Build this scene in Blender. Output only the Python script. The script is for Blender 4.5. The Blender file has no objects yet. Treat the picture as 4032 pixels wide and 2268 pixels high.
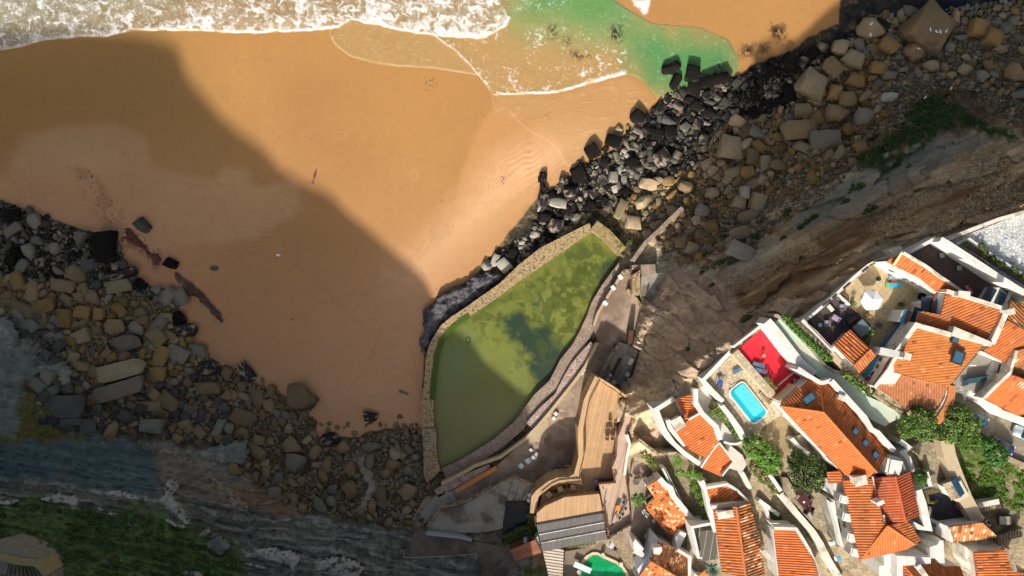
import bpy, bmesh, math, random
import numpy as np
from mathutils import Vector, Matrix, geometry as mgeo
random.seed(7); RNG = np.random.RandomState(11)
scene = bpy.context.scene
COL = scene.collection
H = 135.0; TX = 0.75; CX = 2016.0; CY = 1134.0

# ------------------------------------------------------------------ survey: picture tile -> ground position at a height
TILES = dict(a=(3100,900,.2329), b=(3432,850,.2329), c=(3050,1237,.2329), d=(3432,1187,.2329), e=(3000,1450,.2329),
             g=(3432,1500,.2329), h=(2900,1750,.2329), i=(3432,1800,.2329), j=(2900,1931,.2329), k=(3432,1931,.2329),
             l=(2500,1450,.27174), m=(2500,1844,.2927), n=(1900,1350,.31056), o=(1900,1818,.31056), p=(1344,1512,.3907),
             q=(1344,756,.52174), r=(0,1512,.52174), s=(0,756,.52174), t=(2688,0,.52174), u=(1344,0,.52174),
             v=(0,0,.52174), w=(2688,700,.31056), F=(0,0,1.5652), N=(0,0,1), y=(2440,1000,.31056), x=(1300,1931,.2329))
def T(spec):
    """'a 10,20 30,40 b 5,6' -> survey coordinates"""
    out = []; cur = 'F'
    for tok in spec.split():
        if tok in TILES: cur = tok; continue
        v = tok.split(',')
        x0, y0, k = TILES[cur]
        q = [x0 + float(v[0])*k, y0 + float(v[1])*k]
        if len(v) > 2: q.append(float(v[2]))
        out.append(tuple(q))
    return out
def W(x, y, z):
    s = TX*(H - z)/CX
    return Vector(((x - CX)*s, -(y - CY)*s, z))
def WT(spec, z):
    return [W(p[0], p[1], p[2] if len(p) > 2 else z) for p in T(spec)]

# ------------------------------------------------------------------ noise
def _hash(ix, iy, seed):
    n = (ix.astype(np.int64)*374761393 + iy.astype(np.int64)*668265263 + seed*1442695041) & 0xffffffff
    n = ((n ^ (n >> 13))*1274126177) & 0xffffffff
    return ((n ^ (n >> 16)) & 0xffffff)/float(0xffffff)
def vnoise(x, y, seed=0):
    x = np.asarray(x, float); y = np.asarray(y, float)
    ix = np.floor(x); iy = np.floor(y); fx = x-ix; fy = y-iy
    fx = fx*fx*fx*(fx*(fx*6-15)+10); fy = fy*fy*fy*(fy*(fy*6-15)+10)
    a = _hash(ix, iy, seed); b = _hash(ix+1, iy, seed); c = _hash(ix, iy+1, seed); d = _hash(ix+1, iy+1, seed)
    return (a*(1-fx)+b*fx)*(1-fy)+(c*(1-fx)+d*fx)*fy
def fbm(x, y, seed=0, oct=4, gain=.5):
    s = 0; a = 1; t = 0
    for k in range(oct):
        s = s + a*vnoise(x*2**k+17.3*k, y*2**k-9.1*k, seed+k); t += a; a *= gain
    return s/t
def ridged(x, y, seed=0, oct=3):
    s = 0; a = 1; t = 0
    for k in range(oct):
        s = s + a*(1-np.abs(2*vnoise(x*2**k+7.7*k, y*2**k+3.1*k, seed+k)-1)); t += a; a *= .55
    return s/t
def worley(x, y, seed=0):
    ix = np.floor(x); iy = np.floor(y)
    f1 = np.full(x.shape, 9.); f2 = np.full(x.shape, 9.); idn = np.zeros(x.shape)
    for dx in (-1, 0, 1):
        for dy in (-1, 0, 1):
            cx = ix+dx; cy = iy+dy
            px = cx+_hash(cx, cy, seed); py = cy+_hash(cx, cy, seed+5)
            d = np.hypot(px-x, py-y)
            new = d < f1
            f2 = np.where(new, f1, np.minimum(f2, d)); idn = np.where(new, _hash(cx, cy, seed+9), idn)
            f1 = np.where(new, d, f1)
    return f1, f2, idn
def sstep(a, b, x):
    t = np.clip((x-a)/(b-a), 0, 1); return t*t*(3-2*t)
def inpoly(x, y, poly):
    r = np.zeros(np.shape(x), bool); n = len(poly)
    for i in range(n):
        x1, y1 = poly[i][:2]; x2, y2 = poly[(i+1) % n][:2]
        if y1 == y2: continue
        c = ((y1 > y) != (y2 > y)) & (x < (x2-x1)*(y-y1)/(y2-y1)+x1)
        r ^= c
    return r
def pdist(x, y, line):
    d = np.full(np.shape(x), 1e9)
    for (x1, y1), (x2, y2) in zip([p[:2] for p in line[:-1]], [p[:2] for p in line[1:]]):
        dx, dy = x2-x1, y2-y1; L = dx*dx+dy*dy+1e-9
        t = np.clip(((x-x1)*dx+(y-y1)*dy)/L, 0, 1)
        d = np.minimum(d, np.hypot(x-x1-t*dx, y-y1-t*dy))
    return d
def soft(x, y, poly, w):
    """1 inside, 0 outside, edge about w wide"""
    ins = inpoly(x, y, poly); d = pdist(x, y, list(poly)+[poly[0]])
    return np.clip(np.where(ins, .5+d/w, .5-d/w), 0, 1)

# ------------------------------------------------------------------ terrain height (survey space)
CTRL = [(-1500,-1500,0),(0,0,0),(1000,0,0),(2000,0,0),(2800,0,0),(0,400,0),(600,500,0),(1200,500,0),(1800,500,0),(2300,400,0),(2750,200,.2),
 (200,700,0),(900,900,0),(1400,900,0),(1650,1000,0),(1650,1400,0),(1300,1400,0),(1000,1300,0),(700,1000,0),(1600,1650,.2),(1300,1650,.2),
 (2000,700,0),(2000,1000,.3),(2400,600,.3),(1500,-1500,0),(3500,-1500,0),(5500,-1500,4),(5500,0,6),(-1500,500,1),(-1500,1400,14),
 (3100,0,.4),(3300,150,.8),(3700,60,1),(4032,60,2),(2600,650,.8),(2900,480,1.2),(3200,350,1.8),(3600,230,2.2),(4032,200,4),
 (2500,820,1.2),(2700,800,2.5),(3000,650,4),(3300,550,6),(3550,420,9),(3750,400,10),(4000,330,10),
 (2550,960,2.5),(2650,1040,4),(2750,1000,6),(2950,900,9),(3100,780,10),(3400,650,13),(3700,560,16),(4032,500,17),
 (2900,1080,17),(3050,1000,16),(3250,880,19),(3500,780,22),(3800,670,24),(4032,620,25),
 (3000,1180,24),(3120,1200,29.5),(3280,1110,30.6),(3400,1020,31),(3600,930,32.4),(3750,880,33),(4032,790,33.6),(3200,1230,30.6),(3050,1260,29.3),
 (2400,1050,2.8),(2350,1250,2.8),(2480,1080,3.2),(2600,1120,6),(2700,1180,13),(2560,1230,6),(2620,1350,13),(2560,1440,9),(2800,1280,20.5),(2650,1250,12),(2800,1150,17),(2770,1400,26),(2700,1400,21.5),(2835,1385,27),
 (2970,1260,28.8),(2890,1350,28.3),(2755,1485,26),(2740,1540,23.5),(2700,1560,23),(2640,1600,21.5),(2900,1180,20),(2600,1570,20.5),(2520,1500,9),(2640,1640,20),(2550,1650,16.5),(2560,1760,13),
 (2350,1500,3),(2250,1600,3),(2100,1750,3),(1900,1900,3),(1750,1980,3),
 (2640,1760,16),(2500,1850,11),(2500,2000,11),(2620,2000,13.5),(2550,2120,12),(2720,2130,15),(2760,1900,17),(2850,1800,19.5),(2870,1950,18.5),(3000,1760,24),(2980,1900,21.5),
 (3100,1700,27),(3150,1900,25),(3080,2050,21.5),(3200,2200,22),(3300,2050,25.5),(3350,2268,25),(3500,1750,28.5),(3600,1850,29),(3700,1600,30.5),(3350,1450,30),
 (3200,1350,29),(3600,1400,31),(3900,1500,31.5),(4032,1300,32),(4032,1800,31),(3700,2000,28.8),(3900,2100,29),(3800,2268,27),(4032,2268,28),(5500,800,36),(5500,2268,36),
 (3000,2268,18),(2800,2268,16),(2600,2268,12),(2450,2268,9),(2150,2180,7),(2050,2200,6),(1900,2100,4.5),(1950,2268,8),(1750,2150,5),(1620,2080,3.4),(1640,1950,1.6),
 (0,850,.8),(200,900,1),(400,1000,1),(600,1150,1.2),(750,1350,1.3),(1000,1550,1.2),(1150,1700,1.2),(1400,1750,1),(1600,1750,1),
 (0,1000,2),(0,1250,5),(150,1300,4),(400,1350,3),(0,1450,9),(120,1560,9),(300,1600,6),(600,1600,3.5),(0,1700,10),(350,1690,7),(600,1730,5),(850,1750,3),
 (1050,1900,2),(1300,2000,1.8),(1550,2000,1.8),(900,1850,5),(1150,2010,4),(1400,2110,4),(1600,2160,4.5),
 (0,1850,11.5),(300,1880,11.5),(600,1900,10),(750,2000,10),(0,1960,14),(300,1980,15.5),(560,2000,14),(650,2100,14),(850,2100,9),(1050,2150,8),(1300,2180,7),(1500,2268,8),
 (0,2150,21),(250,2120,19),(400,2268,21),(600,2268,18),(800,2268,13),(1150,2268,10),(0,2268,25),(-1500,2268,34),
 (0,2700,30),(600,2700,25),(1200,2700,19),(1800,2700,13),(2400,2700,12),(3000,2700,18),(4032,2700,29),(5500,2700,36)]
_C = np.array(CTRL, float); _n = len(_C)
_A = np.hypot(_C[:, None, 0]-_C[None, :, 0], _C[:, None, 1]-_C[None, :, 1])
_M = np.zeros((_n+3, _n+3)); _M[:_n, :_n] = _A-np.eye(_n)*6; _M[:_n, _n] = 1; _M[:_n, _n+1] = _C[:, 0]; _M[:_n, _n+2] = _C[:, 1]
_M[_n, :_n] = 1; _M[_n+1, :_n] = _C[:, 0]; _M[_n+2, :_n] = _C[:, 1]
_w = np.linalg.solve(_M, np.concatenate([_C[:, 2], np.zeros(3)]))
def base_h(x, y):
    x = np.asarray(x, float); y = np.asarray(y, float)
    z = _w[_n]+_w[_n+1]*x+_w[_n+2]*y
    for k in range(_n): z = z+_w[k]*np.hypot(x-_C[k, 0], y-_C[k, 1])
    return z
POOL = T('N 2335,910 q 2100,500 1990,700 1900,820 1870,950 1810,1080 1740,1200 1640,1285 1570,1449 p 1850,300 1560,590 1330,720 1180,810 1030,870 1000,875 955,640 932,420 930,0 N 1712,1512 1731,1381 1743,1348 1764,1319 1791,1290 1820,1265 1859,1240 1937,1187 2057,1100')
SEA = T('F -1000,-1000 -1000,140 0,125 50,117 110,100 200,92 270,90 330,76 380,75 500,76 560,80 640,82 780,75 850,68 832,90 842,112 880,140 980,163 1090,170 1205,188 1226,220 1240,238 1300,236 1400,232 1480,210 1572,185 1610,195 1650,240 1700,250 1740,235 1790,200 1850,190 1856,150 1830,100 1760,70 1640,60 1570,20 1540,0 1540,-1000')
SAND_EDGE = T('F -1000,480 0,500 60,530 180,570 290,600 320,680 380,720 470,740 440,800 500,880 560,920 620,960 700,985 800,1060 790,1100 900,1100 930,1085 1000,1075 1062,1075 1065,880 1080,770 1200,690 1270,600 1350,500 1480,410 1560,370 1600,300 1650,260 1700,240 1790,200 1860,190 1900,160 1990,130 2030,95 2110,60 2115,0 2115,-1000 -1000,-1000')
MIDROCK = T('F 1640,700 1690,680 1800,705 1900,830 1850,890 1790,930 1740,960 1640,1020 1560,980 1560,880 1610,800')
FLATS = [(T('q 2150,590 2200,560 2270,900 2230,1000 2200,1120 2140,1449 n 1680,0 1500,430 1830,700 1700,1449 o 1640,300 1480,400 690,650 660,700 p 1960,1020 1735,940 1520,1045 1300,1130 1170,1200 990,1230 870,1400 840,1150 960,1120 1000,900 1180,820 1560,600 q 1640,1290 1900,830 2060,700'), 2.4), (T('p 990,1245 1520,1045 1735,940 1950,1025 1970,1060 1900,1449 o 240,870 0,900 p 870,1449'), 4.0)]
VILL = T('F 1560,1180 1600,1130 1680,1100 1640,1010 1700,960 1830,870 1900,820 2020,790 2100,740 2350,610 2700,540 2700,1900 1000,1900 1000,1449 1180,1449 1340,1380 1440,1300 1500,1150')
def terr_h(x, y, detail=True):
    x = np.asarray(x, float); y = np.asarray(y, float)
    z = np.maximum(base_h(x, y), 0)
    sand = soft(x, y, SAND_EDGE, 40)
    z = z*(1-sand*.92)
    if detail:
        r = (1-sand)
        vmask = soft(x, y, VILL, 60); r_ = r
        amp = sstep(.3, 8, z)*r*(1-vmask*.97)
        # right cliffs: gullies and bedding running with the coast, left: tilted strata
        u = (x*.9-y*.42); v = (x*.42+y*.9)
        g = fbm(u/260, v/70, 3, 5)-.5
        bed = ridged(u/420+fbm(x/200, y/200, 4)*.6, v/46, 8, 3)-.5
        ul = (x*.98+y*.18); vl = (-x*.18+y*.98)
        gl = ridged(ul/520+fbm(x/160, y/160, 2)*.8, vl/55, 21, 4)-.5
        right = sstep(2100, 2500, x)
        z = z+amp*(right*(g*3.0+bed*.9)+(1-right)*(gl*2.2+(fbm(x/60, y/60, 31, 4)-.5)*1.6))
        mm = soft(x, y, MIDROCK, 60); ww = fbm(x/90, y/90, 201, 3)*1.2
        a1, a2, ai = worley((x*.85+y*.5)/120+ww, (-x*.5+y*.85)/62+ww, 33)
        z = z+mm*((ai-.5)*.8+sstep(0, .1, a2-a1)*.3+(((x*.45-y*.9)/48+ww) % 1.)*.22)
        cm = sstep(2450, 2700, x)*(1-mm)*sstep(4, 10, z)*r*(1-vmask)
        a1, a2, ai = worley(u/230+ww, v/52+ww, 35); z = z+cm*((ai-.5)*1.3)
        sw_ = (vl/44+fbm(x/320, y/150, 207, 5)*3.2) % 1.; lm_ = sstep(1720, 1800, y+x*-.12)*(1-sstep(1500, 1700, x))*r
        z = z+lm_*(sw_*.3+(fbm(x/30, y/16, 208, 4)-.5)*1.3)
        z = z+r*(1-vmask*.9)*(fbm(x/30, y/30, 41, 3)-.5)*.5
        rub = np.clip(1-amp, 0, 1)*r
        z = z-rub*.25
        z = z+sand*(fbm(x/300, y/200, 51, 2)-.5)*.12
        for pg, zc in FLATS:
            z = np.where(inpoly(x, y, pg), np.minimum(z, zc), z)
    f = soft(x, y, POOL, 30)
    z = z*(1-f)+.4*f
    return z
def gz(x, y):
    return float(terr_h(np.array([x]), np.array([y]))[0])

# ------------------------------------------------------------------ materials
def mat(name, col, rough=.85, var=.18, scale=1.5, bump=0., bscale=6., spec=.3, metal=0., attr=False, objrand=0., col2=None, c2scale=.8, c2lo=.5, c2hi=.6, fine=0.):
    m = bpy.data.materials.new(name); m.use_nodes = True; nt = m.node_tree; N = nt.nodes; L = nt.links
    b = N['Principled BSDF']; b.inputs['Roughness'].default_value = rough; b.inputs['Specular IOR Level'].default_value = spec
    b.inputs['Metallic'].default_value = metal
    tc = N.new('ShaderNodeTexCoord')
    if attr:
        a = N.new('ShaderNodeAttribute'); a.attribute_name = 'tint'; base = a.outputs['Color']
    else:
        c = N.new('ShaderNodeRGB'); c.outputs[0].default_value = (*col, 1); base = c.outputs[0]
    if col2 is not None:
        n2 = N.new('ShaderNodeTexNoise'); n2.inputs['Scale'].default_value = c2scale; n2.inputs['Detail'].default_value = 6; n2.inputs['Roughness'].default_value = .65
        L.new(tc.outputs['Object'], n2.inputs['Vector'])
        mr2 = N.new('ShaderNodeMapRange'); mr2.inputs[1].default_value = c2lo; mr2.inputs[2].default_value = c2hi
        L.new(n2.outputs['Fac'], mr2.inputs[0])
        mx2 = N.new('ShaderNodeMix'); mx2.data_type = 'RGBA'; L.new(mr2.outputs[0], mx2.inputs[0]); L.new(base, mx2.inputs[6]); mx2.inputs[7].default_value = (*col2, 1)
        base = mx2.outputs[2]
    n = N.new('ShaderNodeTexNoise'); n.inputs['Scale'].default_value = scale; n.inputs['Detail'].default_value = 8; n.inputs['Roughness'].default_value = .65
    L.new(tc.outputs['Object'], n.inputs['Vector'])
    mr = N.new('ShaderNodeMapRange'); mr.inputs[1].default_value = .25; mr.inputs[2].default_value = .75; mr.inputs[3].default_value = 1-var; mr.inputs[4].default_value = 1+var
    L.new(n.outputs['Fac'], mr.inputs[0]); fac = mr.outputs[0]
    if objrand:
        oi = N.new('ShaderNodeObjectInfo'); m2 = N.new('ShaderNodeMapRange'); m2.inputs[3].default_value = 1-objrand; m2.inputs[4].default_value = 1+objrand
        L.new(oi.outputs['Random'], m2.inputs[0]); mm = N.new('ShaderNodeMath'); mm.operation = 'MULTIPLY'
        L.new(fac, mm.inputs[0]); L.new(m2.outputs[0], mm.inputs[1]); fac = mm.outputs[0]
    hs = N.new('ShaderNodeVectorMath'); hs.operation = 'SCALE'; L.new(base, hs.inputs[0]); L.new(fac, hs.inputs['Scale'])
    L.new(hs.outputs[0], b.inputs['Base Color'])
    if bump:
        bn = N.new('ShaderNodeTexNoise'); bn.inputs['Scale'].default_value = bscale; bn.inputs['Detail'].default_value = 6
        L.new(tc.outputs['Object'], bn.inputs['Vector'])
        bp = N.new('ShaderNodeBump'); bp.inputs['Strength'].default_value = min(1, bump*4); bp.inputs['Distance'].default_value = bump
        L.new(bn.outputs['Fac'], bp.inputs['Height']); L.new(bp.outputs[0], b.inputs['Normal'])
    return m
def cells(name, col, joint, scale, jw=.06, rough=.8, var=.2, vec='Object'):
    """stone / tile pattern by Voronoi cells with joints"""
    m = mat(name, col, rough, var, .6); nt = m.node_tree; N = nt.nodes; L = nt.links
    tc = [q for q in N if q.type == 'TEX_COORD'][0]; b = N['Principled BSDF']
    src = b.inputs['Base Color'].links[0].from_socket
    v = N.new('ShaderNodeTexVoronoi'); v.feature = 'DISTANCE_TO_EDGE'; v.inputs['Scale'].default_value = scale; L.new(tc.outputs[vec], v.inputs['Vector'])
    v2 = N.new('ShaderNodeTexVoronoi'); v2.inputs['Scale'].default_value = scale; L.new(tc.outputs[vec], v2.inputs['Vector'])
    sep = N.new('ShaderNodeSeparateColor'); L.new(v2.outputs['Color'], sep.inputs[0])
    mr = N.new('ShaderNodeMapRange'); mr.inputs[3].default_value = .8; mr.inputs[4].default_value = 1.15; L.new(sep.outputs[0], mr.inputs[0])
    sc = N.new('ShaderNodeVectorMath'); sc.operation = 'SCALE'; L.new(src, sc.inputs[0]); L.new(mr.outputs[0], sc.inputs['Scale'])
    e = N.new('ShaderNodeMapRange'); e.inputs[1].default_value = jw*.4; e.inputs[2].default_value = jw; L.new(v.outputs['Distance'], e.inputs[0])
    mx = N.new('ShaderNodeMix'); mx.data_type = 'RGBA'; L.new(e.outputs[0], mx.inputs[0]); mx.inputs[6].default_value = (*joint, 1); L.new(sc.outputs[0], mx.inputs[7])
    L.new(mx.outputs[2], b.inputs['Base Color']); return m
def bands(name, col, joint, pitch, ang=0., gap=.12, rough=.7, var=.15, pvar=.12, cross=0.):
    """planks or tiles in rows: bands across the direction ang (degrees), each band its own shade"""
    m = mat(name, col, rough, var, .8); nt = m.node_tree; N = nt.nodes; L = nt.links
    tc = [q for q in N if q.type == 'TEX_COORD'][0]; b = N['Principled BSDF']; src = b.inputs['Base Color'].links[0].from_socket
    mp = N.new('ShaderNodeMapping'); mp.vector_type = 'POINT'; mp.inputs['Rotation'].default_value = (0, 0, math.radians(ang)); L.new(tc.outputs['Object'], mp.inputs[0])
    sx = N.new('ShaderNodeSeparateXYZ'); L.new(mp.outputs[0], sx.inputs[0])
    def axis(sock, p):
        d = N.new('ShaderNodeMath'); d.operation = 'DIVIDE'; d.inputs[1].default_value = p; L.new(sock, d.inputs[0])
        f = N.new('ShaderNodeMath'); f.operation = 'FRACT'; L.new(d.outputs[0], f.inputs[0])
        fl = N.new('ShaderNodeMath'); fl.operation = 'FLOOR'; L.new(d.outputs[0], fl.inputs[0])
        return f.outputs[0], fl.outputs[0]
    f, fl = axis(sx.outputs[0], pitch)
    wn = N.new('ShaderNodeTexWhiteNoise'); wn.noise_dimensions = '2D'
    cmb = N.new('ShaderNodeCombineXYZ'); L.new(fl, cmb.inputs[0])
    lt = N.new('ShaderNodeMath'); lt.operation = 'GREATER_THAN'; lt.inputs[1].default_value = gap; L.new(f, lt.inputs[0]); g = lt.outputs[0]
    if cross:
        f2, fl2 = axis(sx.outputs[1], cross); L.new(fl2, cmb.inputs[1])
        l2 = N.new('ShaderNodeMath'); l2.operation = 'GREATER_THAN'; l2.inputs[1].default_value = gap*pitch/cross; L.new(f2, l2.inputs[0])
        mu = N.new('ShaderNodeMath'); mu.operation = 'MULTIPLY'; L.new(g, mu.inputs[0]); L.new(l2.outputs[0], mu.inputs[1]); g = mu.outputs[0]
    L.new(cmb.outputs[0], wn.inputs['Vector'])
    mr = N.new('ShaderNodeMapRange'); mr.inputs[3].default_value = 1-pvar; mr.inputs[4].default_value = 1+pvar; L.new(wn.outputs['Value'], mr.inputs[0])
    sc = N.new('ShaderNodeVectorMath'); sc.operation = 'SCALE'; L.new(src, sc.inputs[0]); L.new(mr.outputs[0], sc.inputs['Scale'])
    mx = N.new('ShaderNodeMix'); mx.data_type = 'RGBA'; L.new(g, mx.inputs[0]); mx.inputs[6].default_value = (*joint, 1); L.new(sc.outputs[0], mx.inputs[7])
    L.new(mx.outputs[2], b.inputs['Base Color']); return m

# ------------------------------------------------------------------ object helpers
def tag(o, label=None, cat=None, group=None, kind=None):
    if label: o['label'] = label
    if cat: o['category'] = cat
    if group: o['group'] = group
    if kind: o['kind'] = kind
    return o
def link(o, parent=None):
    COL.objects.link(o)
    if parent is not None:
        o.parent = parent; o.matrix_parent_inverse = parent.matrix_basis.inverted()
    return o
def empty(name, loc, label=None, cat=None, group=None):
    o = bpy.data.objects.new(name, None); o.location = loc; COL.objects.link(o); o.empty_display_size = .3
    return tag(o, label, cat, group)
def obj_bm(name, bm, m, parent=None, smooth=False):
    me = bpy.data.meshes.new(name); bm.normal_update(); bm.to_mesh(me); bm.free()
    if m: me.materials.append(m)
    if smooth: me.shade_smooth()
    return link(bpy.data.objects.new(name, me), parent)
def obj_np(name, V, F, m, parent=None, tint=None, smooth=False):
    me = bpy.data.meshes.new(name)
    me.from_pydata([tuple(v) for v in V], [], [tuple(f) for f in F]) if not isinstance(F, np.ndarray) else _fast(me, V, F)
    if tint is not None:
        a = me.attributes.new('tint', 'FLOAT_COLOR', 'POINT'); c = np.ones((len(V), 4), np.float32); c[:, :3] = tint; a.data.foreach_set('color', c.ravel())
    if m: me.materials.append(m)
    if smooth: me.shade_smooth()
    return link(bpy.data.objects.new(name, me), parent)
def _fast(me, V, F):
    k = F.shape[1]; me.vertices.add(len(V)); me.vertices.foreach_set('co', np.asarray(V, np.float32).ravel())
    me.loops.add(F.size); me.loops.foreach_set('vertex_index', F.astype(np.int32).ravel())
    me.polygons.add(len(F)); me.polygons.foreach_set('loop_start', np.arange(0, F.size, k, dtype=np.int32))
    me.polygons.foreach_set('loop_total', np.full(len(F), k, np.int32)); me.update(calc_edges=True); me.validate()
def area2(pts):
    return sum(pts[i][0]*pts[(i+1) % len(pts)][1]-pts[(i+1) % len(pts)][0]*pts[i][1] for i in range(len(pts)))/2
def bm_prism(bm, pts, zt, zb, bottom=False):
    """pts: world xy(z) list. zt None -> use each point's z"""
    if area2(pts) < 0: pts = pts[::-1]
    tv = [bm.verts.new((p[0], p[1], p[2] if zt is None else zt)) for p in pts]
    bv = [bm.verts.new((p[0], p[1], zb)) for p in pts]
    n = len(pts)
    tri = mgeo.tessellate_polygon([[Vector((p[0], p[1], 0)) for p in pts]])
    for i in range(n): bm.faces.new((tv[i], bv[i], bv[(i+1) % n], tv[(i+1) % n]))
    if bottom: bm.faces.new(bv[::-1])
    for a, b, c in tri:
        A, B, D = pts[a], pts[b], pts[c]
        cr = (B[0]-A[0])*(D[1]-A[1])-(B[1]-A[1])*(D[0]-A[0])
        if abs(cr) < 1e-9: continue
        try: bm.faces.new((tv[a], tv[b], tv[c]) if cr > 0 else (tv[a], tv[c], tv[b]))
        except ValueError: pass
def ribbon(name, A, B, zt, zb, m, parent=None):
    bm = bmesh.new(); n = len(A); r = [[bm.verts.new((p[0], p[1], z)) for p, z in ((a, zt), (b, zt), (b, zb), (a, zb))] for a, b in zip(A, B)]
    for i in range(n-1):
        for q in range(4): bm.faces.new((r[i][q], r[i+1][q], r[i+1][(q+1) % 4], r[i][(q+1) % 4]))
    bm.faces.new(r[0]); bm.faces.new(r[-1][::-1]); bmesh.ops.recalc_face_normals(bm, faces=bm.faces[:]); return obj_bm(name, bm, m, parent)
PLATS = []
def prism(name, pts, zt, zb, m, parent=None):
    if zt is not None: PLATS.append(([(p[0], p[1]) for p in pts], zt))
    bm = bmesh.new(); bm_prism(bm, pts, zt, zb); return obj_bm(name, bm, m, parent)
def box_bm(bm, c, s, rz=0., rx=0., ry=0.):
    M = Matrix.Translation(c) @ Matrix.Rotation(rz, 4, 'Z') @ Matrix.Rotation(ry, 4, 'Y') @ Matrix.Rotation(rx, 4, 'X') @ Matrix.Diagonal((s[0], s[1], s[2], 1))
    bmesh.ops.create_cube(bm, size=1, matrix=M)
def cyl_bm(bm, c, r, h, seg=12, r2=None, rz=0., rx=0., ry=0.):
    M = Matrix.Translation(c) @ Matrix.Rotation(rz, 4, 'Z') @ Matrix.Rotation(ry, 4, 'Y') @ Matrix.Rotation(rx, 4, 'X')
    bmesh.ops.create_cone(bm, cap_ends=True, segments=seg, radius1=r, radius2=r if r2 is None else r2, depth=h, matrix=M)
def box(name, c, s, m, parent=None, rz=0., bev=0., rx=0., ry=0.):
    bm = bmesh.new(); box_bm(bm, c, s, rz, rx, ry)
    if bev: bmesh.ops.bevel(bm, geom=bm.edges[:], offset=bev, segments=2, affect='EDGES')
    return obj_bm(name, bm, m, parent)
def cyl(name, c, r, h, m, parent=None, seg=14, r2=None, rx=0., ry=0., rz=0.):
    bm = bmesh.new(); cyl_bm(bm, c, r, h, seg, r2, rz, rx, ry); return obj_bm(name, bm, m, parent, False)
def strip_pts(line, th, side=0.):
    """closed outline of a band of width th around a world polyline; side=+1 to the left, -1 right, 0 centred"""
    n = len(line); L = []; R = []
    for i in range(n):
        a = line[max(i-1, 0)]; b = line[min(i+1, n-1)]; p = line[i]
        t = Vector((b[0]-a[0], b[1]-a[1])); t.normalize(); nn = Vector((-t.y, t.x))
        k = 1.
        if 0 < i < n-1:
            t1 = Vector((p[0]-a[0], p[1]-a[1])).normalized(); k = 1/max(.45, abs(t1.dot(t)))
        L.append((p[0]+nn.x*th*(.5+.5*side)*k, p[1]+nn.y*th*(.5+.5*side)*k, p[2]))
        R.append((p[0]-nn.x*th*(.5-.5*side)*k, p[1]-nn.y*th*(.5-.5*side)*k, p[2]))
    return L, R
def band_bm(bm, line, th, zb, side=0., drop=None):
    """wall along a line of world points (z = top). zb = bottom z, or drop = height below top"""
    L, R = strip_pts(line, th, side); n = len(line)
    def mk(p, z): return bm.verts.new((p[0], p[1], z))
    rows = []
    for l, r in zip(L, R):
        b = (l[2]-drop) if drop is not None else zb
        rows.append((mk(l, l[2]), mk(r, r[2]), mk(r, b), mk(l, b)))
    for i in range(n-1):
        A, B = rows[i], rows[i+1]
        for q in range(4): bm.faces.new((A[q], B[q], B[(q+1) % 4], A[(q+1) % 4]))
    bm.faces.new(rows[0][::-1]) if False else bm.faces.new(rows[0]); bm.faces.new(rows[-1][::-1])
    bmesh.ops.recalc_face_normals(bm, faces=bm.faces[:])
def wall(name, line, th, m, zb=None, drop=None, side=0., parent=None, label=None, cat=None, group=None):
    bm = bmesh.new(); band_bm(bm, line, th, zb, side, drop); o = obj_bm(name, bm, m, parent)
    return tag(o, label, cat, group)
# ------------------------------------------------------------------ the ground: one survey grid, split into sand, sea and cliff sheets
def axis(lo, a, b, hi, step):
    left = a-np.cumsum(np.geomspace(step*1.5, 220, 24)); left = left[left > lo][::-1]
    right = b+np.cumsum(np.geomspace(step*1.5, 220, 24)); right = right[right < hi]
    return np.concatenate([[lo], left, np.arange(a, b+.1, step), right, [hi]])
STEP = 4.
gx = axis(-2500, -40, 4072, 6500, STEP); gy = axis(-2500, -40, 2308, 2800, STEP)
GX, GY = np.meshgrid(gx, gy)
X = GX; Y = GY
Z = terr_h(X, Y)
nf = lambda s, seed=0, o=4: fbm(X/s, Y/s, seed, o)
jx = (nf(60, 61)-.5)*70+(nf(14, 62, 3)-.5)*20; jy = (nf(60, 63)-.5)*70+(nf(14, 64, 3)-.5)*20
XJ = X+jx; YJ = Y+jy
XS = X+(nf(40, 65, 3)-.5)*14; YS = Y+(nf(40, 66, 3)-.5)*14
def C(*c): return np.array(c, float)
tint = np.zeros(X.shape+(3,))
def lay(mask, col):
    global tint
    m = np.clip(mask, 0, 1)[..., None]; tint = tint*(1-m)+np.asarray(col)*m
def mixc(a, b, t): return C(*a)*(1-t[..., None])+C(*b)*t[..., None]

# ---- sand
dry = (.55, .29, .14); wet = (.43, .22, .072)
t = sstep(500, 1300, Y+ (nf(500, 71, 2)-.5)*500)
tint[:] = mixc(wet, dry, t)
# wet tongues left by earlier swash, slightly different sand
for i, (poly, col, w, k) in enumerate([
    ('F 20,440 60,345 150,318 290,310 370,350 380,420 450,440 540,450 560,420 620,425 640,470 740,450 760,520 650,600 300,640 -200,620 -200,440', (.56, .33, .16), 22, .75),
    ('v 880,1100 700,1010 400,1000 200,1080 60,1250 300,1330 600,1300 800,1280', (.55, .37, .2), 80, .45),
    ('F 1245,260 1200,330 1160,430 1150,520 1210,560 1330,470 1420,410 1400,340 1330,300', (.60, .31, .13), 16, .45),
    ('F 1060,700 1120,640 1260,520 1420,400 1500,330 1400,340 1250,420 1100,600 1000,700', (.76, .47, .27), 130, .7),
    ('F 950,900 1060,760 1080,900 1060,1070 800,1040 700,960 800,900', (.62, .36, .19), 160, .6),
    ('F 1120,1000 1060,770 980,640 900,640 1000,800 1040,1080', (.60, .33, .18), 120, .4)]):
    lay(soft(XS, YS, T(poly), w*1.5)*k, col)
tint *= (1+(nf(420, 75, 3)-.5)*.22+(fbm(X/16, Y/200, 76, 3)-.5)*.035)[..., None]
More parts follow.
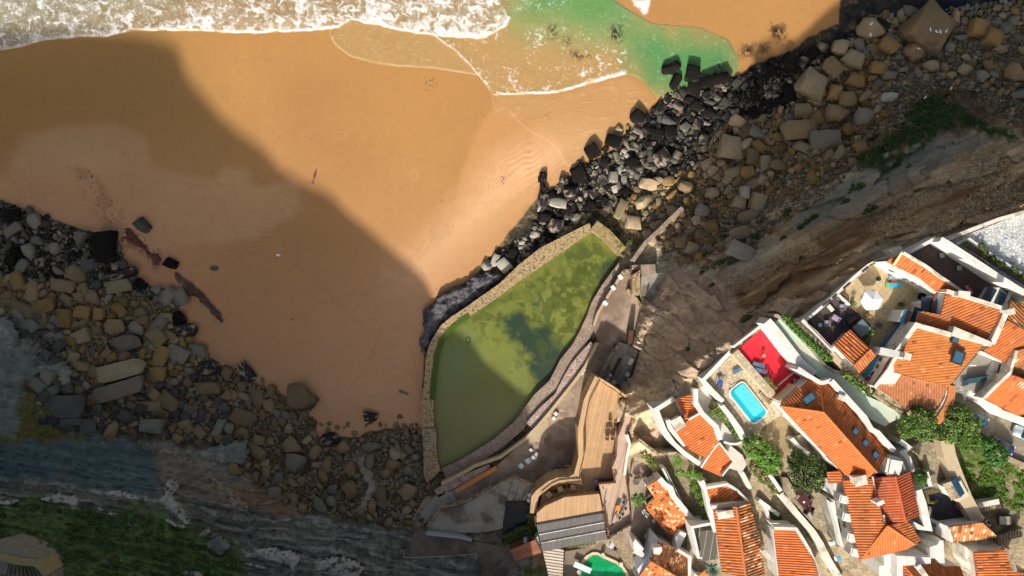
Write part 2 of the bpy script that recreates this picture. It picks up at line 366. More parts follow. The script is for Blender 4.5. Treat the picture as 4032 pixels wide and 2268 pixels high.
# ripple fields pressed into the sand
rip = np.zeros(X.shape)
for poly, d, p in [('F 540,560 700,490 800,520 760,620 600,680 450,640', (.25, 1), 9.), ('F 1250,400 1330,360 1420,410 1380,470 1230,440 1200,420', (.7, 1), 10.),
                   ('F 1150,440 1250,450 1230,520 1170,530', (1, .1), 9.)]:
    q = soft(XS, YS, T(poly), 90); ph = (X*d[0]+Y*d[1]+(nf(90, 77, 2)-.5)*90)/p
    rip += q*np.sin(ph*2*math.pi/2.2)
Z = Z+rip*.03
tint *= (1+rip*.035)[..., None]
cw = (fbm(X/520, Y/330, 151, 3)*11+Y/300) % 1.; sandm = soft(X, Y, SAND_EDGE, 60)
lay(sandm*(sstep(.03, .0, np.abs(cw-.5))*.20)*sstep(.4, .6, nf(260, 152)), (.70, .42, .22)); lay(sandm*sstep(.5, .62, cw)*sstep(.9, .7, cw)*.10, (.40, .22, .09))
lay(sandm*(fbm(X/5, Y/5, 153, 2) > .86)*(nf(110, 154) > .52)*.5, (.10, .07, .05))
for tr in ('F 1110,560 1060,640 1010,700 960,790 940,900', 'F 560,620 700,640 800,700 880,800 960,860', 'F 790,462 900,400 1010,390 1150,420', 'F 740,805 800,760 900,740 1000,700 1060,600', 'F 640,760 700,860 760,900'):
    d_ = pdist(X+(nf(60, 155, 2)-.5)*40, Y+(nf(60, 156, 2)-.5)*40, T(tr)); lay(sandm*(d_ < 9)*(fbm(X/4.2, Y/4.2, 157, 1) > .62)*.22, (.22, .13, .07))
d_ = pdist(X+(nf(40, 158, 3)-.5)*30, Y+(nf(40, 158, 3)-.5)*20, T('F 1000,820 1035,880 1050,960 1060,1040')); lay(sandm*sstep(3.5, 1, d_)*.4, (.3, .17, .09))
lay(soft(XS, YS, T('F -1000,100 330,85 450,130 520,260 600,330 400,330 100,330 -1000,460'), 260)*.55, (.28, .18, .05))  # darker olive at the top left: wetter sand plus painted shade
# dark weed scraps
for poly, dens, sc in [('v 540,1250 640,1260 760,1350 800,1449 880,1449 s 930,200 800,250 640,60 v 600,1380', .78, 9),
                       ('u 640,580 720,580 700,680 640,670', .72, 7), ('u 1540,840 1610,860 1580,890 1540,880', .7, 6), ('u 1200,1330 1260,1330 1240,1390 1200,1370', .72, 5)]:
    q = soft(X, Y, T(poly), 30); lay(q*(nf(sc, 81, 2) > dens), (.012, .010, .012))
    lay(q*.35*sstep(.45, .6, nf(40, 82)), (.25, .10, .07))
# dark seaweed mats and low reddish weed ledges out on the sand
for poly, col, k in [('t 670,190 770,190 770,280 720,300 660,260', (.01, .012, .008), .52), ('t 440,420 470,350 540,340 540,430', (.012, .012, .012), .36),
                     ('t 575,400 600,350 650,340 620,400', (.012, .012, .012), .42), ('t 580,450 640,450 635,505 580,500', (.012, .012, .016), .2),
                     ('t 520,560 510,500 550,480 560,560', (.02, .02, .01), .45), ('t 550,600 570,545 690,540 690,560 640,610', (.012, .012, .012), .3),
                     ('t 130,560 200,540 260,460 330,480 290,580 180,610', (.02, .04, .03), .6),
                     ('s 900,360 950,270 1040,320 1120,420 1150,520 1090,460 950,400', (.16, .05, .035), .5), ('s 1130,470 1190,460 1220,520 1180,580 1140,540', (.16, .05, .035), .4),
                     ('u 1560,190 1630,190 1620,280 1570,290', (.05, .03, .02), .6), ('u 2030,190 2120,190 2120,310 2040,310', (.03, .03, .02), .6),
                     ('u 1730,400 1870,380 1880,440 1750,450', (.06, .04, .03), .64)]:
    q = soft(XS, YS, T(poly), 40); lay(q*(nf(11, 83, 3)*(.6+.4*q) > k*.75), col)

# ---- rock and cliff
rock = 1-soft(XS, YS, SAND_EDGE, 5)
right = sstep(2050, 2400, X)
ur = (X*.9-Y*.42); vr = (X*.42+Y*.9)
ul = (X*.98+Y*.18); vl = (-X*.18+Y*.98)
n1 = fbm(ur/300, vr/60, 91, 5); n2 = fbm(ur/90, vr/18, 92, 4); n3 = nf(24, 93, 4); n4 = nf(170, 94, 4)
# rubble ground tone
rub = mixc((.06, .05, .03), (.21, .165, .09), n3)
rub = rub*(.7+.6*n4)[..., None]
f1, f2, cid = worley(X/13, Y/13, 5); gap = sstep(.02, .2, f2-f1)
rub = rub*(.35+.65*gap)[..., None]*(.6+.8*cid)[..., None]
lay(rock, rub)
# tidal black zone
blackp = T('F 1250,620 1340,540 1370,470 1480,390 1560,350 1640,250 1760,190 1990,120 2100,60 2110,-100 2576,-100 2576,0 2480,60 2400,40 2300,100 2240,90 2150,150 2050,190 2060,240 1960,300 1900,330 1800,400 1700,420 1600,470 1500,540 1400,600')
lay(rock*soft(XJ, YJ, blackp, 60)*sstep(.3, .6, nf(34, 95, 5)+.12), (.022, .022, .024))
lay(rock*soft(XJ, YJ, T('t 1900,0 2250,0 2230,120 2020,140 1930,60'), 25), (.004, .012, .03))
lay(rock*soft(XJ, YJ, T('t 1150,100 1300,60 1500,0 1900,0 1940,90 1700,200 1500,150 1300,200 1150,240 1020,340 800,420 780,370 1000,320'), 20)*sstep(.4, .6, nf(20, 96, 4)), (.05, .04, .03))
lay(rock*soft(XJ, YJ, T('F -200,480 60,520 290,600 330,690 380,730 300,740 200,640 0,600 -200,600'), 50)*sstep(.35, .55, nf(34, 97, 5)), (.03, .034, .036))
# right cliff: grey ledges below, brown earth and cobbles above
cl = soft(XJ, YJ, T('F 1640,560 1760,600 1900,560 1960,500 2100,440 2200,400 2340,350 2450,330 2700,330 2700,560 2480,570 2340,610 2230,680 2120,720 2040,800 1960,830 1900,830 1830,870 1760,940 1690,1000 1600,1010 1560,960 1600,880 1620,760 1560,700 1620,620'), 50)
grey = mixc((.26, .225, .155), (.52, .46, .33), n1); a1, a2, ai = worley(ur/230+fbm(X/90, Y/90, 201, 3)*1.2, vr/52+fbm(X/90, Y/90, 201, 3)*1.2, 35); grey *= ((.55+.8*n2)*(.7+.6*fbm(ur/150, vr/9, 214, 3))*(.75+.5*ai)*(.55+.45*sstep(0, .07, a2-a1)))[..., None]
lay(rock*cl, grey)
brown = mixc((.30, .19, .10), (.52, .39, .23), sstep(.35, .65, n1)); brown *= ((.6+.8*n2)*(.7+.6*fbm(ur/130, vr/9, 215, 3))*(.8+.4*ai))[..., None]
bm_ = soft(XJ, YJ, T('F 2700,340 2500,350 2330,470 2170,540 2000,600 1880,700 1800,740 1900,820 2020,800 2110,730 2240,650 2350,600 2700,540'), 240)
lay(rock*bm_, brown)
f1, f2, cid = worley(X/9, Y/8, 6)
cob = sstep(.05, .3, f2-f1)[..., None]*(.55+.75*cid)[..., None]*C(.52, .40, .22)
lay(rock*bm_*sstep(.45, .55, fbm(ur/200, vr/60, 98, 4))*.8, cob)
lay(rock*bm_*sstep(.57, .66, fbm(ur/260, vr/40, 99, 4)), (.20, .115, .055))
# sand-coloured rock by the lower path and around the village
warm = mixc((.34, .24, .165), (.56, .43, .30), fbm((X*.5-Y*.86)/60+nf(200, 12), (X*.86+Y*.5)/160, 101, 4)); a1, a2, ai = worley((X*.85+Y*.5)/120+fbm(X/90, Y/90, 201, 3)*1.2, (-X*.5+Y*.85)/62+fbm(X/90, Y/90, 201, 3)*1.2, 33); warm *= ((.75+.5*n3)*(.85+.3*ai)*(.8+.2*sstep(0, .05, a2-a1))*(.8+.4*fbm((X*.45-Y*.9)/7+nf(60, 5)*5, (X*.9+Y*.45)/70, 211, 3)))[..., None]
wm = soft(XJ, YJ, T('F 1660,690 1800,700 1900,820 1840,890 1790,920 1740,960 1640,1010 1680,1110 1600,1200 1560,1150 1590,1060 1560,980 1570,880 1620,800'), 30)
lay(rock*wm, warm)
sandy = mixc((.50, .36, .21), (.76, .60, .38), fbm(X/70, Y/45, 102, 4))
sm = soft(XJ, YJ, T('F 1590,960 1700,930 1760,970 1660,1020 1650,1040 1700,1120 1640,1160 1600,1180 1570,1120 1570,1030'), 20)
lay(rock*sm*sstep(.35, .55, nf(60, 103)), sandy)
lay(rock*soft(XS, YS, T('F 1990,800 2080,790 2060,830 2140,910 2240,1010 2330,1040 2300,1060 2180,990 2080,920 1980,830 1920,800 1960,750 2020,750'), 8), mixc((.48, .36, .22), (.62, .5, .34), n3))
# village paving
vp = T('F 1500,1180 1600,1140 1700,1000 1800,890 2000,800 2150,760 2350,600 2700,540 2700,1800 1250,1800 1340,1449 1340,1380 1440,1350')
vil = (1-.0)*soft(X, Y, vp, 6)*(1-soft(XJ, YJ, T('F 1590,950 1830,870 1760,940 1700,980 1650,1000 1640,1040 1690,1120 1640,1160 1560,1120 1560,1000'), 6))*(1-cl)*(1-bm_)
f1, f2, cid = worley(X/17+nf(50, 4)*.5, Y/17, 8)
pave = mixc((.21, .165, .105), (.36, .29, .19), sstep(.3, .7, n4))*(.82+.3*cid)[..., None]*(.72+.28*sstep(.02, .1, f2-f1))[..., None]
pave = pave*(.8+.4*nf(90, 104))[..., None]
lay(rock*vil, pave)
# left: tilted dark strata, slab beds, brown-grey ledge, fields of green
lf = 1-right
st = ridged(ul/520+fbm(X/160, Y/160, 2)*.8, vl/55, 21, 4)
strat = mixc((.095, .11, .095), (.36, .345, .275), fbm(ul/260, vl/14, 105, 5)); sw_ = (vl/44+fbm(X/320, Y/150, 207, 5)*3.2) % 1.; strat *= ((.45+1.0*n3)*(.8+.4*sstep(.5, .95, sw_))*(.6+.8*fbm(X/9, Y/7, 209, 3)))[..., None]
lm = soft(XJ, YJ, T('F -900,1130 230,1090 380,1110 560,1150 640,1220 760,1280 960,1330 1080,1330 1340,1380 1340,1800 -900,1800'), 40)
lay(rock*lm*lf, strat)
blue = mixc((.035, .085, .095), (.19, .25, .23), fbm(ul/300, vl/10, 106, 5))
lay(rock*lf*soft(XJ, YJ, T('F -900,1110 200,1105 380,1115 400,1180 380,1240 330,1250 150,1200 -900,1190'), 40), blue)
lay(rock*lf*soft(XJ, YJ, T('F 370,1110 460,1140 600,1210 640,1260 600,1290 480,1240 400,1200'), 30), mixc((.17, .145, .11), (.36, .30, .22), n2))
lay(rock*lf*soft(XJ, YJ, T('r 1700,740 1900,790 2250,880 2300,960 2100,1030 1950,960 1780,850'), 20)*.85, mixc((.25, .15, .08), (.33, .21, .12), n3))
lay(rock*lf*soft(XJ, YJ, T('r 1640,590 1800,600 1800,650 1700,640'), 14)*.8, (.28, .17, .09))
lay(rock*lf*lm*sstep(.74, .82, sw_)*sstep(.96, .88, sw_)*sstep(.46, .62, nf(90, 107))*sstep(1900, 1960, Y), mixc((.30, .29, .25), (.42, .38, .31), n3))
lay(rock*lf*soft(XJ, YJ, T('r 1100,470 1250,500 1500,590 1750,780 1950,950 1900,970 1700,800 1450,620 1200,520'), 10)*(nf(9, 108, 2) > .58), (.42, .36, .2))
for poly in ('r 1270,740 1320,760 1300,850 1350,900 1440,1060 1390,1060 1220,900 1230,800', 'r 700,800 1100,860 1100,890 820,850', 'r 300,830 520,850 600,890 560,930 330,880',
             'r 1820,1240 2260,1290 2250,1370 2200,1449 2190,1370 1850,1290', 'r 1180,980 1300,1050 1340,1080 1280,1070', 'r 700,940 1010,1070 1000,1080 780,1010', 'r 1600,1200 1680,1260 1660,1320 1560,1220', 'r 2400,1310 2576,1330 2576,1440 2380,1400'):
    lay(rock*soft(XS, YS, T(poly), 18)*sstep(.3, .5, nf(14, 109, 3)), mixc((.40, .38, .32), (.62, .58, .50), n3))
gm = soft(XJ, YJ, T('F -900,1280 120,1250 250,1290 330,1270 560,1340 600,1390 620,1449 640,1800 -900,1800'), 50)
gm2 = soft(XJ, YJ, T('r -500,430 20,200 200,40 350,60 360,200 640,340 720,400 400,430 0,460 -500,480'), 40)
gcol = mixc((.055, .12, .03), (.20, .27, .09), nf(16, 110, 4)); gcol = gcol*(.6+.8*nf(120, 111))[..., None]
lay(rock*gm*sstep(.30, .42, nf(70, 112, 5)+gm*.12), gcol)
lay(rock*gm*sstep(.56, .66, nf(110, 119, 4))*.7, mixc((.07, .07, .04), (.14, .115, .07), n3))
lay(rock*gm2*sstep(.3, .5, nf(60, 113, 4)+.1), mixc((.08, .09, .02), (.20, .17, .05), nf(20, 114, 3)))
lay(rock*soft(XJ, YJ, T('r -200,930 60,960 130,1050 100,1200 60,1300 -200,1300 s -200,980'), 20)*.0, blue)
lay(rock*lf*soft(XJ, YJ, T('F -900,760 0,800 40,830 130,880 180,900 160,960 60,960 40,1100 -900,1100'), 25), mixc((.13, .16, .13), (.28, .31, .25), n3))
# little stream, grass and scrub ground on the right slope, pale clay streaks
lay(rock*soft(XS, YS, T('p 120,720 230,700 250,820 330,920 370,1020 340,1120 260,1180 250,1300 160,1310 150,1250 230,1130 270,1020 210,950 180,850'), 8)*.9, (.44, .36, .27))
gr = soft(XJ, YJ, T('F 2140,400 2250,340 2290,260 2360,235 2450,290 2576,350 2560,365 2400,310 2330,340 2340,400 2200,440'), 30)
lay(rock*gr*sstep(.3, .5, nf(26, 115, 4)), mixc((.02, .05, .012), (.06, .10, .02), n3))
lay(rock*soft(XJ, YJ, T('t 1400,680 1500,700 1520,820 1440,880 1350,850'), 12)*(nf(12, 116, 3) > .52), (.42, .38, .28))
lay(rock*gr*0+rock*soft(XJ, YJ, T('F 2170,440 2060,480 1980,560 2030,590 2200,500 2330,430 2500,340 2360,350'), 30)*.7, mixc((.17, .19, .17), (.30, .31, .26), n2))
# weeds on the village ground
for poly in ('m 680,80 760,120 880,260 950,600 1000,720 930,740 820,500 720,250', 'm 720,0 880,0 880,130 760,90', 'l 520,1240 620,1280 760,1449 560,1449', 'j 1060,470 1120,500 1330,780 1330,850 1200,720',
             'j 1370,930 1480,1080 1600,1449 1540,1449 1480,1200', 'o 300,840 680,600 690,930 640,960 300,1010', 'o 540,1300 760,1330 800,1449 560,1449', 'i 1420,0 1500,200 1700,860 2160,740 2400,900 2576,900 2576,200 2280,0', 'g 1450,600 2260,1000 2260,1300 2200,1449 1440,1449 1340,1050'):
    lay(soft(XJ, YJ, T(poly), 14)*sstep(.25, .42, nf(22, 117, 4)), mixc((.035, .075, .012), (.115, .165, .03), nf(9, 118, 3)))
lay(soft(XJ, YJ, T('i 1850,100 2100,200 2350,250 2400,400 2100,450 1980,300'), 20)*.8, mixc((.16, .12, .07), (.25, .2, .13), n3))
pt = soft(X, Y, POOL, 4); lay(pt, (.1, .12, .02))

# ---- sea
seam = soft(X, Y, SEA, 4)
scol = np.zeros(X.shape+(3,)); scol[:] = C(.43, .265, .105)
def slay(mask, col):
    global scol
    m = np.clip(mask, 0, 1)[..., None]; scol = scol*(1-m)+np.asarray(col)*m
green = sstep(.0, .9, 1.)*soft(XJ, YJ, T('F 1250,-300 1570,-300 1575,0 1600,50 1700,72 1830,105 1870,150 1850,200 1790,210 1740,250 1640,230 1590,150 1540,90 1440,80 1350,60 1290,30 1260,0'), 210)
slay(green*.95, mixc((.09, .22, .06), (.20, .33, .10), nf(50, 121)))
slay(soft(XJ, YJ, T('F 1180,-200 1600,-200 1640,80 1560,120 1440,110 1320,95 1270,50 1240,0'), 160)*.75, mixc((.22, .27, .10), (.30, .36, .15), nf(40, 146)))
slay(soft(XJ, YJ, T('F 1290,-200 1560,-200 1600,70 1480,60 1340,25'), 120)*.7, (.09, .26, .08))
slay(soft(XJ, YJ, T('F 1560,90 1850,110 1850,190 1700,240 1620,200'), 90)*.65, (.06, .25, .09))
slay(soft(XJ, YJ, T('F -1000,-1000 1290,-1000 1270,30 1200,80 880,45 330,70 0,120 -1000,140'), 30)*.8, mixc((.27, .165, .06), (.31, .24, .12), nf(300, 122)))
slay(soft(XJ, YJ, T('F -1000,-1000 450,-1000 420,0 300,60 0,120 -1000,140'), 250)*.45, (.20, .27, .22))
# foam webs: warped ridges
wx = X+(nf(26, 123, 3)-.5)*44; wy = Y+(nf(26, 124, 3)-.5)*44
web = ridged(wx/34, wy/24, 125, 2); web2 = ridged(wx/17, wy/12, 126, 2); clump = nf(70, 127, 4)
shore = T('F -300,135 0,125 50,117 110,100 200,92 270,90 330,76 380,75 500,76 560,80 640,82 780,75 850,68 880,50 960,65 1080,88 1205,97 1240,85 1270,68 1282,45')
dS = pdist(X+(nf(18, 128, 2)-.5)*8, Y+(nf(18, 129, 2)-.5)*8, shore)
fm = soft(XS, YS, T('F -1000,-1000 -1000,140 0,125 50,117 110,100 200,92 270,90 330,76 380,75 500,76 560,80 640,82 780,75 850,68 880,50 960,65 1080,88 1205,97 1240,85 1270,68 1282,45 1255,0 1180,-40 1000,-1000'), 6)
dens = .30+.34*np.exp(-dS/38)+.16*sstep(1100, 1700, X)*(1-sstep(1850, 2010, X)*.6)-.05*sstep(900, 400, X)+(clump-.5)*.5
foam = fm*(sstep(.80-dens*.5, 1.02-dens*.30, web*.62+web2*.38)*.85+.12*sstep(.35, .7, nf(34, 141))+.15*sstep(.72, .95, ridged(wx/9, wy/7, 142, 2)))
foam = np.maximum(foam, fm*.55*sstep(.66, 1.0, nf(13, 137, 3)+dens*.32))
foam = np.maximum(foam, fm*sstep(20, 3, dS+nf(8, 143, 2)*18-5)*(.45+.5*sstep(500, 1100, X)))
# second lobe
shore2 = T('F 1095,90 1150,130 1180,160 1205,188 1218,215 1240,238 1300,236 1400,232 1480,210 1530,195 1572,183')
d2 = pdist(X+(nf(14, 130, 2)-.5)*6, Y+(nf(14, 131, 2)-.5)*6, shore2)
lobe = soft(XS, YS, T('F 1095,90 1150,130 1205,188 1240,238 1300,236 1400,232 1480,210 1572,185 1590,130 1500,60 1400,-40 1255,-20 1282,45 1240,90 1180,110'), 14)
wedge = sstep(1900, 2500, X)
foam2 = lobe*sstep(.86, .97, web*.7+web2*.3+(clump-.5)*.35+.10*np.exp(-d2/60))*.6
foam2 = np.maximum(foam2, lobe*.9*sstep(6+17*wedge, 1+4*wedge, d2+nf(6, 144, 2)*(5+9*wedge)-2))
foam2 = np.maximum(foam2, lobe*.5*sstep(.88, .97, ridged(wx/13, wy/11, 145, 1)*.86+clump*.14))
foam2 = np.maximum(foam2, soft(XJ, YJ, T('F 1500,150 1572,120 1578,185 1480,210 1420,220'), 30)*sstep(.72, .9, web*.5+web2*.5+(clump-.5)*.2)*lobe)
d3 = pdist(X, Y, T('F 825,60 835,95 845,112 880,140 940,158 1000,165 1090,170 1205,188')); d3b = pdist(X, Y, T('u 1135,720 1150,790 1175,840 1250,800 1300,880 1420,985 1560,1060 1640,1130 1690,1240 1780,1265'))
foam3 = np.maximum(sstep(3.4, 1, d3)*.4, sstep(3.5, 1, d3b)*.4)
thin = seam*(1-fm)*(1-lobe)*(1-green)
foam4 = thin*sstep(.80, .95, web2)*.12+green*(1-lobe)*sstep(.88, .97, web2)*.18
foam5 = soft(XS, YS, T('u 2190,0 2330,0 2310,90 2280,115 2250,60 2215,40'), 14)*sstep(.3, .6, nf(12, 132, 3)+.12)
F = np.clip(np.maximum.reduce([foam, foam2, foam4]), 0, 1)
slay(F, (.90, .90, .88)); lay(foam3*.4, (.85, .72, .55)); lay(foam5, (.9, .9, .86)); slay(foam3*.55, (.85, .78, .62)); slay(foam5, (.9, .9, .88))
for poly, k in [('u 1560,190 1630,190 1620,280 1570,290', .5), ('u 2030,190 2120,190 2120,310 2040,310', .5), ('u 1730,400 1870,380 1880,440 1750,450', .53), ('u 1680,290 1720,290 1720,330 1690,340', .5), ('t 130,560 200,540 260,460 330,480 290,580 180,610', .5)]:
    slay(soft(XS, YS, T(poly), 30)*(nf(8, 133, 2) > k), (.06, .045, .03))
SZ = np.where(seam > 0, .06+F*.10+(nf(60, 134, 3)-.5)*.10+fm*.12*np.exp(-dS/30)+lobe*.08*np.exp(-d2/20)+(nf(9, 136, 2)-.5)*.05, 0)
# faint wavelets in the thin swash sheets on the sand
sw = soft(XS, YS, T('F 1240,240 1400,235 1572,190 1640,240 1620,330 1500,380 1430,410 1400,350 1330,300 1260,280'), 30)
wv = ridged(X/40+nf(60, 5)*1.5, Y/14, 135, 2); Z = Z+sw*sstep(.7, 1, wv)*.05; lay(sw*sstep(.86, .97, wv)*.25, (.8, .6, .38)); lay(sw*.5, (.50, .30, .13))

seaf = seam > .5
quad = lambda M: M[:-1, :-1] & M[1:, :-1] & M[:-1, 1:] & M[1:, 1:]
idx = np.arange(X.size).reshape(X.shape)
def sheet(name, fmask, ZZ, col, m, kind='structure', smooth=True):
    ii, jj = np.nonzero(fmask)
    Fq = np.stack([idx[ii, jj], idx[ii+1, jj], idx[ii+1, jj+1], idx[ii, jj+1]], 1)
    used = np.unique(Fq); remap = np.zeros(X.size, np.int64); remap[used] = np.arange(len(used))
    s = TX*(H-ZZ)/CX; V = np.stack([(X-CX)*s, -(Y-CY)*s, ZZ], -1).reshape(-1, 3)[used]
    o = obj_np(name, V, remap[Fq], m, tint=col.reshape(-1, 3)[used], smooth=smooth); return tag(o, kind=kind)
m_sand = mat('sand', None, rough=.62, var=.05, scale=.5, bump=.03, bscale=3., attr=True, spec=.35)
m_rock = mat('rock_ground', None, rough=.9, var=.3, scale=.9, bump=.22, bscale=2.2, attr=True, spec=.2)
m_sea = mat('sea_water', None, rough=.22, var=.05, scale=.8, bump=.05, bscale=1.6, attr=True, spec=.5)
rockf = (1-soft(XS, YS, SAND_EDGE, 5)) > .5
facerock = rockf[:-1, :-1]; faceside = seaf[:-1, :-1] & ~facerock
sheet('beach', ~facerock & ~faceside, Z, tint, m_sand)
sheet('cliff_ground', facerock, Z, tint, m_rock)
# the water overlaps the sand by one cell and lies a little above it
sm_ = faceside.copy(); sm_[1:] |= faceside[:-1]; sm_[:-1] |= faceside[1:]; sm_[:, 1:] |= faceside[:, :-1]; sm_[:, :-1] |= faceside[:, 1:]
sheet('sea', sm_, np.where(seaf, np.maximum(SZ, .05), .02)+.03, scol, m_sea)
sheet('seabed', faceside, np.full(X.shape, -.4), tint*.6, m_sand)

# ------------------------------------------------------------------ the headland added unseen south of the picture, crest shaped to shade the beach
EL = math.radians(31); SD = Vector((-.2, -1, 0)).normalized()
def crest_pts(spec, z0=0, yc=-60.):
    out = []
    for (x, y, *zz) in T(spec):
        z = zz[0] if zz else z0
        p = W(x, y, z); tt = (p.y-yc)/(-SD.y); out.append((p.x+SD.x*tt, z+tt*math.tan(EL)))
    return out
cr = crest_pts('F -700,60,0 -100,70,0 200,72,0 345,82,0 430,104,0 447,120,0 470,190,0 520,250,0 556,292,0 600,330,0 660,370,0 700,420,0 770,462,0 800,472,0 836,492,0 870,530,0 930,580,0 1000,640,0 1040,672,0 1072,705,0 1095,760,0 1120,810,1.5 1190,862,1.5 1215,905,1.5 1262,945,1.5 1310,985,1.5 1330,1030,3 1330,1110,3 1345,1180,4')
cr = sorted(cr)
cr += [(cr[-1][0]+4, 13), (25, 12), (60, 18), (110, 26)]
hx = np.concatenate([np.linspace(-260, -120, 15), np.linspace(-118, 30, 200), np.linspace(32, 160, 20)])
cz = np.interp(hx, [c[0] for c in cr], [c[1] for c in cr])
rows = [(-56.5, .0), (-57.5, .30), (-58.5, .62), (-59.4, .9), (-60, 1.), (-66, .985), (-80, .96), (-120, .95), (-220, .9)]
V = []; 
for (yy, k) in rows:
    for x_, c_ in zip(hx, cz):
        zz = c_*k-(2 if k == 0 else 0)
        V.append((x_, yy-(0 if k in (0, 1.) else .8*(fbm(np.array([x_/6]), np.array([yy/2.]), 77, 3)[0]-.5)), zz+(0 if k >= .95 else (fbm(np.array([x_/5]), np.array([yy]), 78, 3)[0]-.5)*1.2)))
nh = len(hx); Fh = [(r*nh+c, r*nh+c+1, (r+1)*nh+c+1, (r+1)*nh+c) for r in range(len(rows)-1) for c in range(nh-1)]
tag(obj_np('shade_headland', V, Fh, mat('shade_headland_rock', (.13, .11, .07), var=.35, scale=.3, bump=.3, bscale=.8, col2=(.05, .08, .02), c2scale=.12)), kind='structure')
# ------------------------------------------------------------------ shared materials
M_white = mat('white_render', (.66, .65, .61), rough=.85, var=.14, scale=.9, col2=(.52, .50, .45), c2scale=.8, c2lo=.55, c2hi=.8)
M_oldwhite = mat('weathered_render', (.66, .62, .54), rough=.85, var=.15, scale=.8, col2=(.42, .37, .28), c2scale=.5)
M_blueband = mat('blue_paint', (.05, .24, .42), rough=.6, var=.08)
M_stone = mat('coping_stone', (.36, .29, .19), var=.25, scale=1.5, bump=.06, bscale=5, col2=(.16, .12, .07), c2scale=1.2)
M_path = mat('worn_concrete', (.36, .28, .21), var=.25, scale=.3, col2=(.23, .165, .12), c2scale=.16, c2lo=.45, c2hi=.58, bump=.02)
M_conc = mat('grey_concrete', (.36, .34, .28), var=.22, scale=.35, col2=(.17, .15, .11), c2scale=.25, c2lo=.5, c2hi=.62)
M_flag = cells('crazy_paving', (.50, .42, .29), (.26, .21, .14), 1.6, .05)
M_flagw = cells('white_crazy_paving', (.58, .60, .58), (.2, .23, .27), 2.3, .08)
M_flago = cells('old_crazy_paving', (.33, .28, .19), (.15, .12, .08), 1.4, .05, var=.35)
M_deck = bands('deck_boards', (.54, .34, .18), (.25, .14, .06), .32, 12, gap=.14)
M_deckcl = bands('wall_boards', (.56, .37, .20), (.32, .19, .09), .25, 12, gap=.12)
M_deckr = bands('roof_boards', (.53, .33, .175), (.30, .17, .075), .26, 4, gap=.14)
M_deckp = bands('bleached_boards', (.50, .36, .27), (.27, .18, .13), .3, 14, gap=.13)
M_deckold = bands('old_boards', (.24, .19, .14), (.10, .075, .05), .34, 62, gap=.18)
M_deckdark = bands('dark_boards', (.085, .065, .06), (.03, .025, .025), .3, 48, gap=.16)
M_greyroof = bands('grey_sheet', (.36, .335, .31), (.22, .20, .185), .3, 8, gap=.3, pvar=.1)
M_gaptile = cells('stone_wall_top', (.34, .26, .2), (.14, .1, .08), 2.6, .06, var=.3)
M_pink = cells('pink_rubble', (.50, .38, .33), (.2, .14, .11), 2.2, .1, var=.3)
M_black = mat('black_rubber', (.012, .012, .014), rough=.7, var=.1)
M_dark = mat('dark_metal', (.03, .035, .04), rough=.5)
M_glass = mat('window_glass', (.02, .035, .05), rough=.12, spec=.8, var=.1)
M_brownwin = mat('brown_wood', (.16, .065, .03), rough=.6)
M_plastic = mat('white_plastic', (.78, .78, .76), rough=.4, var=.03)
M_rust = mat('rusty_steel', (.10, .05, .03), rough=.8)

# ------------------------------------------------------------------ the tidal pool
# fine grid water surface with painted weed and bank shadow: built from survey grid
pxs = np.arange(1660, 2460, 4.); pys = np.arange(890, 1990, 4.); PX, PY = np.meshgrid(pxs, pys)
poolpoly = T('N 2336,908 2057,1098 1937,1186 1859,1239 1820,1264 1790,1289 1762,1318 1741,1347 1729,1380 1716,1440 1711,1512 p 930,0 930,420 953,640 973,800 1000,876 1030,874 1180,814 1330,724 1560,594 1850,304 2074,0 q 1648,1290 1746,1204 1814,1084 1874,952 1904,822 1994,702 2104,500')
f = lambda s, sd, o=4: fbm(PX/s, PY/s, sd, o)
XJp = PX+(f(50, 201)-.5)*60+(f(12, 202, 3)-.5)*22; YJp = PY+(f(50, 203)-.5)*60+(f(12, 204, 3)-.5)*22
pc = mixc((.135, .160, .030), (.215, .235, .05), f(110, 205))*(.93+.14*f(14, 221))[..., None]
def pl(mk, c):
    global pc
    m_ = np.clip(mk, 0, 1)[..., None]; pc = pc*(1-m_)+np.asarray(c)*m_
pl(soft(PX, PY, T('p 900,0 1500,0 2000,200 1500,700 1000,900 850,900'), 300)*.8, (.21, .205, .085)); pl(soft(PX, PY, T('q 705,1449 740,1200 860,1050 950,1100 1000,1300 900,1449'), 160)*.6, (.16, .22, .11))
rp = np.sin((PX*.35+PY+(f(70, 206, 2)-.5)*110)/13*2*math.pi)*soft(PX, PY, T('q 1000,1140 1150,960 1350,1100 1500,1449 1100,1449'), 120)
pc = pc*(1+rp*.06)[..., None]
blob = soft(XJp, YJp, T('q 1200,950 1330,900 1450,1000 1560,960 1640,1100 1640,1449 1490,1449 1400,1250 1270,1100'), 50)
pl(blob*sstep(.16, .52, f(22, 207)+blob*.2), (.03, .055, .03)); pl(sstep(.5, .64, fbm(XJp/26, YJp/26, 222, 5)+.12*soft(PX, PY, T('q 1000,1000 1900,300 2100,500 1700,1300 1500,1400 1300,1000'), 200)-.1)*.75*soft(PX, PY, T('q 860,900 1900,280 2120,500 1760,1250 1560,1449 1350,1449 1250,1100 1000,1080'), 160), (.06, .08, .02))
band_ = soft(XJp, YJp, T('q 1880,330 1960,340 1700,520 1480,660 1330,760 1200,860 1000,1000 890,1010 1000,930 1200,800 1400,690 1600,550'), 40)
pl(band_*sstep(.3, .6, f(26, 208)+.06)*.9, (.07, .10, .022))
pl(soft(XJp, YJp, T('q 1700,560 1900,380 2060,520 1960,700 1880,860 1800,960 1650,1000 1500,850 1380,780 1500,720'), 120)*sstep(.36, .58, f(20, 209))*.85, (.07, .09, .018))
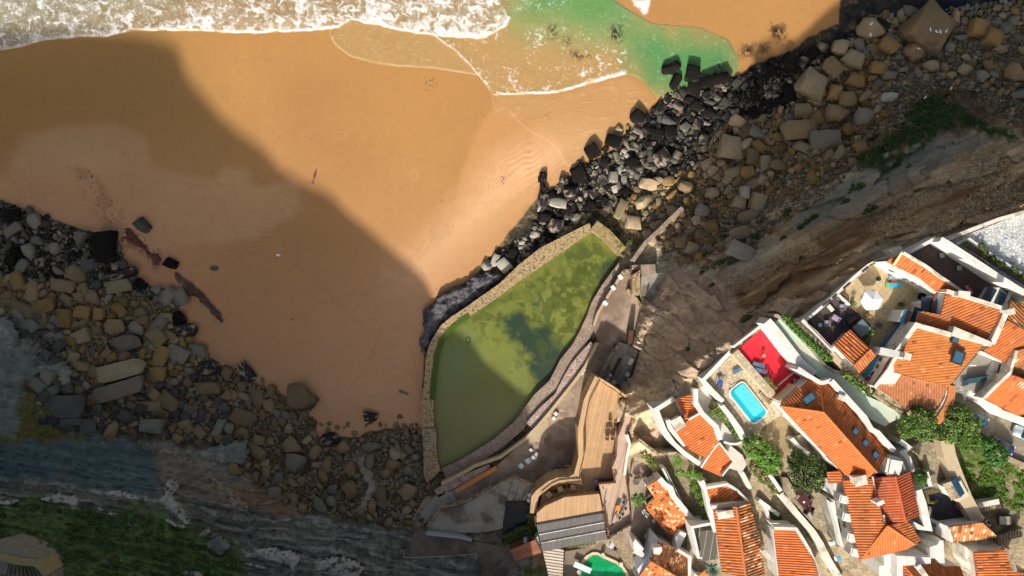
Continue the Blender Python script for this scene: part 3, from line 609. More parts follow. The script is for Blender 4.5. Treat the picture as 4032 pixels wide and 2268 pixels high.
pl(soft(XJp, YJp, T('q 1980,520 2080,480 2110,510 1990,720 1940,700'), 30)*.8, (.03, .05, .03))
pl(soft(XJp, YJp, T('q 1400,820 1440,800 1480,800 1480,850 1430,860'), 14)*.9, (.05, .085, .04))
pl(soft(XJp, YJp, T('q 1520,1300 1640,1160 1760,1160 1700,1300 1600,1440 1480,1440'), 90)*.65, (.045, .06, .045))
dE = pdist(PX, PY, T('q 2100,500 1990,700 1900,820 1870,950 1810,1080 1740,1200 1640,1285 1570,1449 p 1850,300 1560,590 1330,720 1180,810 1030,870'))
pl(sstep(20, 3, dE)*.6, (.03, .04, .015))  # shadow line under the right bank, painted into the water colour
pl(sstep(3.4, 1.6, np.abs(np.hypot(PX-(1344+958*.5217), (PY-(756+1117*.5217))*.75)-9))*.8, (.04, .06, .02))
insd = soft(PX, PY, poolpoly, 4) > .02
fm_ = insd[:-1, :-1] | insd[1:, 1:] | insd[1:, :-1] | insd[:-1, 1:]
ii, jj = np.nonzero(fm_); idp = np.arange(PX.size).reshape(PX.shape)
Fq = np.stack([idp[ii, jj], idp[ii+1, jj], idp[ii+1, jj+1], idp[ii, jj+1]], 1); used = np.unique(Fq); rm = np.zeros(PX.size, np.int64); rm[used] = np.arange(len(used))
s = TX*(H-1.5)/CX; V = np.stack([(PX-CX)*s, -(PY-CY)*s, np.full(PX.shape, 1.5)], -1).reshape(-1, 3)[used]
m_pool = mat('pool_water', None, rough=.12, var=.06, scale=1.5, bump=.02, bscale=1.2, attr=True, spec=.45)
tag(obj_np('pool_water', V, rm[Fq], m_pool, tint=pc.reshape(-1, 3)[used]), kind='structure')
M_seawall = mat('sea_wall_stone', (.40, .29, .15), var=.3, scale=1.2, bump=.12, bscale=3, col2=(.09, .07, .05), c2scale=2.2, c2lo=.52, c2hi=.6)
M_moss = mat('wet_moss', (.06, .10, .01), var=.4, scale=3, bump=.05)
E = empty('sea_wall', W(1700, 1300, 0), 'rough stone wall holding the green tidal pool back from the beach', 'sea wall')
ribbon('wall_top', WT('N 2320,878 2127,976 2045,1040 1966,1117 1892,1168 1830,1213 1776,1247 1737,1280 1708,1323 1688,1362 1676,1420 1670,1512 p 808,160 802,400 826,640 830,900 860,1000', 2.7),
       WT('N 2336,909 2190,1009 2120,1057 2057,1100 1937,1187 1859,1240 1820,1265 1791,1290 1764,1319 1743,1348 1728,1392 1712,1512 p 930,160 932,420 955,640 975,800 1000,875', 2.7), 2.7, -.5, M_seawall, E)
wall('moss_strip', WT('N 1848,1241 1822,1257 1786,1285 1758,1314 1736,1345 1720,1395 1704,1512 p 912,160', 2.78), 1.0, M_moss, drop=.1, parent=E)
wall('corner_block', WT('q 1905,250 2000,320 2120,450', 3.1), 2.2, mat('mossy_block', (.33, .24, .12), var=.4, scale=1.4, bump=.12, bscale=3, col2=(.12, .13, .02), c2scale=.9), zb=0, parent=E)
box('step_block', W(1692, 1732, 2.8), (2.6, 4.4, .5), M_stone, E, rz=.03)
# dark barnacled rock skirt at the foot of the wall on the beach side
def rough_slab(name, pts, z, zb, m, lab, cat, n=1.0, parent=None, group=None, seed=0, grid=.45, dome=.5):
    xs = [p[0] for p in pts]; ys = [p[1] for p in pts]
    gx_ = np.arange(min(xs)-grid, max(xs)+grid, grid); gy_ = np.arange(min(ys)-grid, max(ys)+grid, grid)
    A, B = np.meshgrid(gx_, gy_); jx_ = (fbm(A/1.2, B/1.2, seed+3, 3)-.5)*1.2*n; jy_ = (fbm(A/1.2, B/1.2, seed+7, 3)-.5)*1.2*n
    q = soft(A+jx_, B+jy_, pts, dome*3)
    h = zb+(z-zb)*np.clip((q-.35)/.5, 0, 1)**.6+(fbm(A/1.1, B/1.1, seed, 4)-.5)*n*(z-zb)*.5
    mk = q > .4; fm2 = mk[:-1, :-1] & mk[1:, 1:] & mk[1:, :-1] & mk[:-1, 1:]
    ii, jj = np.nonzero(fm2); idq = np.arange(A.size).reshape(A.shape); Fq = np.stack([idq[ii, jj], idq[ii, jj+1], idq[ii+1, jj+1], idq[ii+1, jj]], 1)
    used = np.unique(Fq); r_ = np.zeros(A.size, np.int64); r_[used] = np.arange(len(used))
    o = obj_np(name, np.stack([A, B, h], -1).reshape(-1, 3)[used], r_[Fq], m, parent)
    return tag(o, lab, cat, group)
M_barn = mat('barnacle_rock', (.13, .12, .125), var=.5, scale=1.6, bump=.3, bscale=2.5, col2=(.035, .03, .045), c2scale=.9, c2lo=.46, c2hi=.6)
rough_slab('rock_apron', WT('q 690,870 720,790 860,715 920,715 1000,640 1110,600 1210,620 1210,660 980,850 800,960 700,1080 650,1180 640,1240 600,1210 590,1130 625,1060 620,900 650,855', .3), 1.5, -.1, M_barn, 'grey barnacled rock apron along the beach foot of the tidal pool wall', 'rock', .9, grid=.22)

# ---- right bank of the pool: ledge, parapet, promenade
wall('stone_ledge', WT('q 2130,560 2010,720 1930,850 1890,960 1840,1070 1780,1180 1690,1290 1610,1449 n 720,700 450,1060 180,1290 p 1350,745 1200,835 1040,905', 2.6), 2.3, M_gaptile, zb=0, side=-.0, label='rough stone ledge with worn steps along the right bank of the tidal pool', cat='ledge')
wall('rubble_strip', WT('n 1420,30 1290,170 1180,300 1080,470 970,690 780,860 600,1060', 3.25), 2.0, M_pink, zb=1.5, label='pinkish rubble filling between the pool ledge and the promenade parapet', cat='rubble strip')
wall('rubble_strip', WT('p 1500,850 1400,890 1280,940 1080,1030 960,1110', 3.1), 1.6, M_pink, zb=1.5, label='pale broken paving strip at the bottom corner of the tidal pool', cat='rubble strip')
wall('parapet', WT('n 1455,0 1310,290 1160,500 1000,700 850,885 700,1060 540,1225 380,1340 230,1449 p 1340,830 1260,880 1010,1010', 4.0), .55, mat('parapet_stone', (.52, .40, .24), var=.2, scale=2, bump=.04), zb=1.5, label='tan stone parapet curving between the tidal pool and the promenade', cat='parapet')
wall('parapet', WT('q 2140,590 2105,640 2055,720 1985,830 1935,920 1905,1010', 4.0), .5, mat('parapet_stone_upper', (.46, .34, .22), var=.2, scale=2, bump=.04), zb=1.5, label='stone parapet with three white posts above the upper right edge of the tidal pool', cat='parapet')
for (a_, b_) in ((2108, 640), (2053, 722), (1992, 838)):
    p = W(1344+a_*.52174, 756+b_*.52174, 4.1); tag(box('parapet_post', p, (1.0, .7, .5), M_plastic, rz=-.9, bev=.05), 'white square post cap on the stone parapet by the tidal pool', 'post', 'white post caps')
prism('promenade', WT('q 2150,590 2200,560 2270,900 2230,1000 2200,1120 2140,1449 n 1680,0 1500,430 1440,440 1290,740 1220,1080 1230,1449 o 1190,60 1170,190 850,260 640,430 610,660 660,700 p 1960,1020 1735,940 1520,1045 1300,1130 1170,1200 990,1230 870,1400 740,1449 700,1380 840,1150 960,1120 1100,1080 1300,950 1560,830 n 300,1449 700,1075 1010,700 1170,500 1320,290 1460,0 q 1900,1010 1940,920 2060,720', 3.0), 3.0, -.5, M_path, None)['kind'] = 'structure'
tag(rough_slab('sunlit_patch', WT('n 860,905 780,1310 700,1270 600,1250 545,1235 700,1070', 3.03), 3.03, 3.0, mat('sunlit_and_pale_concrete', (.46, .37, .25), var=.12, scale=.8), None, None, .25, grid=.4), kind='structure')  # sunlit gap painted as a paler patch on the brown promenade
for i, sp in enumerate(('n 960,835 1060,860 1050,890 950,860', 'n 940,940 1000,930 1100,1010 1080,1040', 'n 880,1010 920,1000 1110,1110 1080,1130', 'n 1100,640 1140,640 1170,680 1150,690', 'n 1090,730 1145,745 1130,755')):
    tag(rough_slab('worn_patch', WT(sp, 3.03), 3.03, 2.99, bpy.data.materials['sunlit_and_pale_concrete'], None, None, .3, grid=.25, dome=.3), kind='structure')
# long timber bench/ramp
wall('timber_ramp', WT('p 1155,1085 1260,1020 1400,940 1565,845', 3.5), .85, mat('orange_timber', (.58, .26, .09), var=.2, scale=2), drop=.4, label='long narrow orange timber ramp lying along the bottom of the promenade', cat='ramp')
# concrete terrace
E = empty('concrete_terrace', W(1860, 2000, 4), 'grey stained concrete terrace with a low edge wall left of the restaurant', 'terrace')
prism('slab', WT('p 990,1245 1170,1218 1340,1150 1520,1045 1735,940 1950,1025 1970,1060 1880,1180 1660,1180 1630,1449 o 230,860 0,900 p 1300,1500 900,1500 870,1449', 4.6), 4.6, 1, M_conc, E)
wall('edge_wall', WT('p 860,1449 990,1240 1170,1215 1340,1148 1515,1040', 5.1), .35, M_stone, zb=2, parent=E)
wall('edge_wall', WT('p 1530,1050 1735,935 1955,1025', 5.1), .35, M_stone, zb=2, parent=E)
for a_, b_ in ((1080, 1240), (1160, 1230), (1255, 1195), (1330, 1145), (1395, 1103), (1455, 1072), (1507, 1055)):
    cyl('rail_post', W(1344+a_*.3907, 1512+b_*.3907, 5.2), .09, 1.3, M_dark, E, 6)
def cable(name, pts, r, m, label=None, cat=None, parent=None, group=None):
    bm = bmesh.new()
    for a, b in zip(pts[:-1], pts[1:]):
        v = b-a; L_ = v.length; q = v.to_track_quat('Z', 'Y').to_matrix().to_4x4()
        bmesh.ops.create_cone(bm, cap_ends=True, segments=6, radius1=r, radius2=r, depth=L_, matrix=Matrix.Translation((a+b)/2) @ q)
    return tag(obj_bm(name, bm, m, parent), label, cat, group)
cable('rail_cable', WT('p 985,1300 1160,1238 1330,1165 1510,1062', 5.6), .04, M_dark, parent=E)
prism('pit_floor', WT('p 1665,1180 1880,1180 1900,1300 o 690,740 700,960 440,1010 250,1010 260,770', 4.75), 4.75, 2, mat('dark_pond', (.02, .022, .025), rough=.25, var=.3), None)['kind'] = 'structure'
E = empty('washing_frame', W(2020, 1990, 5), 'rusty steel frame with cables over the dark pit beside the concrete terrace', 'frame')
for sp in ('o 300,500 390,190', 'o 390,200 670,310', 'o 275,540 590,580', 'o 385,530 450,320', 'o 465,540 580,290', 'o 300,490 275,545'):
    cable('bar', WT(sp, 6.5), .07, M_rust, parent=E)
for a_, b_ in ((300, 490), (390, 185), (390, 490), (470, 490), (665, 310)):
    cyl('post', W(1900+a_*.31056, 1818+b_*.31056, 5.7), .09, 2.2, M_rust, E, 6)
# small flight of steps at bottom left of the terrace
def steps(name, line_a, line_b, n, z0, z1, m, label, cat='steps', base=None):
    """treads between two survey lines (start -> end), rising from z0 to z1"""
    A = T(line_a); B = T(line_b); E_ = empty(name, W(A[0][0], A[0][1], z0), label, cat)
    bm = bmesh.new(); zb_ = min(z0, z1)-1.5 if base is None else base
    for i in range(n):
        t0, t1 = i/n, (i+1)/n; z = z0+(z1-z0)*(i+1)/n
        q = []
        for (P0, P1, t) in ((A[0], A[1], t0), (B[0], B[1], t0), (B[0], B[1], t1-.0), (A[0], A[1], t1-.0)):
            q.append(W(P0[0]+(P1[0]-P0[0])*t, P0[1]+(P1[1]-P0[1])*t, z))
        bm_prism(bm, q, z, zb_)
    obj_bm('treads', bm, m, E_); return E_
steps('stone_steps', 'p 870,1400 790,1500', 'p 780,1380 700,1480', 7, 3.2, 1.6, M_conc, 'short flight of grey concrete steps below the corner of the tidal pool', base=0)
prism('lower_path', WT('p 960,1120 700,1380 640,1449 740,1500 1000,1240 1180,1200 1100,1080', 3.1), 3.1, 0, M_conc)['kind'] = 'structure'
prism('lower_yard', WT('x 1440,640 1600,700 2380,850 o 350,1090 400,1260 540,1449 540,1600 100,1600 x 2480,1250 2480,1090 2100,1100 1380,1120 1340,960', 5.2), 5.2, 1, mat('brown_concrete', (.21, .17, .13), var=.3, scale=.4, col2=(.12, .11, .09), c2scale=.3))['kind'] = 'structure'
wall('drain_channel', WT('x 1620,735 2200,800 2390,850', 5.9), .45, mat('pale_blue_concrete', (.42, .46, .46), var=.2), zb=3, label='thin pale blue-white channel wall below the grey concrete terrace', cat='channel')
cable('rail_pipe', WT('x 1190,1060 1200,1015 1250,1030 1235,1130 1400,1135 2000,1110 2480,1070', 6.0), .05, M_oldwhite, 'thin pale pipe rail running along the lower yard', 'rail')
E = empty('fan_steps', W(2000, 2180, 5.3), 'fan of curved stone steps at the bottom edge left of the small brown roof', 'steps')
for k in range(7):
    a = math.radians(35-k*14); c0 = W(1900+235*.31056, 1818+1385*.31056, 5.3+.22*k)
    dx, dy = math.cos(a), math.sin(a); p0 = c0+Vector((dx, dy, 0))*1.6; p1 = c0+Vector((dx, dy, 0))*6.2
    wall('step', [Vector((p0.x, p0.y, 5.3+.22*k)), Vector((p1.x, p1.y, 5.3+.22*k))], .85, M_gaptile, zb=4.5, parent=E)

# ------------------------------------------------------------------ timber decks and restaurant
E = empty('sun_deck', W(2330, 1750, 9), 'large curved timber sun deck with a boarded parapet above the promenade', 'deck')
prism('floor', WT('n 1480,480 1800,690 1745,700 1710,860 1720,960 1690,1120 1700,1200 1680,1449 o 1640,110 1640,270 1480,300 1490,410 1040,450 790,560 690,650 760,410 1000,260 1200,250 1225,130 n 1285,1449 1275,1090 1350,740', 8), 8, 3, M_deck, E)
wall('parapet', WT('n 1462,440 1318,745 1250,1082 1258,1449 o 1200,160 1215,225 1100,232 960,240 850,285 700,400 665,450 640,655', 9.1), 1.15, M_deckcl, zb=3, parent=E)
wall('rail', WT('n 1490,475 1352,745 1283,1082 1285,1449 o 1228,165 1236,255 1100,262 970,275 870,320 745,420', 9.6), .12, M_rust, drop=.2, parent=E)
wall('rail', WT('n 1470,450 1650,560 1830,690', 9.3), .45, M_deckcl, zb=5, parent=E)
E = empty('rock_outcrop', W(2460, 1610, 9), 'pale sandstone outcrop breaking through the right edge of the sun deck', 'rock')
rough_slab('rock_face', WT('n 1760,690 1860,720 1960,800 1950,900 1800,960 1730,1000 1680,1010 1700,900 1715,780', 8), 9.3, 7.5, mat('sandstone', (.55, .42, .26), var=.3, scale=.9, bump=.2, bscale=2), None, None, .8, parent=E, grid=.3)
E = empty('boardwalk', W(2450, 1700, 11), 'narrow bleached boardwalk rising beside the sun deck to the village', 'boardwalk')
prism('boards', WT('n 1820,900 1905,930 1850,1080 1830,1170 1825,1449 o 1810,80 1640,90 n 1700,1449 1720,1190 1790,1010', 11), 11, 6, M_deckp, E)
wall('side_wall', WT('n 1830,1165 1865,1280 1830,1449 o 1800,170', 12), .5, M_white, zb=8, parent=E)
E = empty('upper_deck', W(2420, 1990, 10), 'bleached pink timber deck with dark railings on the right of the restaurant', 'deck')
prism('floor', WT('o 1480,300 1680,280 1645,95 1810,80 1850,400 1890,770 1580,960 1560,900 1525,640', 10), 10, 5, M_deckp, E)
wall('railing', WT('o 1485,300 1680,285', 11), .35, M_deckcl, drop=1.2, parent=E)
wall('railing', WT('o 1530,650 1565,860 1585,965 1700,905', 11), .3, M_rust, drop=.25, parent=E)
wall('railing', WT('o 1645,100 1665,200 1690,270', 11), .25, M_rust, drop=.25, parent=E)
wall('railing', WT('o 1820,180 1855,420 1890,780 1760,860', 11), .25, M_rust, drop=.25, parent=E)
for sp in ('o 1530,330', 'o 1550,500', 'o 1540,650', 'o 1565,820', 'o 1585,960', 'o 1690,905', 'o 1760,865', 'o 1888,775', 'o 1870,600', 'o 1855,420', 'o 1835,280'):
    q = T(sp)[0]; cyl('rail_post', W(q[0], q[1], 10.6), .1, 1.3, M_rust, E, 6)
# ------------------------------------------------------------------ tiled roofs as real corrugated faces
def roofmat(name, base, var=.1, pv=.38, dirt=None, dscale=.5, dlo=.5, dhi=.65, hue=.0):
    """tint attribute carries the shade of each tile"""
    m = mat(name, None, rough=.85, var=var, scale=.9, attr=True, bump=.015, bscale=9, spec=.2, col2=dirt, c2scale=dscale, c2lo=dlo, c2hi=dhi)
    m['base'] = base; m['pv'] = pv; return m
R_or = roofmat('orange_tiles', (.50, .15, .045), dirt=(.30, .13, .06), dscale=.35, dlo=.5, dhi=.75)
R_br = roofmat('bright_tiles', (.57, .155, .045), pv=.24, dirt=(.44, .14, .05), dscale=.3, dlo=.5, dhi=.75)
R_red = roofmat('red_tiles', (.44, .105, .04), pv=.22, dirt=(.30, .09, .045), dscale=.3)
R_old = roofmat('mottled_tiles', (.68, .20, .06), pv=.75, dirt=(.30, .12, .05), dscale=.4)
R_mix = roofmat('lichened_tiles', (.46, .17, .06), pv=.55, dirt=(.20, .12, .06), dscale=.35)
R_brn = roofmat('brown_flat_tiles', (.40, .155, .07), pv=.22, dirt=(.20, .15, .10), dscale=.22, dlo=.5, dhi=.6)
R_smooth = roofmat('smooth_orange_tiles', (.54, .185, .05), pv=.24, dirt=(.42, .15, .05), dscale=.25, dlo=.5, dhi=.75)
def tiled(name, pts, m, parent, pitch=.42, amp=.06, course=.75, seed=0, thick=.18, steep=1.0):
    amp *= .55; pitch = min(pitch, .40) if pitch < .58 else .48
    """roof plane through world points pts: ridges run down the slope; returns object"""
    c = sum((Vector(p) for p in pts), Vector())/len(pts); n = Vector()
    for i in range(len(pts)):
        a, b = Vector(pts[i]), Vector(pts[(i+1) % len(pts)]); n += Vector(((a.y-b.y)*(a.z+b.z), (a.z-b.z)*(a.x+b.x), (a.x-b.x)*(a.y+b.y)))
    n.normalize()
    if n.z < 0: n = -n
    dn = Vector((n.x, n.y, 0)); dn = dn.normalized() if dn.length > 1e-3 else Vector((0, 1, 0))
    dv = (dn-n*dn.dot(n)).normalized(); du = dv.cross(n).normalized()
    L2 = [((Vector(p)-c).dot(du), (Vector(p)-c).dot(dv)) for p in pts]
    bm = bmesh.new(); vs = [bm.verts.new((u, v, 0)) for u, v in L2]
    f = bm.faces.new(vs); bmesh.ops.triangulate(bm, faces=[f])
    us = [q[0] for q in L2]; vv = [q[1] for q in L2]
    k = math.ceil(min(us)/(pitch/4))
    while k*pitch/4 < max(us):
        bmesh.ops.bisect_plane(bm, geom=bm.verts[:]+bm.edges[:]+bm.faces[:], plane_co=(k*pitch/4, 0, 0), plane_no=(1, 0, 0), dist=1e-4); k += 1
    k = math.ceil(min(vv)/course)
    while k*course < max(vv):
        bmesh.ops.bisect_plane(bm, geom=bm.verts[:]+bm.edges[:]+bm.faces[:], plane_co=(0, k*course, 0), plane_no=(0, 1, 0), dist=1e-4); k += 1
    bmesh.ops.triangulate(bm, faces=bm.faces[:])
    bm.normal_update()
    V = []; F = []; TT = []; base = np.array(m['base']); pv = m['pv']; rs = random.Random(seed*77+len(pts))
    shade = {}
    for f in bm.faces:
        cc = f.calc_center_median(); key = (math.floor(cc.x/pitch+.5), math.floor(cc.y/course))
        if key not in shade:
            r = rs.random(); q = 1+pv*(r-.5)*.9
            cl_ = base*q
            if r > .955: cl_ = base*1.2+.05
            if r < .03: cl_ = base*.5
            if pv > .5 and r > .86: cl_ = np.array((.80, .50, .30))
            if pv > .5 and r < .10: cl_ = base*.35
            shade[key] = np.clip(cl_, 0, .9)
        ids = []
        for v in f.verts:
            u_, v_ = v.co.x, v.co.y
            hgt = amp*math.cos(2*math.pi*u_/pitch)
            w_ = c+du*u_+dv*v_+n*hgt
            # keep overlap step between courses
            w_ = w_+n*(.02*((v_/course) % 1.0 > .97))
            ids.append(len(V)); V.append(w_)
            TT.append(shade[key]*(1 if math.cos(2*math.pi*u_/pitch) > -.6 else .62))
        a_, b_, c_ = [V[i] for i in ids]
        if (b_-a_).cross(c_-a_).z < 0: ids = ids[::-1]
        F.append(ids)
    bm.free()
    # edge skirt so the roof has thickness
    nn = len(pts)
    for i in range(nn):
        a, b = Vector(pts[i]), Vector(pts[(i+1) % nn]); k0 = len(V)
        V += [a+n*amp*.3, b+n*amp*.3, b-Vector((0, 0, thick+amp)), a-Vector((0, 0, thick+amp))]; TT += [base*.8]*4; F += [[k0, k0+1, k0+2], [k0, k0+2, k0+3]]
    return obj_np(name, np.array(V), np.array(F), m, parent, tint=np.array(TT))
def ridge(name, a, b, m, parent, r=.16):
    v = b-a; q = v.to_track_quat('Z', 'Y').to_matrix().to_4x4(); bm = bmesh.new()
    bmesh.ops.create_cone(bm, cap_ends=True, segments=8, radius1=r, radius2=r, depth=v.length, matrix=Matrix.Translation((a+b)/2) @ q)
    nv = len(bm.verts); o = obj_bm(name, bm, m, parent)
    at = o.data.attributes.new('tint', 'FLOAT_COLOR', 'POINT'); cc = np.ones((nv, 4), np.float32); cc[:, :3] = np.array(m['base'])*1.12; at.data.foreach_set('color', cc.ravel()); return o
def body(pts, zb, m, parent, inset=.35, name='walls', top=-.12):
    """walls under a roof outline (top follows the roof)"""
    c = sum((Vector(p) for p in pts), Vector())/len(pts); out = []
    for p in pts:
        d_ = Vector((c.x-p[0], c.y-p[1])); L_ = d_.length; d_ = d_/L_*min(inset*1.3, L_*.3); out.append(Vector((p[0]+d_.x, p[1]+d_.y, p[2]+top)))
    bm = bmesh.new(); bm_prism(bm, out, None, zb); return obj_bm(name, bm, m, parent)
def chimney(parent, p, s=(1.1, .7, 1.8), rz=0., m=None, name='chimney'):
    s = (s[0]*.58, s[1]*.6, s[2]*.62)
    bm = bmesh.new(); box_bm(bm, (p[0], p[1], p[2]+s[2]/2-.4), (s[0], s[1], s[2]+.8), rz); bmesh.ops.bevel(bm, geom=bm.edges[:], offset=.06, segments=1, affect='EDGES')
    o = obj_bm(name, bm, m or M_white, parent)
    box('cap', (p[0], p[1], p[2]+s[2]+.08), (s[0]*1.2, s[1]*1.25, .14), m or M_oldwhite, o, rz=rz)
    return o
def skylight(parent, p, s=(1.2, 1.8), rz=0., tilt=.0, m=None):
    o = box('skylight', p, (s[0], s[1], .3), M_dark, parent, rz=rz); box('glass', (p[0], p[1], p[2]+.14), (s[0]*.72, s[1]*.76, .06), m or mat_sky, o, rz=rz); return o
mat_sky = mat('skylight_glass', (.05, .12, .19), rough=.15, spec=.8, var=.1)
def plane_z(pts, x, y):
    a, b, c = [Vector(p) for p in pts[:3]]; n = (b-a).cross(c-a); return a.z-(n.x*(x-a.x)+n.y*(y-a.y))/n.z
def on_roof(pts, spec, dz=0.):
    """point of a roof plane seen at a survey position"""
    q = T(spec)[0]; a, b, c = [Vector(p) for p in pts[:3]]; n = (b-a).cross(c-a)
    o = Vector((0, 0, H)); d_ = W(q[0], q[1], 0)-o; t = n.dot(a-o)/n.dot(d_); p = o+d_*t; return Vector((p.x, p.y, p.z+dz))
def facade(parent, a, b, items, m_frame=None, out=1):
    """windows and doors on the wall from world a to b: (name, t, z, w, h, mat)"""
    v = Vector((b.x-a.x, b.y-a.y, 0)); L_ = v.length; v.normalize(); nrm = Vector((v.y, -v.x, 0))*out; rz = math.atan2(v.y, v.x)
    for (nm, t, z, w_, h_, mm) in items:
        p = Vector((a.x, a.y, 0))+v*L_*t+nrm*.04
        o = box(nm, (p.x, p.y, z), (w_, .16, h_), m_frame or M_white, parent, rz=rz)
        q = p+nrm*.07; box('pane', (q.x, q.y, z), (w_*.8, .1, h_*.82), mm, o, rz=rz)
def house(name, loc, label, cat='house'):
    q = T(loc)[0]; return empty(name, W(q[0], q[1], 10), label, cat)

# ---- the long hipped house right of the swimming pool deck
E = house('hipped_house', 'F 2090,1030', 'long orange hipped-roof house standing right of the blue swimming pool deck')
A = WT('e 860,145,33.2', 0)[0]; B = WT('e 300,635,33.2', 0)[0]; Cc = WT('e 1035,738,35.6', 0)[0]; D_ = WT('e 990,285,33.6', 0)[0]
R2 = WT('h 2370,470,35.6', 0)[0]; S1 = WT('h 1840,560,33.2', 0)[0]; S2 = WT('h 2160,590,33.4', 0)[0]; N1 = WT('e 1110,255,33.4', 0)[0]; N2 = WT('e 1840,1110,33.3', 0)[0]; N3 = WT('h 2535,190,33.3', 0)[0]
F1 = [A, B, Cc, D_]; F2 = [B, S1, S2, R2, Cc]; F3 = [D_, Cc, R2, N3, N2, N1]
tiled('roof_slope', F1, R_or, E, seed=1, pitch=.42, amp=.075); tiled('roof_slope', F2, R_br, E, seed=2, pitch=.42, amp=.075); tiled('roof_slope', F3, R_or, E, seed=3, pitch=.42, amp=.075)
for a, b in ((B, Cc), (Cc, R2), (D_, Cc)): ridge('ridge_tiles', a+Vector((0, 0, .05)), b+Vector((0, 0, .05)), R_br, E)
bm = bmesh.new(); bm_prism(bm, [p-Vector((0, 0, .35)) for p in (A+Vector((.2, -.3, 0)), B+Vector((.6, .1, 0)), S1+Vector((0, .7, 0)), S2+Vector((.2, .4, 0)), R2, N3, N2, N1)], 32.85, 25); obj_bm('walls', bm, M_white, E)
F4 = WT('e 1110,262,32.9 1172,222,33.1 1840,1035,33.1 2225,1398,33.1 2090,1449,32.8 1845,1125,32.8', 0)
tiled('lean_to_roof', [F4[0], F4[1], F4[2], F4[5]], R_or, E, seed=4); tiled('lean_to_roof', [F4[5], F4[2], F4[3], F4[4]], R_or, E, seed=5)
wall('parapet', WT('e 1180,212 1500,570 1740,830 1850,1030 1960,1090 2240,1400', 34.0), .75, M_white, zb=26, parent=E)
wall('parapet', WT('e 610,0 800,130 900,190 1000,250 1060,240 1180,205', 33.8), .6, M_white, zb=27, parent=E)
chimney(E, on_roof(F3, 'e 1275,475'), (1.5, 1.1, 2.0), -.4); chimney(E, on_roof(F2, 'h 2000,560'), (2.6, 1.9, 2.6), .2)
for sp, ff in (('e 790,505', F1), ('e 1558,1080', F3), ('e 1725,1275', F3), ('g 40,1262', F3), ('h 2325,180', F3)):
    skylight(E, on_roof(ff, sp, .12), (1.3, 2.0) if ff is F1 else (.95, 1.5), rz=-.95 if ff is F1 else -.65)
wall('band', WT('e 620,330 540,420 330,600', 32.0), 1.0, mat('cream_render', (.60, .52, .33), var=.05), zb=28, parent=E)
facade(E, WT('e 860,190', 30)[0], WT('e 250,570', 30)[0], [('window', .45, 30.6, 1.3, 1.5, M_glass), ('door', .7, 30.2, 1.1, 2.1, M_brownwin)], out=-1)

# ---- corner house below it
E = house('corner_house', 'F 2200,1330', 'big orange-roofed house with a red extension roof beside the dark round tree')
a0 = WT('h 1785,612,33.2 2315,562,33.9 i 200,1103,34.9 270,1160,35.0 j 2080,1178,32.9', 0)
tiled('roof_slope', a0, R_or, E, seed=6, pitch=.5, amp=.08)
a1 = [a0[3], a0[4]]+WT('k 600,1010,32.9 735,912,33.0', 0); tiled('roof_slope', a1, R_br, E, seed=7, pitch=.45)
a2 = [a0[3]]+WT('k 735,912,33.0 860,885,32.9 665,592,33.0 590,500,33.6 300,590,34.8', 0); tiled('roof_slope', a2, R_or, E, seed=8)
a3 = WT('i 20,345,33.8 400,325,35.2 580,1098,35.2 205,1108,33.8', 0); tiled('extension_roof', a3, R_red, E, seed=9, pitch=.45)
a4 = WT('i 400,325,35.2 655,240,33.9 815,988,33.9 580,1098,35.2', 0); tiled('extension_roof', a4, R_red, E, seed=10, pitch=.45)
ridge('ridge_tiles', a3[1], a3[2], R_red, E); ridge('ridge_tiles', a0[3], a0[4]+Vector((0, 0, .1)), R_or, E); ridge('ridge_tiles', a0[3], a1[3], R_or, E)
bo = [a0[0], a3[0], a3[1], a4[1], a4[2], a2[3], a2[2], a1[2], a0[4]]; body([Vector((p.x, p.y, 32.9)) for p in bo], 24, M_white, E, .7)
wall('white_coping', WT('i 20,330 100,700 200,1090', 34.4), .18, M_white, drop=.5, parent=E)
chimney(E, on_roof(a0, 'h 2330,930'), (1.6, .8, 2.6), .5); chimney(E, on_roof(a3, 'i 175,1020'), (.35, 1.6, .9), .25)
wall('balcony_wall', WT('h 1610,960 j 1620,180 1700,560 1790,960', 30.2), .35, M_white, drop=1.3, parent=E)
prism('balcony_floor', WT('j 1625,190 1740,160 1900,600 2010,960 1800,970 1700,560', 29.3), 29.3, 24, M_conc, E)
for sp in ('j 1800,120', 'j 1850,420', 'j 1930,760', 'j 1990,1010'):
    q = T(sp)[0]; p = W(q[0], q[1], 32.0); box('balcony_pier', p, (2.0, 1.4, 2.2), M_white, E, rz=-.25, bev=.2)
prism('side_wing', WT('h 1640,650 1780,650 1850,950 1840,1020 1700,900', 31.5), 31.5, 24, M_white, E)
tiled('porch_roof', WT('h 1530,475,32.4 1760,440,33.0 1790,560,33.0 1765,650,33.0 1560,665,32.4', 0), R_or, E, seed=11)
prism('rear_wing', WT('i 0,300 100,230 450,190 600,235 420,322 20,345', 33.2), 33.2, 25, M_white, E)
box('window', W(3432+160*.2329, 1800+300*.2329, 33.25), (1.6, .5, .1), M_glass, E, rz=.1); box('window', W(3432+320*.2329, 1800+270*.2329, 33.25), (1.1, .5, .1), M_glass, E, rz=-.5)
E = empty('white_shed', W(3510, 1830, 31), 'small rounded white shed with a blue lid between two big tiled roofs', 'shed')
box('body', W(3432+305*.2329, 1800+130*.2329, 33.4), (2.3, 2.8, 3.0), M_white, E, rz=-.2, bev=.35); box('lid', W(3432+400*.2329, 1800+150*.2329, 33.8), (1.1, 2.6, .3), M_blueband, E, rz=-.2)

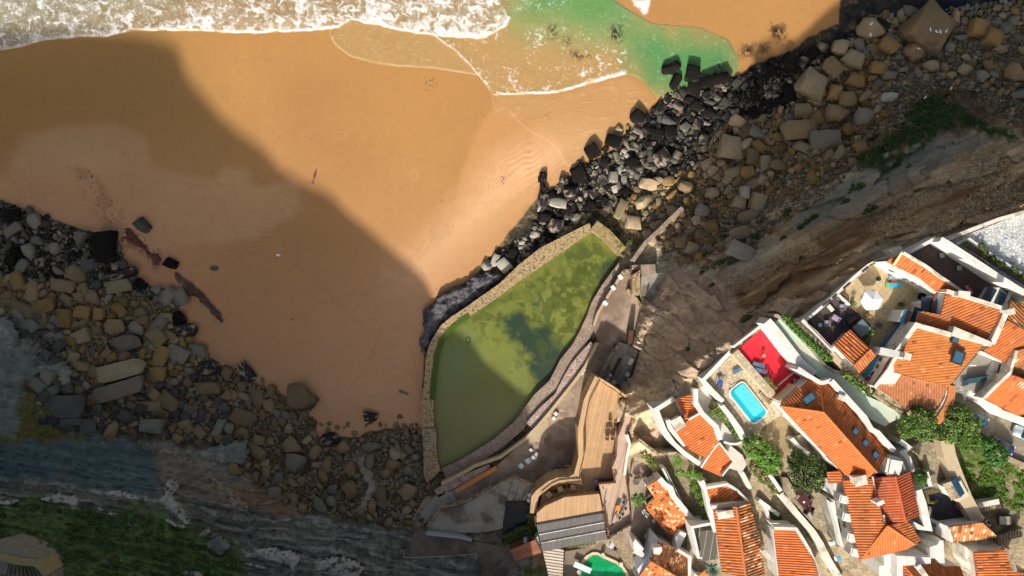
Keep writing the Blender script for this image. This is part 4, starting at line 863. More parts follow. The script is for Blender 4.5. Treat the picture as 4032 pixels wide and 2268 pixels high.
# ---- big smooth orange roof and its white and blue facade
E = house('facade_house', 'F 2330,900', 'large smooth orange roof house with a white facade trimmed in blue facing the umbrella terrace')
b0 = WT('d 775,405,35.9 1355,577,36.9 1390,520,36.9 1905,722,37.8 1385,1338,36.7 1300,1440,36.5 285,1175,34.9 425,945,35.1 435,832,35.2', 0)
tiled('roof_slope', b0, R_smooth, E, seed=12, pitch=.45, amp=.03, course=.6)
bz = [Vector((p.x, p.y, p.z-.3)) for p in b0]; body(bz, 30, M_white, E, .1)
wall('parapet', WT('d 430,845,35.7 760,395,36.4 1352,565,37.3 1375,500,37.4 2035,728,38.2', 0), .62, M_oldwhite, drop=3.2, parent=E)
wall('parapet', WT('d 60,1449,35.3 285,1165,35.6 410,940,35.7', 0), .5, M_oldwhite, drop=3, parent=E)
wall('eave_tiles', WT('d 700,400,35.5 560,600,35.4 380,835,35.3', 0), .35, R_plain if 'R_plain' in globals() else M_brownwin, drop=.25, parent=E)
wall('eave_tiles', WT('d 355,920,35.3 200,1200,35.1 50,1415,35.0', 0), .35, M_brownwin, drop=.25, parent=E)
fl = WT('d 690,380 560,580 385,820 290,960 190,1180 45,1400', 35.0)
inner = [Vector((p.x+3, p.y, 35.0)) for p in fl][::-1]
prism('front_wing', fl+inner, 35.0, 29, M_white, E)
base_ = [W(p[0], p[1], 35.0) for p in T('d 690,380 560,580 385,820 290,960 190,1180 45,1400')]
wall('blue_plinth', [Vector((p.x-.12, p.y, 32.3)) for p in base_], .3, M_blueband, zb=30, parent=E)
facade(E, base_[0], base_[1], [('window', .3, 33.3, 1.3, 1.2, M_blueband), ('door', .75, 32.9, 1.0, 2.0, M_blueband)], out=1)
facade(E, base_[1], base_[2], [('window', .25, 33.6, 1.0, 1.1, M_brownwin), ('window', .62, 33.2, .8, 1.0, M_brownwin)], out=1)
facade(E, base_[3], base_[4], [('window', .2, 33.3, .8, 1.0, M_brownwin), ('window', .75, 33.3, .7, .9, M_brownwin)], out=1)
facade(E, base_[4], base_[5], [('window', .35, 33.1, .9, .7, M_glass), ('door', .75, 32.9, 1.0, 1.6, M_brownwin)], out=1)
p = on_roof(b0, 'd 520,915'); chimney(E, p, (1.5, 1.3, 1.9), -.3)
wall('fire_wall', [W(3432+140*.2329, 1187+835*.2329, 34.6), p+Vector((0, 0, .3))], 1.1, M_white, zb=31, parent=E)
skylight(E, on_roof(b0, 'd 1400,635', .1), (1.0, 1.3), rz=-.35); skylight(E, on_roof(b0, 'd 1450,940', .1), (1.7, 2.0), rz=-.35)
b1 = WT('b 1262,1288,36.9 d 1215,0,36.3 1170,225,36.0 830,160,35.3 745,372,35.0 1352,548,36.2 1372,480,36.2 2025,690,37.4 2265,160,38.3', 0)
b1 = WT('b 1262,1288,36.9 d 1170,225,36.2 832,160,35.4 745,372,35.1 1345,545,36.2 2030,690,37.5 2262,160,38.2 b 1860,1400,37.8', 0)
tiled('upper_roof', b1, R_or, E, seed=13, pitch=.5, amp=.08)
body([Vector((p.x, p.y, p.z-.35)) for p in b1], 30, M_white, E, .2)
wall('parapet', WT('b 1270,1265,37.2 1500,1335,37.5 1850,1440,38.1 d 2250,120,38.5', 0), .5, M_oldwhite, drop=2, parent=E)
wall('parapet', WT('d 2290,150,38.8 2190,400,38.3 2045,715,38.0', 0), .75, M_oldwhite, drop=3, parent=E)
chimney(E, W(3432+1480*.2329, 850+1325*.2329, 37.4), (2.4, 1.2, 1.6), -.1); chimney(E, W(3432+2285*.2329, 1187+170*.2329, 38.8), (1.6, 1.1, 1.2), .2)
prism('low_wing', WT('d 530,150 840,150 820,165 735,370 640,345 440,345', 34.2), 34.2, 30, M_white, E)
wall('blue_plinth', WT('d 520,145 425,345', 32.4), .3, M_blueband, zb=30, parent=E)
wall('awning_tiles', WT('d 660,165 570,350', 34.5), .5, M_brownwin, drop=.2, parent=E); wall('awning_tiles', WT('b 1090,1280 d 1035,170', 34.9), .4, M_brownwin, drop=.2, parent=E)
box('window', W(3432+575*.2329, 1187+260*.2329, 34.3), (1.0, 2.2, .12), M_blueband, E, rz=-.35); box('window', W(3432+745*.2329, 1187+250*.2329, 34.35), (1.2, 2.6, .12), M_glass, E, rz=-.35)
prism('white_wing', WT('b 1120,1262 1262,1288 d 1215,0 1185,210 1040,175 900,150 890,30 b 1020,1430', 34.6), 34.6, 30, M_white, E)
box('shutter', W(3432+1160*.2329, 1187+55*.2329, 34.7), (1.9, 2.6, .12), mat('cobalt_shutter', (.03, .16, .42), rough=.5), E, rz=-.1); box('door', W(3432+950*.2329, 1187+100*.2329, 34.7), (2.0, 3.0, .12), M_glass, E, rz=-.05)
b2 = WT('g 65,105,33.4 d 275,1180,34.4 1300,1442,35.0 g 1290,100,35.0 1165,300,34.4 1035,625,33.4 655,492,32.8', 0)
b2 = [b2[0], b2[1], b2[2], b2[4], b2[5], b2[6]]
b2z = WT('g 65,100,34.3 d 285,1180,34.5 g 1300,100,34.1 1035,625,33.3 655,495,33.5', 0)
tiled('old_lower_roof', b2z, R_brn, E, seed=14, pitch=.4, amp=.025, course=.5); body([Vector((p.x, p.y, p.z-.3)) for p in b2z], 29, M_oldwhite, E, .1)
wall('tile_coped_wall', WT('g 1370,80 1350,280 1270,480 1110,700', 34.2), 1.1, mat('tile_coping', (.52, .2, .07), var=.3, scale=3), drop=.4, parent=E)
wall('curved_wall', WT('g 1345,120 1310,300 1210,500 1075,650', 33.9), 1.3, M_white, zb=29, parent=E)

# ---- right edge roofs
E = house('edge_house', 'F 2530,880', 'cluster of orange roofs at the right edge around a small grey courtyard')
c0 = WT('d 2275,300,36.6 2576,480,37.4 2750,640,37.4 2576,800,36.6 2440,830,36.2 2270,1045,35.4 1860,832,35.2 2060,730,35.9', 0)
tiled('roof_slope', c0, R_or, E, seed=15, pitch=.55, amp=.09); body([Vector((p.x, p.y, p.z-.3)) for p in c0], 30, M_white, E, .3)
c1 = WT('d 2350,0,36.4 2900,120,37.4 2900,620,38.2 2576,450,37.6 2280,275,36.8', 0); tiled('roof_slope', c1, R_mix, E, seed=16, pitch=.5, amp=.09); body([Vector((p.x, p.y, p.z-.3)) for p in c1], 30, M_white, E, .3)
c2 = WT('d 2576,800,37 2800,820,37 2800,1400,36 2576,1300,35.4 2355,1210,35.2 2445,830,36.6', 0); tiled('roof_slope', c2, R_mix, E, seed=17, pitch=.55, amp=.09); body([Vector((p.x, p.y, p.z-.3)) for p in c2], 30, M_white, E, .3)
c3 = WT('d 2350,1222,36.2 2576,1320,36.8 2800,1440,36.8 g 2700,500,34.6 2480,592,34.0 1900,322,34.2', 0); tiled('roof_slope', c3, R_br, E, seed=18, pitch=.55, amp=.09); body([Vector((p.x, p.y, p.z-.3)) for p in c3], 30, M_white, E, .3)
prism('gable_wall', WT('d 1940,870 2270,1045 2440,830 2350,1210 g 2210,0 1900,300 1780,220 1930,20', 34.4), 34.4, 30, M_white, E)
prism('courtyard_floor', WT('d 1830,860 1960,890 2050,990 1900,1250 1860,1449 g 1800,210 1420,60 1390,0 d 1420,1330 1640,1060', 34.5), 34.5, 30, mat('grey_tiles', (.27, .25, .21), var=.08), E)
wall('parapet', WT('d 2455,830 2345,1215', 36.6), .45, M_oldwhite, drop=2, parent=E); wall('parapet', WT('d 2350,1210 2090,1449 g 1890,310', 36.4), .45, M_oldwhite, drop=2, parent=E)
wall('parapet', WT('d 1830,855 2050,940 2270,1045', 35.2), .4, M_white, drop=1, parent=E)
box('window', W(3432+2190*.2329, 1187+1180*.2329, 34.5), (2.2, 2.8, .12), M_oldwhite, E, rz=-.2); box('window_pane', W(3432+2195*.2329, 1187+1180*.2329, 34.6), (1.1, 1.9, .12), M_glass, E, rz=-.2)
prism('flat_wing', WT('b 2000,1210 2430,1215 d 2240,125 b 1850,1449 1950,1300', 34.4), 34.4, 30, M_white, E)
box('window', W(3432+1965*.2329, 850+1380*.2329, 34.5), (1.3, 3.2, .12), M_glass, E, rz=-.5); box('window', W(3432+2190*.2329, 850+1390*.2329, 34.5), (1.3, 3.2, .12), M_glass, E, rz=-.4)

# ---- long narrow house on the terrace top
E = house('terrace_house', 'F 2320,690', 'narrow bending orange-roofed house between the umbrella terrace and the shaded brown patio')
d0 = WT('b 375,845,35.0 545,625,36.0 930,862,36.1 805,1060,35.1', 0); d1 = WT('b 805,1060,35.1 930,862,36.1 1160,1032,36.2 1220,1090,36.2 1090,1285,35.3', 0); d2 = WT('b 1090,1285,35.3 1220,1090,36.2 1600,1310,36.4 1690,1380,36.4 1480,1340,35.9 1270,1268,35.4', 0)
for k, dd in enumerate((d0, d1, d2)): tiled('roof_slope', dd, R_or if k == 0 else R_br, E, seed=19+k, pitch=.6 if k == 0 else .4, amp=.08); body([Vector((p.x, p.y, p.z-.3)) for p in dd], 31, M_white, E, .15)
wall('coping', WT('b 540,618,36.3 935,852,36.4 1165,1025,36.5 1650,1345,36.6', 0), .35, M_oldwhite, drop=.6, parent=E)
wall('eave_trim', WT('b 372,850,35.1 800,1068,35.2 1085,1300,35.3', 0), .3, M_oldwhite, drop=.3, parent=E)
wall('gable_trim', WT('b 525,610,36.1 375,835,35.2', 0), .35, mat('ochre_trim', (.6, .5, .25)), drop=.3, parent=E)
d3 = WT('b 250,765,34.6 470,655,35.0 400,780,34.8 350,820,34.6', 0); tiled('side_roof', d3, R_or, E, seed=23)
prism('white_front', WT('b 165,775 250,765 370,850 800,1070 1080,1300 1050,1330 820,1130 560,1020 350,880', 34.4), 34.4, 31, M_white, E)
a_, b_ = WT('b 350,880', 34.4)[0], WT('b 820,1130', 34.4)[0]
facade(E, a_, b_, [('window', .15, 33.2, 1.0, 1.0, M_brownwin), ('window', .45, 33.2, 1.0, 1.0, M_glass), ('door', .7, 32.7, 1.0, 1.9, mat_sky), ('window', .93, 33.2, .9, 1.0, M_brownwin)], out=1)

# ---- small square tiled house beside the dark deck
E = house('garden_house', 'F 2150,870', 'small square house with a ribbed orange roof between the dark deck and the hedge')
e0 = WT('c 1275,260,33.2 995,520,33.2 1340,862,34.4 1622,592,34.4', 0); e1 = WT('c 1622,592,34.4 1340,862,34.4 1438,1000,33.4 1722,705,33.4', 0)
tiled('roof_slope', e0, R_or, E, seed=24, pitch=.75, amp=.10); tiled('roof_slope', e1, R_or, E, seed=25, pitch=.45, amp=.08); ridge('ridge_tiles', e0[2], e0[3], R_or, E)
body([Vector((p.x, p.y, 33)) for p in (e0[0], e0[1], e1[2], e1[3])], 29, M_white, E, .4)
prism('side_wall', WT('c 940,530 1020,530 1430,1000 1380,1005 1260,940 980,615', 32.2), 32.2, 29, M_white, E)

# ---- white house with curved white walls below the swimming pool
E = house('curved_house', 'F 1750,1080', 'white house with bright ribbed orange roofs and a curving white boundary wall')
g0 = WT('l 600,462,24.0 855,357,24.6 885,500,24.8 942,652,25.0 740,752,24.3', 0)
g1 = WT('l 942,660,25.2 1040,740,25.3 1155,862,25.4 1225,1040,25.3 1050,1302,23.6 930,1262,23.5 770,1170,23.4 640,990,23.5 520,812,23.6 700,832,24.3 775,750,24.7', 0)
tiled('roof_slope', g0, R_br, E, seed=26, pitch=.5, amp=.09)
pl3 = WT('l 942,660,25.2 1225,1040,25.2 770,1170,23.6', 0)
def to_plane(ref, spec):
    return [on_roof(ref, 'F %f,%f' % (q[0]/1.5652, q[1]/1.5652)) for q in T(spec)]
g1 = to_plane(pl3, 'l 942,660 1040,740 1155,862 1225,1040 1050,1302 930,1262 770,1170 640,990 520,812 700,832 775,750')
tiled('roof_slope', g1, R_br, E, seed=27, pitch=.5, amp=.09)
pl4 = WT('l 1220,1085,24.6 1425,1350,24.6 965,1449,22.8', 0)
g2 = to_plane(pl4, 'l 1220,1085 1425,1350 m 1160,112 1040,60 900,0 l 965,1449 1060,1290')
tiled('lower_roof', g2, R_br, E, seed=28, pitch=.42, amp=.08)
for gg in (g0, g1, g2): body([Vector((p.x, p.y, p.z-.3)) for p in gg], 16, M_white, E, .25)
wall('parapet', WT('l 880,300,25.4 885,500,25.6 970,650,25.8 1060,735,25.9 1180,850,26 1240,1040,26', 0), .75, M_white, zb=20, parent=E)
wall('parapet', WT('l 780,745,25.3 940,655,25.6', 0), .25, M_white, drop=.8, parent=E)
wall('parapet', WT('l 1225,1075,25 1430,1355,25 m 1175,105,24.6', 0), .2, M_white, drop=1, parent=E)
wall('parapet', WT('l 960,1440,23.6 1100,1230,24.4 1210,1090,25', 0), .22, M_white, drop=1, parent=E)
wall('boundary_wall', WT('l 570,440 310,600 430,900 560,1090 720,1240 940,1390', 22.2), .75, M_white, zb=14, parent=E)
wall('inner_wall', WT('l 480,750 520,880 620,1000 730,1120', 22.6), .7, M_white, zb=16, parent=E)
prism('yard', WT('l 570,470 350,615 470,900 590,1080 740,1220 930,1350 1030,1300 780,1170 640,1000 500,800 470,730 700,700 600,500', 20.6), 20.6, 15, mat('yard_sand', (.42, .32, .19), var=.2, scale=1, bump=.05), E)
cg = W(2500+610*.27174, 1450+785*.27174, 24.6); chimney(E, cg, (2.6, 2.6, 1.4), .5)
prism('white_terrace', WT('l 905,300 1000,240 1120,430 1060,560 1200,700 1330,850 1480,1060 1290,1070 1180,850 1060,740 960,640 900,500', 24.2), 24.2, 17, mat('pale_floor', (.60, .56, .50), var=.07), E)
prism('white_terrace', WT('l 1290,1080 1400,1130 1560,1260 1620,1400 m 1440,50 1270,0 l 1430,1350', 22.4), 22.4, 16, mat('pale_floor_lower', (.56, .53, .47), var=.07), E)
wall('garden_wall', WT('l 1290,1070 1380,1100 1480,1100 1550,1070', 25), .35, M_white, zb=20, parent=E)

# ---- bottom row of houses
E = house('mottled_house', 'F 1680,1280', 'low house with a mottled salmon and brown tiled roof beside a white stepped wall')
rp_ = WT('m 310,150,15.9 750,680,15.9 145,510,14.4', 0)
h0 = to_plane(rp_, 'm 310,150 360,230 430,275 480,345 490,400 560,480 640,550 750,680 650,745 575,880 460,892 170,570 145,510 262,398 155,240')
tiled('roof_slope', h0, R_old, E, seed=29, pitch=.42, amp=.08, course=.5); body([Vector((p.x, p.y, p.z-.3)) for p in h0], 11, M_white, E, .25)
wall('white_gable', WT('m 330,140 400,220 480,270 520,380 600,480 700,600 810,730', 16.6), .95, M_white, zb=12, parent=E)
wall('pierced_wall', WT('m 385,0 520,270 640,510', 16.2), .6, M_white, zb=13, parent=E)
for t_ in np.linspace(.04, .96, 11):
    q0, q1 = T('m 400,10')[0], T('m 635,495')[0]; box('wall_slot', W(q0[0]+(q1[0]-q0[0])*t_, q0[1]+(q1[1]-q0[1])*t_, 16.2), (.16, .85, .1), M_dark, E, rz=.46)
E = house('gabled_house', 'F 1180,900', 'long gabled orange house with a white box chimney near the bottom edge'); E.location = W(2920, 2150, 16)
i0 = WT('m 968,275,20.2 1240,232,21.0 1310,280,21.2 1500,448,21.0 1030,515,20.0', 0); tiled('front_roof', i0, R_or, E, seed=30, pitch=.6, amp=.10)
pa = WT('m 1365,515,23.0 1490,1449,23.0 1100,880,21.2', 0); i1 = to_plane(pa, 'm 1055,567 1365,515 1405,760 1430,920 1490,1470 1170,1400 1130,1120 1100,880 1095,840')
pb = WT('m 1365,515,23.0 1490,1449,23.0 1690,1060,21.5', 0); i2 = to_plane(pb, 'm 1365,515 1545,455 1640,820 1668,820 1690,1060 1750,1430 1490,1470 1430,920 1405,760')
tiled('roof_slope', i1, R_or, E, seed=31, pitch=.62, amp=.10); tiled('roof_slope', i2, R_mix, E, seed=32, pitch=.62, amp=.10); ridge('ridge_tiles', pa[0], pa[1], R_or, E, .22)
for gg in (i0, i1, i2): body([Vector((p.x, p.y, p.z-.35)) for p in gg], 14, M_white, E, .3)
wall('parapet', WT('m 970,265,20.9 1180,228,21.4 1240,218,21.6 1380,300,21.8 1525,450,21.8', 0), .4, M_white, drop=1.4, parent=E); wall('parapet', WT('m 1035,530,21.2 1290,490,21.5 1520,462,21.7', 0), .55, M_white, drop=1.6, parent=E)
wall('side_parapet', WT('m 900,170,20 960,290,20 1020,600,20 1090,860,20', 0), .75, M_white, zb=15, parent=E)
chimney(E, on_roof(i1, 'm 1200,600'), (3.8, 1.6, 1.2), .17)
p = W(2500+1745*.2927, 1844+1140*.2927, 22.2); tag(chimney(E, p, (1.0, 3.2, 2.0), .6), None); 
prism('yard', WT('m 790,790 1010,740 1080,870 1120,1220 890,1220', 17.8), 17.8, 13, mat('yard_floor', (.35, .3, .25), var=.15), E)
wall('yard_wall', WT('m 1030,745 770,795 830,1060 860,1210 900,1200', 19.6), .45, M_white, zb=14, parent=E)
E = empty('yard_awning', W(2790, 2140, 18), 'dark grey slatted awning over the small white-walled yard at the bottom', 'awning')
prism('sheet', WT('m 850,850 1065,825 1120,1220 905,1250', 19.5), 19.5, 19.3, bands('awning_slats', (.10, .09, .075), (.32, .29, .22), 1.2, 10, gap=.1), E)
for sp in ('m 860,870', 'm 1060,850', 'm 915,1235', 'm 1110,1210'):
    q = T(sp)[0]; cyl('awning_post', W(q[0], q[1], 18.3), .08, 2.4, M_dark, E, 6)
E = house('plain_house', 'F 1990,1380', 'wide house with even ribbed orange roof and tall white side wall, bottom edge')
pc_ = WT('j 640,655,23.2 1010,665,24.4 715,1449,23.2', 0); j0 = to_plane(pc_, 'j 625,650 1010,665 1215,1000 1330,1250 1400,1500 725,1500')
tiled('roof_slope', j0, R_br, E, seed=33, pitch=.5, amp=.09); body([Vector((p.x, p.y, p.z-.3)) for p in j0], 15, M_white, E, .1)
wall('parapet', WT('j 640,640,24.8 1015,650,24.9 1130,830,25 1235,1010,25 1330,1240,25 1400,1500,25', 0), .45, M_white, drop=1.5, parent=E)
prism('white_front', WT('j 575,555 900,545 1010,640 640,650', 23), 23, 15, M_white, E)
q0 = WT('j 628,650 725,1500', 23); wall('side_wall', q0, .4, M_white, zb=15, parent=E)
facade(E, q0[0], q0[1], [('window', .1, 21, 1, 1.2, M_glass), ('window', .6, 21, 1, 1.2, M_glass), ('window', .8, 21, 1, 1.2, M_glass)], out=1)
E = house('patched_house', 'F 1700,1400', 'house with a weathered two-slope tiled roof beside the green pool')
pd = WT('m 320,980,16.2 715,1190,16.4 210,1250,17.6', 0)
k0 = to_plane(pd, 'm 320,985 350,1000 480,1040 570,1100 715,1192 712,1500 640,1500 215,1250 245,1140'); tiled('roof_slope', k0, R_mix, E, seed=34, pitch=.4, amp=.08, course=.5)
pe = [on_roof(pd, 'm 210,1250'), on_roof(pd, 'm 640,1500'), W(2500+0*.2927, 1844+1500*.2927, 15.4)]
k1 = to_plane(pe, 'm 215,1250 640,1500 0,1500 60,1449'); tiled('roof_slope', k1, R_old, E, seed=35, pitch=.4, amp=.08, course=.5); ridge('ridge_tiles', k1[0], k1[1], R_or, E)
for gg in (k0, k1): body([Vector((p.x, p.y, p.z-.3)) for p in gg], 11, M_white, E, .2)
prism('white_wing', WT('m 60,1449 30,1360 200,1170 240,960 270,915 320,960 310,980 240,1140 210,1250', 15.6), 15.6, 11, mat('blue_white_render', (.66, .70, .76), var=.04), E)
prism('rooftop_box', WT('m 255,1070 360,1060 365,1110 330,1165 255,1150', 17.8), 17.8, 15, M_white, E)
wall('white_wall', WT('m 570,1100 740,1200 730,1449', 17.3), .5, M_white, zb=12, parent=E)
prism('white_annex', WT('m 0,950 120,1080 100,1120 140,1170 100,1200 0,1150 o 1920,1120 1910,1030', 15), 15, 11, M_white, E)
prism('oven_hut', WT('m 555,930 610,850 695,880 590,1100 555,1090', 16), 16, 12, M_white, E)
for nm, sp, zz, mm, lab in (('porch_roof', 'm 850,1449,17 940,1370,17.6 985,1449,17.2', 17, R_or, 'small tiled porch roof beside the agave at the bottom edge'),):
    E = empty(nm, W(2760, 2250, 16), lab, 'porch'); tiled('roof_slope', WT(sp, 0), mm, E, seed=36); prism('base', WT('m 800,1410 850,1449 985,1449 985,1500 800,1500', 16.6), 16.6, 13, M_white, E)
E = house('bottom_house', 'F 2330,1420', 'low orange roof with white slanted chimney cut by bottom edge below dark courtyard')
l0 = to_plane(WT('k 520,1205,32 1500,1290,32 520,1449,33.4', 0), 'k 520,1205 1090,1212 1225,1292 1500,1290 1570,1500 760,1500 515,1235')
tiled('roof_slope', l0, R_or, E, seed=37, pitch=.42, amp=.08); l1 = WT('k 515,1225,31.9 760,1500,33.2 510,1500,31.9', 0); tiled('roof_slope', l1, R_or, E, seed=38, pitch=.42, amp=.08)
body([Vector((p.x, p.y, p.z-.3)) for p in l0], 25, M_white, E, .1); ridge('ridge_tiles', l1[0], l1[1], R_br, E)
wall('parapet', WT('k 480,1500,33 475,1190,33 1000,1185,33', 0), .9, M_white, zb=27, parent=E)
prism('white_block', WT('k 215,1085 300,1065 590,1020 830,1150 990,1150 1000,1190 470,1175 440,1449 130,1449 130,1280 215,1270', 31.2), 31.2, 25, M_white, E)
prism('white_block', WT('k 985,960 1110,920 1150,850 1215,850 1240,1260 1150,1230 1080,1150 985,1150', 32.2), 32.2, 26, M_white, E)
chimney(E, on_roof(l0, 'k 780,1320'), (1.1, 3.0, 1.7), .6)
E = house('corner_roof_house', 'F 2480,1400', 'plain orange roof with a grey coping in the bottom right corner')
m0 = WT('k 1728,1052,32.2 2320,1005,33.4 2430,1370,33.4 2576,1385,33.6 2700,1390,33.8 2700,1600,33.8 1790,1500,32.2', 0)
m0 = to_plane([m0[0], m0[1], m0[6]], 'k 1728,1052 2320,1005 2430,1370 2700,1390 2700,1600 1790,1500')
tiled('roof_slope', m0, R_or, E, seed=39, pitch=.42, amp=.08); body([Vector((p.x, p.y, p.z-.3)) for p in m0], 26, M_oldwhite, E, .1)
wall('coping', WT('k 2330,990 2390,1200 2440,1375', 34), .45, M_stone, drop=1.5, parent=E)
prism('lean_wall', WT('k 1560,940 1720,1040 1780,1449 1720,1449 1600,1200', 30.6), 30.6, 26, M_oldwhite, E)
E = house('tile_porch', 'F 2430,1340', 'wedge-shaped tiled roof beside the dark-paved courtyard at lower right')
n0 = to_plane(WT('k 1305,625,33.2 1880,545,33.2 1365,880,31.8', 0), 'k 1305,625 1530,590 1800,550 1880,548 2130,782 1900,830 1365,882')
tiled('roof_slope', n0, R_mix, E, seed=40, pitch=.7, amp=.10); body([Vector((p.x, p.y, p.z-.3)) for p in n0], 28, M_white, E, .1)
wall('coping', WT('k 1145,570 1300,640 1365,875', 33), .4, M_white, zb=29, parent=E)

# ------------------------------------------------------------------ restaurant roofs
E = empty('restaurant', W(2200, 2050, 6), 'timber restaurant with a boarded front roof and a long grey corrugated roof behind it', 'restaurant')
prism('boarded_roof', WT('o 688,655 790,563 1045,450 1480,408 1525,640 685,802', 10.6), 10.6, 8, M_deckr, E)
gp = WT('o 685,806,10.3 1522,648,10.3 1575,985,11.8 762,1138,11.8', 0)
prism('grey_roof', gp, None, 7, M_greyroof, E)
for t_ in (.36, .68):
    a_ = gp[0].lerp(gp[3], t_); b_ = gp[1].lerp(gp[2], t_); wall('flashing', [a_+Vector((0, 0, .06)), b_+Vector((0, 0, .06))], .14, M_oldwhite, drop=.12, parent=E)
wall('gutter', WT('o 672,800 1524,645', 10.75), .25, M_dark, drop=.3, parent=E)
wall('fascia', WT('o 665,690 680,810', 10.5), .4, M_rust, drop=3, parent=E)
E = empty('slatted_canopy', W(2180, 2230, 8), 'white ribbed canopy tapering down from the grey restaurant roof', 'canopy')
prism('sheet', WT('o 765,1140 985,1100 1030,1130 1012,1500 850,1500', 9.4), 9.4, 9.1, bands('canopy_ribs', (.58, .50, .42), (.16, .12, .09), .55, 98, gap=.4), E)
prism('base', WT('o 790,1170 985,1130 1000,1450 850,1449', 9.0), 9.0, 7, M_dark, E)
E = empty('brown_kiosk', W(2070, 2170, 7), 'small hut with a flat brown tiled roof left of the slatted canopy', 'hut')
prism('roof', WT('o 348,1122 665,992 752,1152 415,1258', 9), 9, 8.7, bands('kiosk_tiles', (.30, .115, .06), (.16, .06, .03), .5, 70, gap=.12), E); prism('walls', WT('o 375,1130 655,1015 730,1150 420,1240', 8.7), 8.7, 5, M_oldwhite, E)
prism('porch', WT('o 665,992 700,940 750,1145', 8.6), 8.6, 6, mat('pale_green', (.45, .5, .42)), E)
for a0_, a1_, mm in (('o 565,1000 630,960 640,980 570,1030', None, M_rust), ('o 520,1010 565,1000 570,1040 530,1050', None, mat('pale_blue', (.45, .55, .6))), ('o 350,1100 520,1020 530,1040 360,1130', None, M_brownwin)):
    prism('side_roof', WT(a0_, 8.2), 8.2, 6, mm, E)

# ------------------------------------------------------------------ terraces, pools, walls of the village
def structure(o): o['kind'] = 'structure'; return o
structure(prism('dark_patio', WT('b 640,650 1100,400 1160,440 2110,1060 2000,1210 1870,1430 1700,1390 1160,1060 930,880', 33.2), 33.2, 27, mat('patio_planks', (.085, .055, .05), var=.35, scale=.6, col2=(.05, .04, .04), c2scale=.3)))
structure(prism('plaza', WT('b 1300,440 2480,-10 3300,-300 3300,1700 2576,1260 1640,600', 34.0), 34.0, 27, M_flagw))
E = empty('plaza_wall', W(3720, 950, 34), 'long pale blue-grey retaining wall along the cliff edge of the white stone plaza', 'wall')
wall('wall_run', WT('b 1290,400 1700,230 2150,60 2576,-60 3300,-280', 34.6), .55, M_oldwhite, zb=26, parent=E); wall('wall_run', WT('b 600,640 860,500 1100,372', 34.6), .5, M_white, zb=26, parent=E)
E = empty('patio_wall', W(3800, 1000, 34), 'high grey-white wall between the shaded brown patio and the planted strip', 'wall')
wall('wall_run', WT('b 1170,395 1300,470 1700,730 2200,1060 2576,1290 2800,1420', 36.2), .8, M_white, zb=30, parent=E)
E = empty('planter', W(3900, 990, 34), 'long triangular white-edged planter of dark soil on the plaza', 'planter')
prism('soil', WT('b 1480,440 1650,410 2576,1010 2800,1150 2800,1300 2576,1150', 34.35), 34.35, 33, mat('soil', (.12, .08, .055), var=.3, scale=1.5), E)
wall('kerb', WT('b 1440,470 1660,395 1900,570 2576,1000 2800,1140', 34.7), .4, M_white, zb=33, parent=E)
structure(prism('beige_terrace', WT('a 872,1092 1380,640 1570,565 1800,640 2230,870 2500,1110 d 880,0 880,150 520,150 420,350 330,420 140,800 30,1150 c 1580,1200 1440,1010 1720,705 1600,560 1650,300 1450,30', 31.2), 31.2, 26, bands('terrace_tiles', (.50, .39, .23), (.33, .25, .14), .9, 40, gap=.06, cross=.9, pvar=.05)))
structure(prism('dark_terrace', WT('a 850,1100 380,1449 c 600,110 930,530 1000,525 1270,265 1480,420 1640,200 1450,30', 31.25), 31.25, 26, M_deckdark))
E = empty('terrace_parapet', W(3300, 1160, 31), 'white parapet with planter slots along the cliff edge of the umbrella terrace', 'parapet')
wall('parapet_run', WT('c 520,110 a 500,1400 860,1080 1130,820 1370,620 1560,530 1800,450', 32.3), .42, M_white, zb=25, parent=E)
for sp in ('a 600,1310 740,1200', 'a 950,1020 1070,915', 'a 1270,730 1370,650', 'a 760,1180 840,1110'):
    wall('planter_slot', WT(sp, 32.38), .28, mat('slot_soil', (.06, .04, .03)), drop=.1, parent=E)
wall('divider', WT('a 870,1120 1060,1290', 32), .3, M_white, zb=29, parent=E)
wall('corner_cap', WT('a 1800,440 1960,380', 33.5), 1.6, M_oldwhite, zb=29, parent=E)
E = empty('deck_wall', W(3220, 1330, 31), 'white wall with a timber handrail between the dark terrace and the pale stony strip', 'wall')
wall('wall_run', WT('c 470,100 700,310 930,560 1000,640', 33.0), .5, M_white, zb=27, parent=E); wall('handrail', WT('c 560,150 960,570', 33.5), .14, M_brownwin, drop=.15, parent=E)
E = empty('red_terrace', W(3030, 1430, 29), 'bright red painted terrace with white chairs above the swimming pool', 'terrace')
prism('floor', WT('F 1855,880 1925,820 c 390,920 e 740,130 215,560 l 1990,440', 29.2), 29.2, 22, mat('red_paint', (.66, .018, .035), rough=.6, var=.18, scale=1.2, col2=(.50, .03, .04), c2scale=.7), E)
wall('side_wall', WT('F 1845,873 1925,812', 30), .35, M_white, zb=22, parent=E); wall('side_wall', WT('F 1925,812 c 0,330 390,840 640,1060', 32.8), 1.3, M_white, zb=24, parent=E, side=.6)
wall('stone_ledge', WT('F 1850,885 l 1660,0 2010,400', 29.7), 1.15, M_flag, zb=25, parent=E); wall('white_line', WT('e 250,310 610,15', 29.3), .22, M_white, drop=.1, parent=E)
wall('white_bench', WT('e 330,560 500,420', 29.9), 1.0, M_white, drop=.6, parent=E); wall('white_bench', WT('e 620,320 800,210', 29.9), .9, M_white, drop=.6, parent=E)
E = empty('pool_deck', W(2920, 1560, 27), 'crazy-paved swimming pool deck with white edging walls', 'terrace')
prism('paving', WT('l 1000,170 F 1842,893 l 1600,0 1980,460 2130,660 1640,1020 1270,480', 27.5), 27.5, 18, M_flag, E)
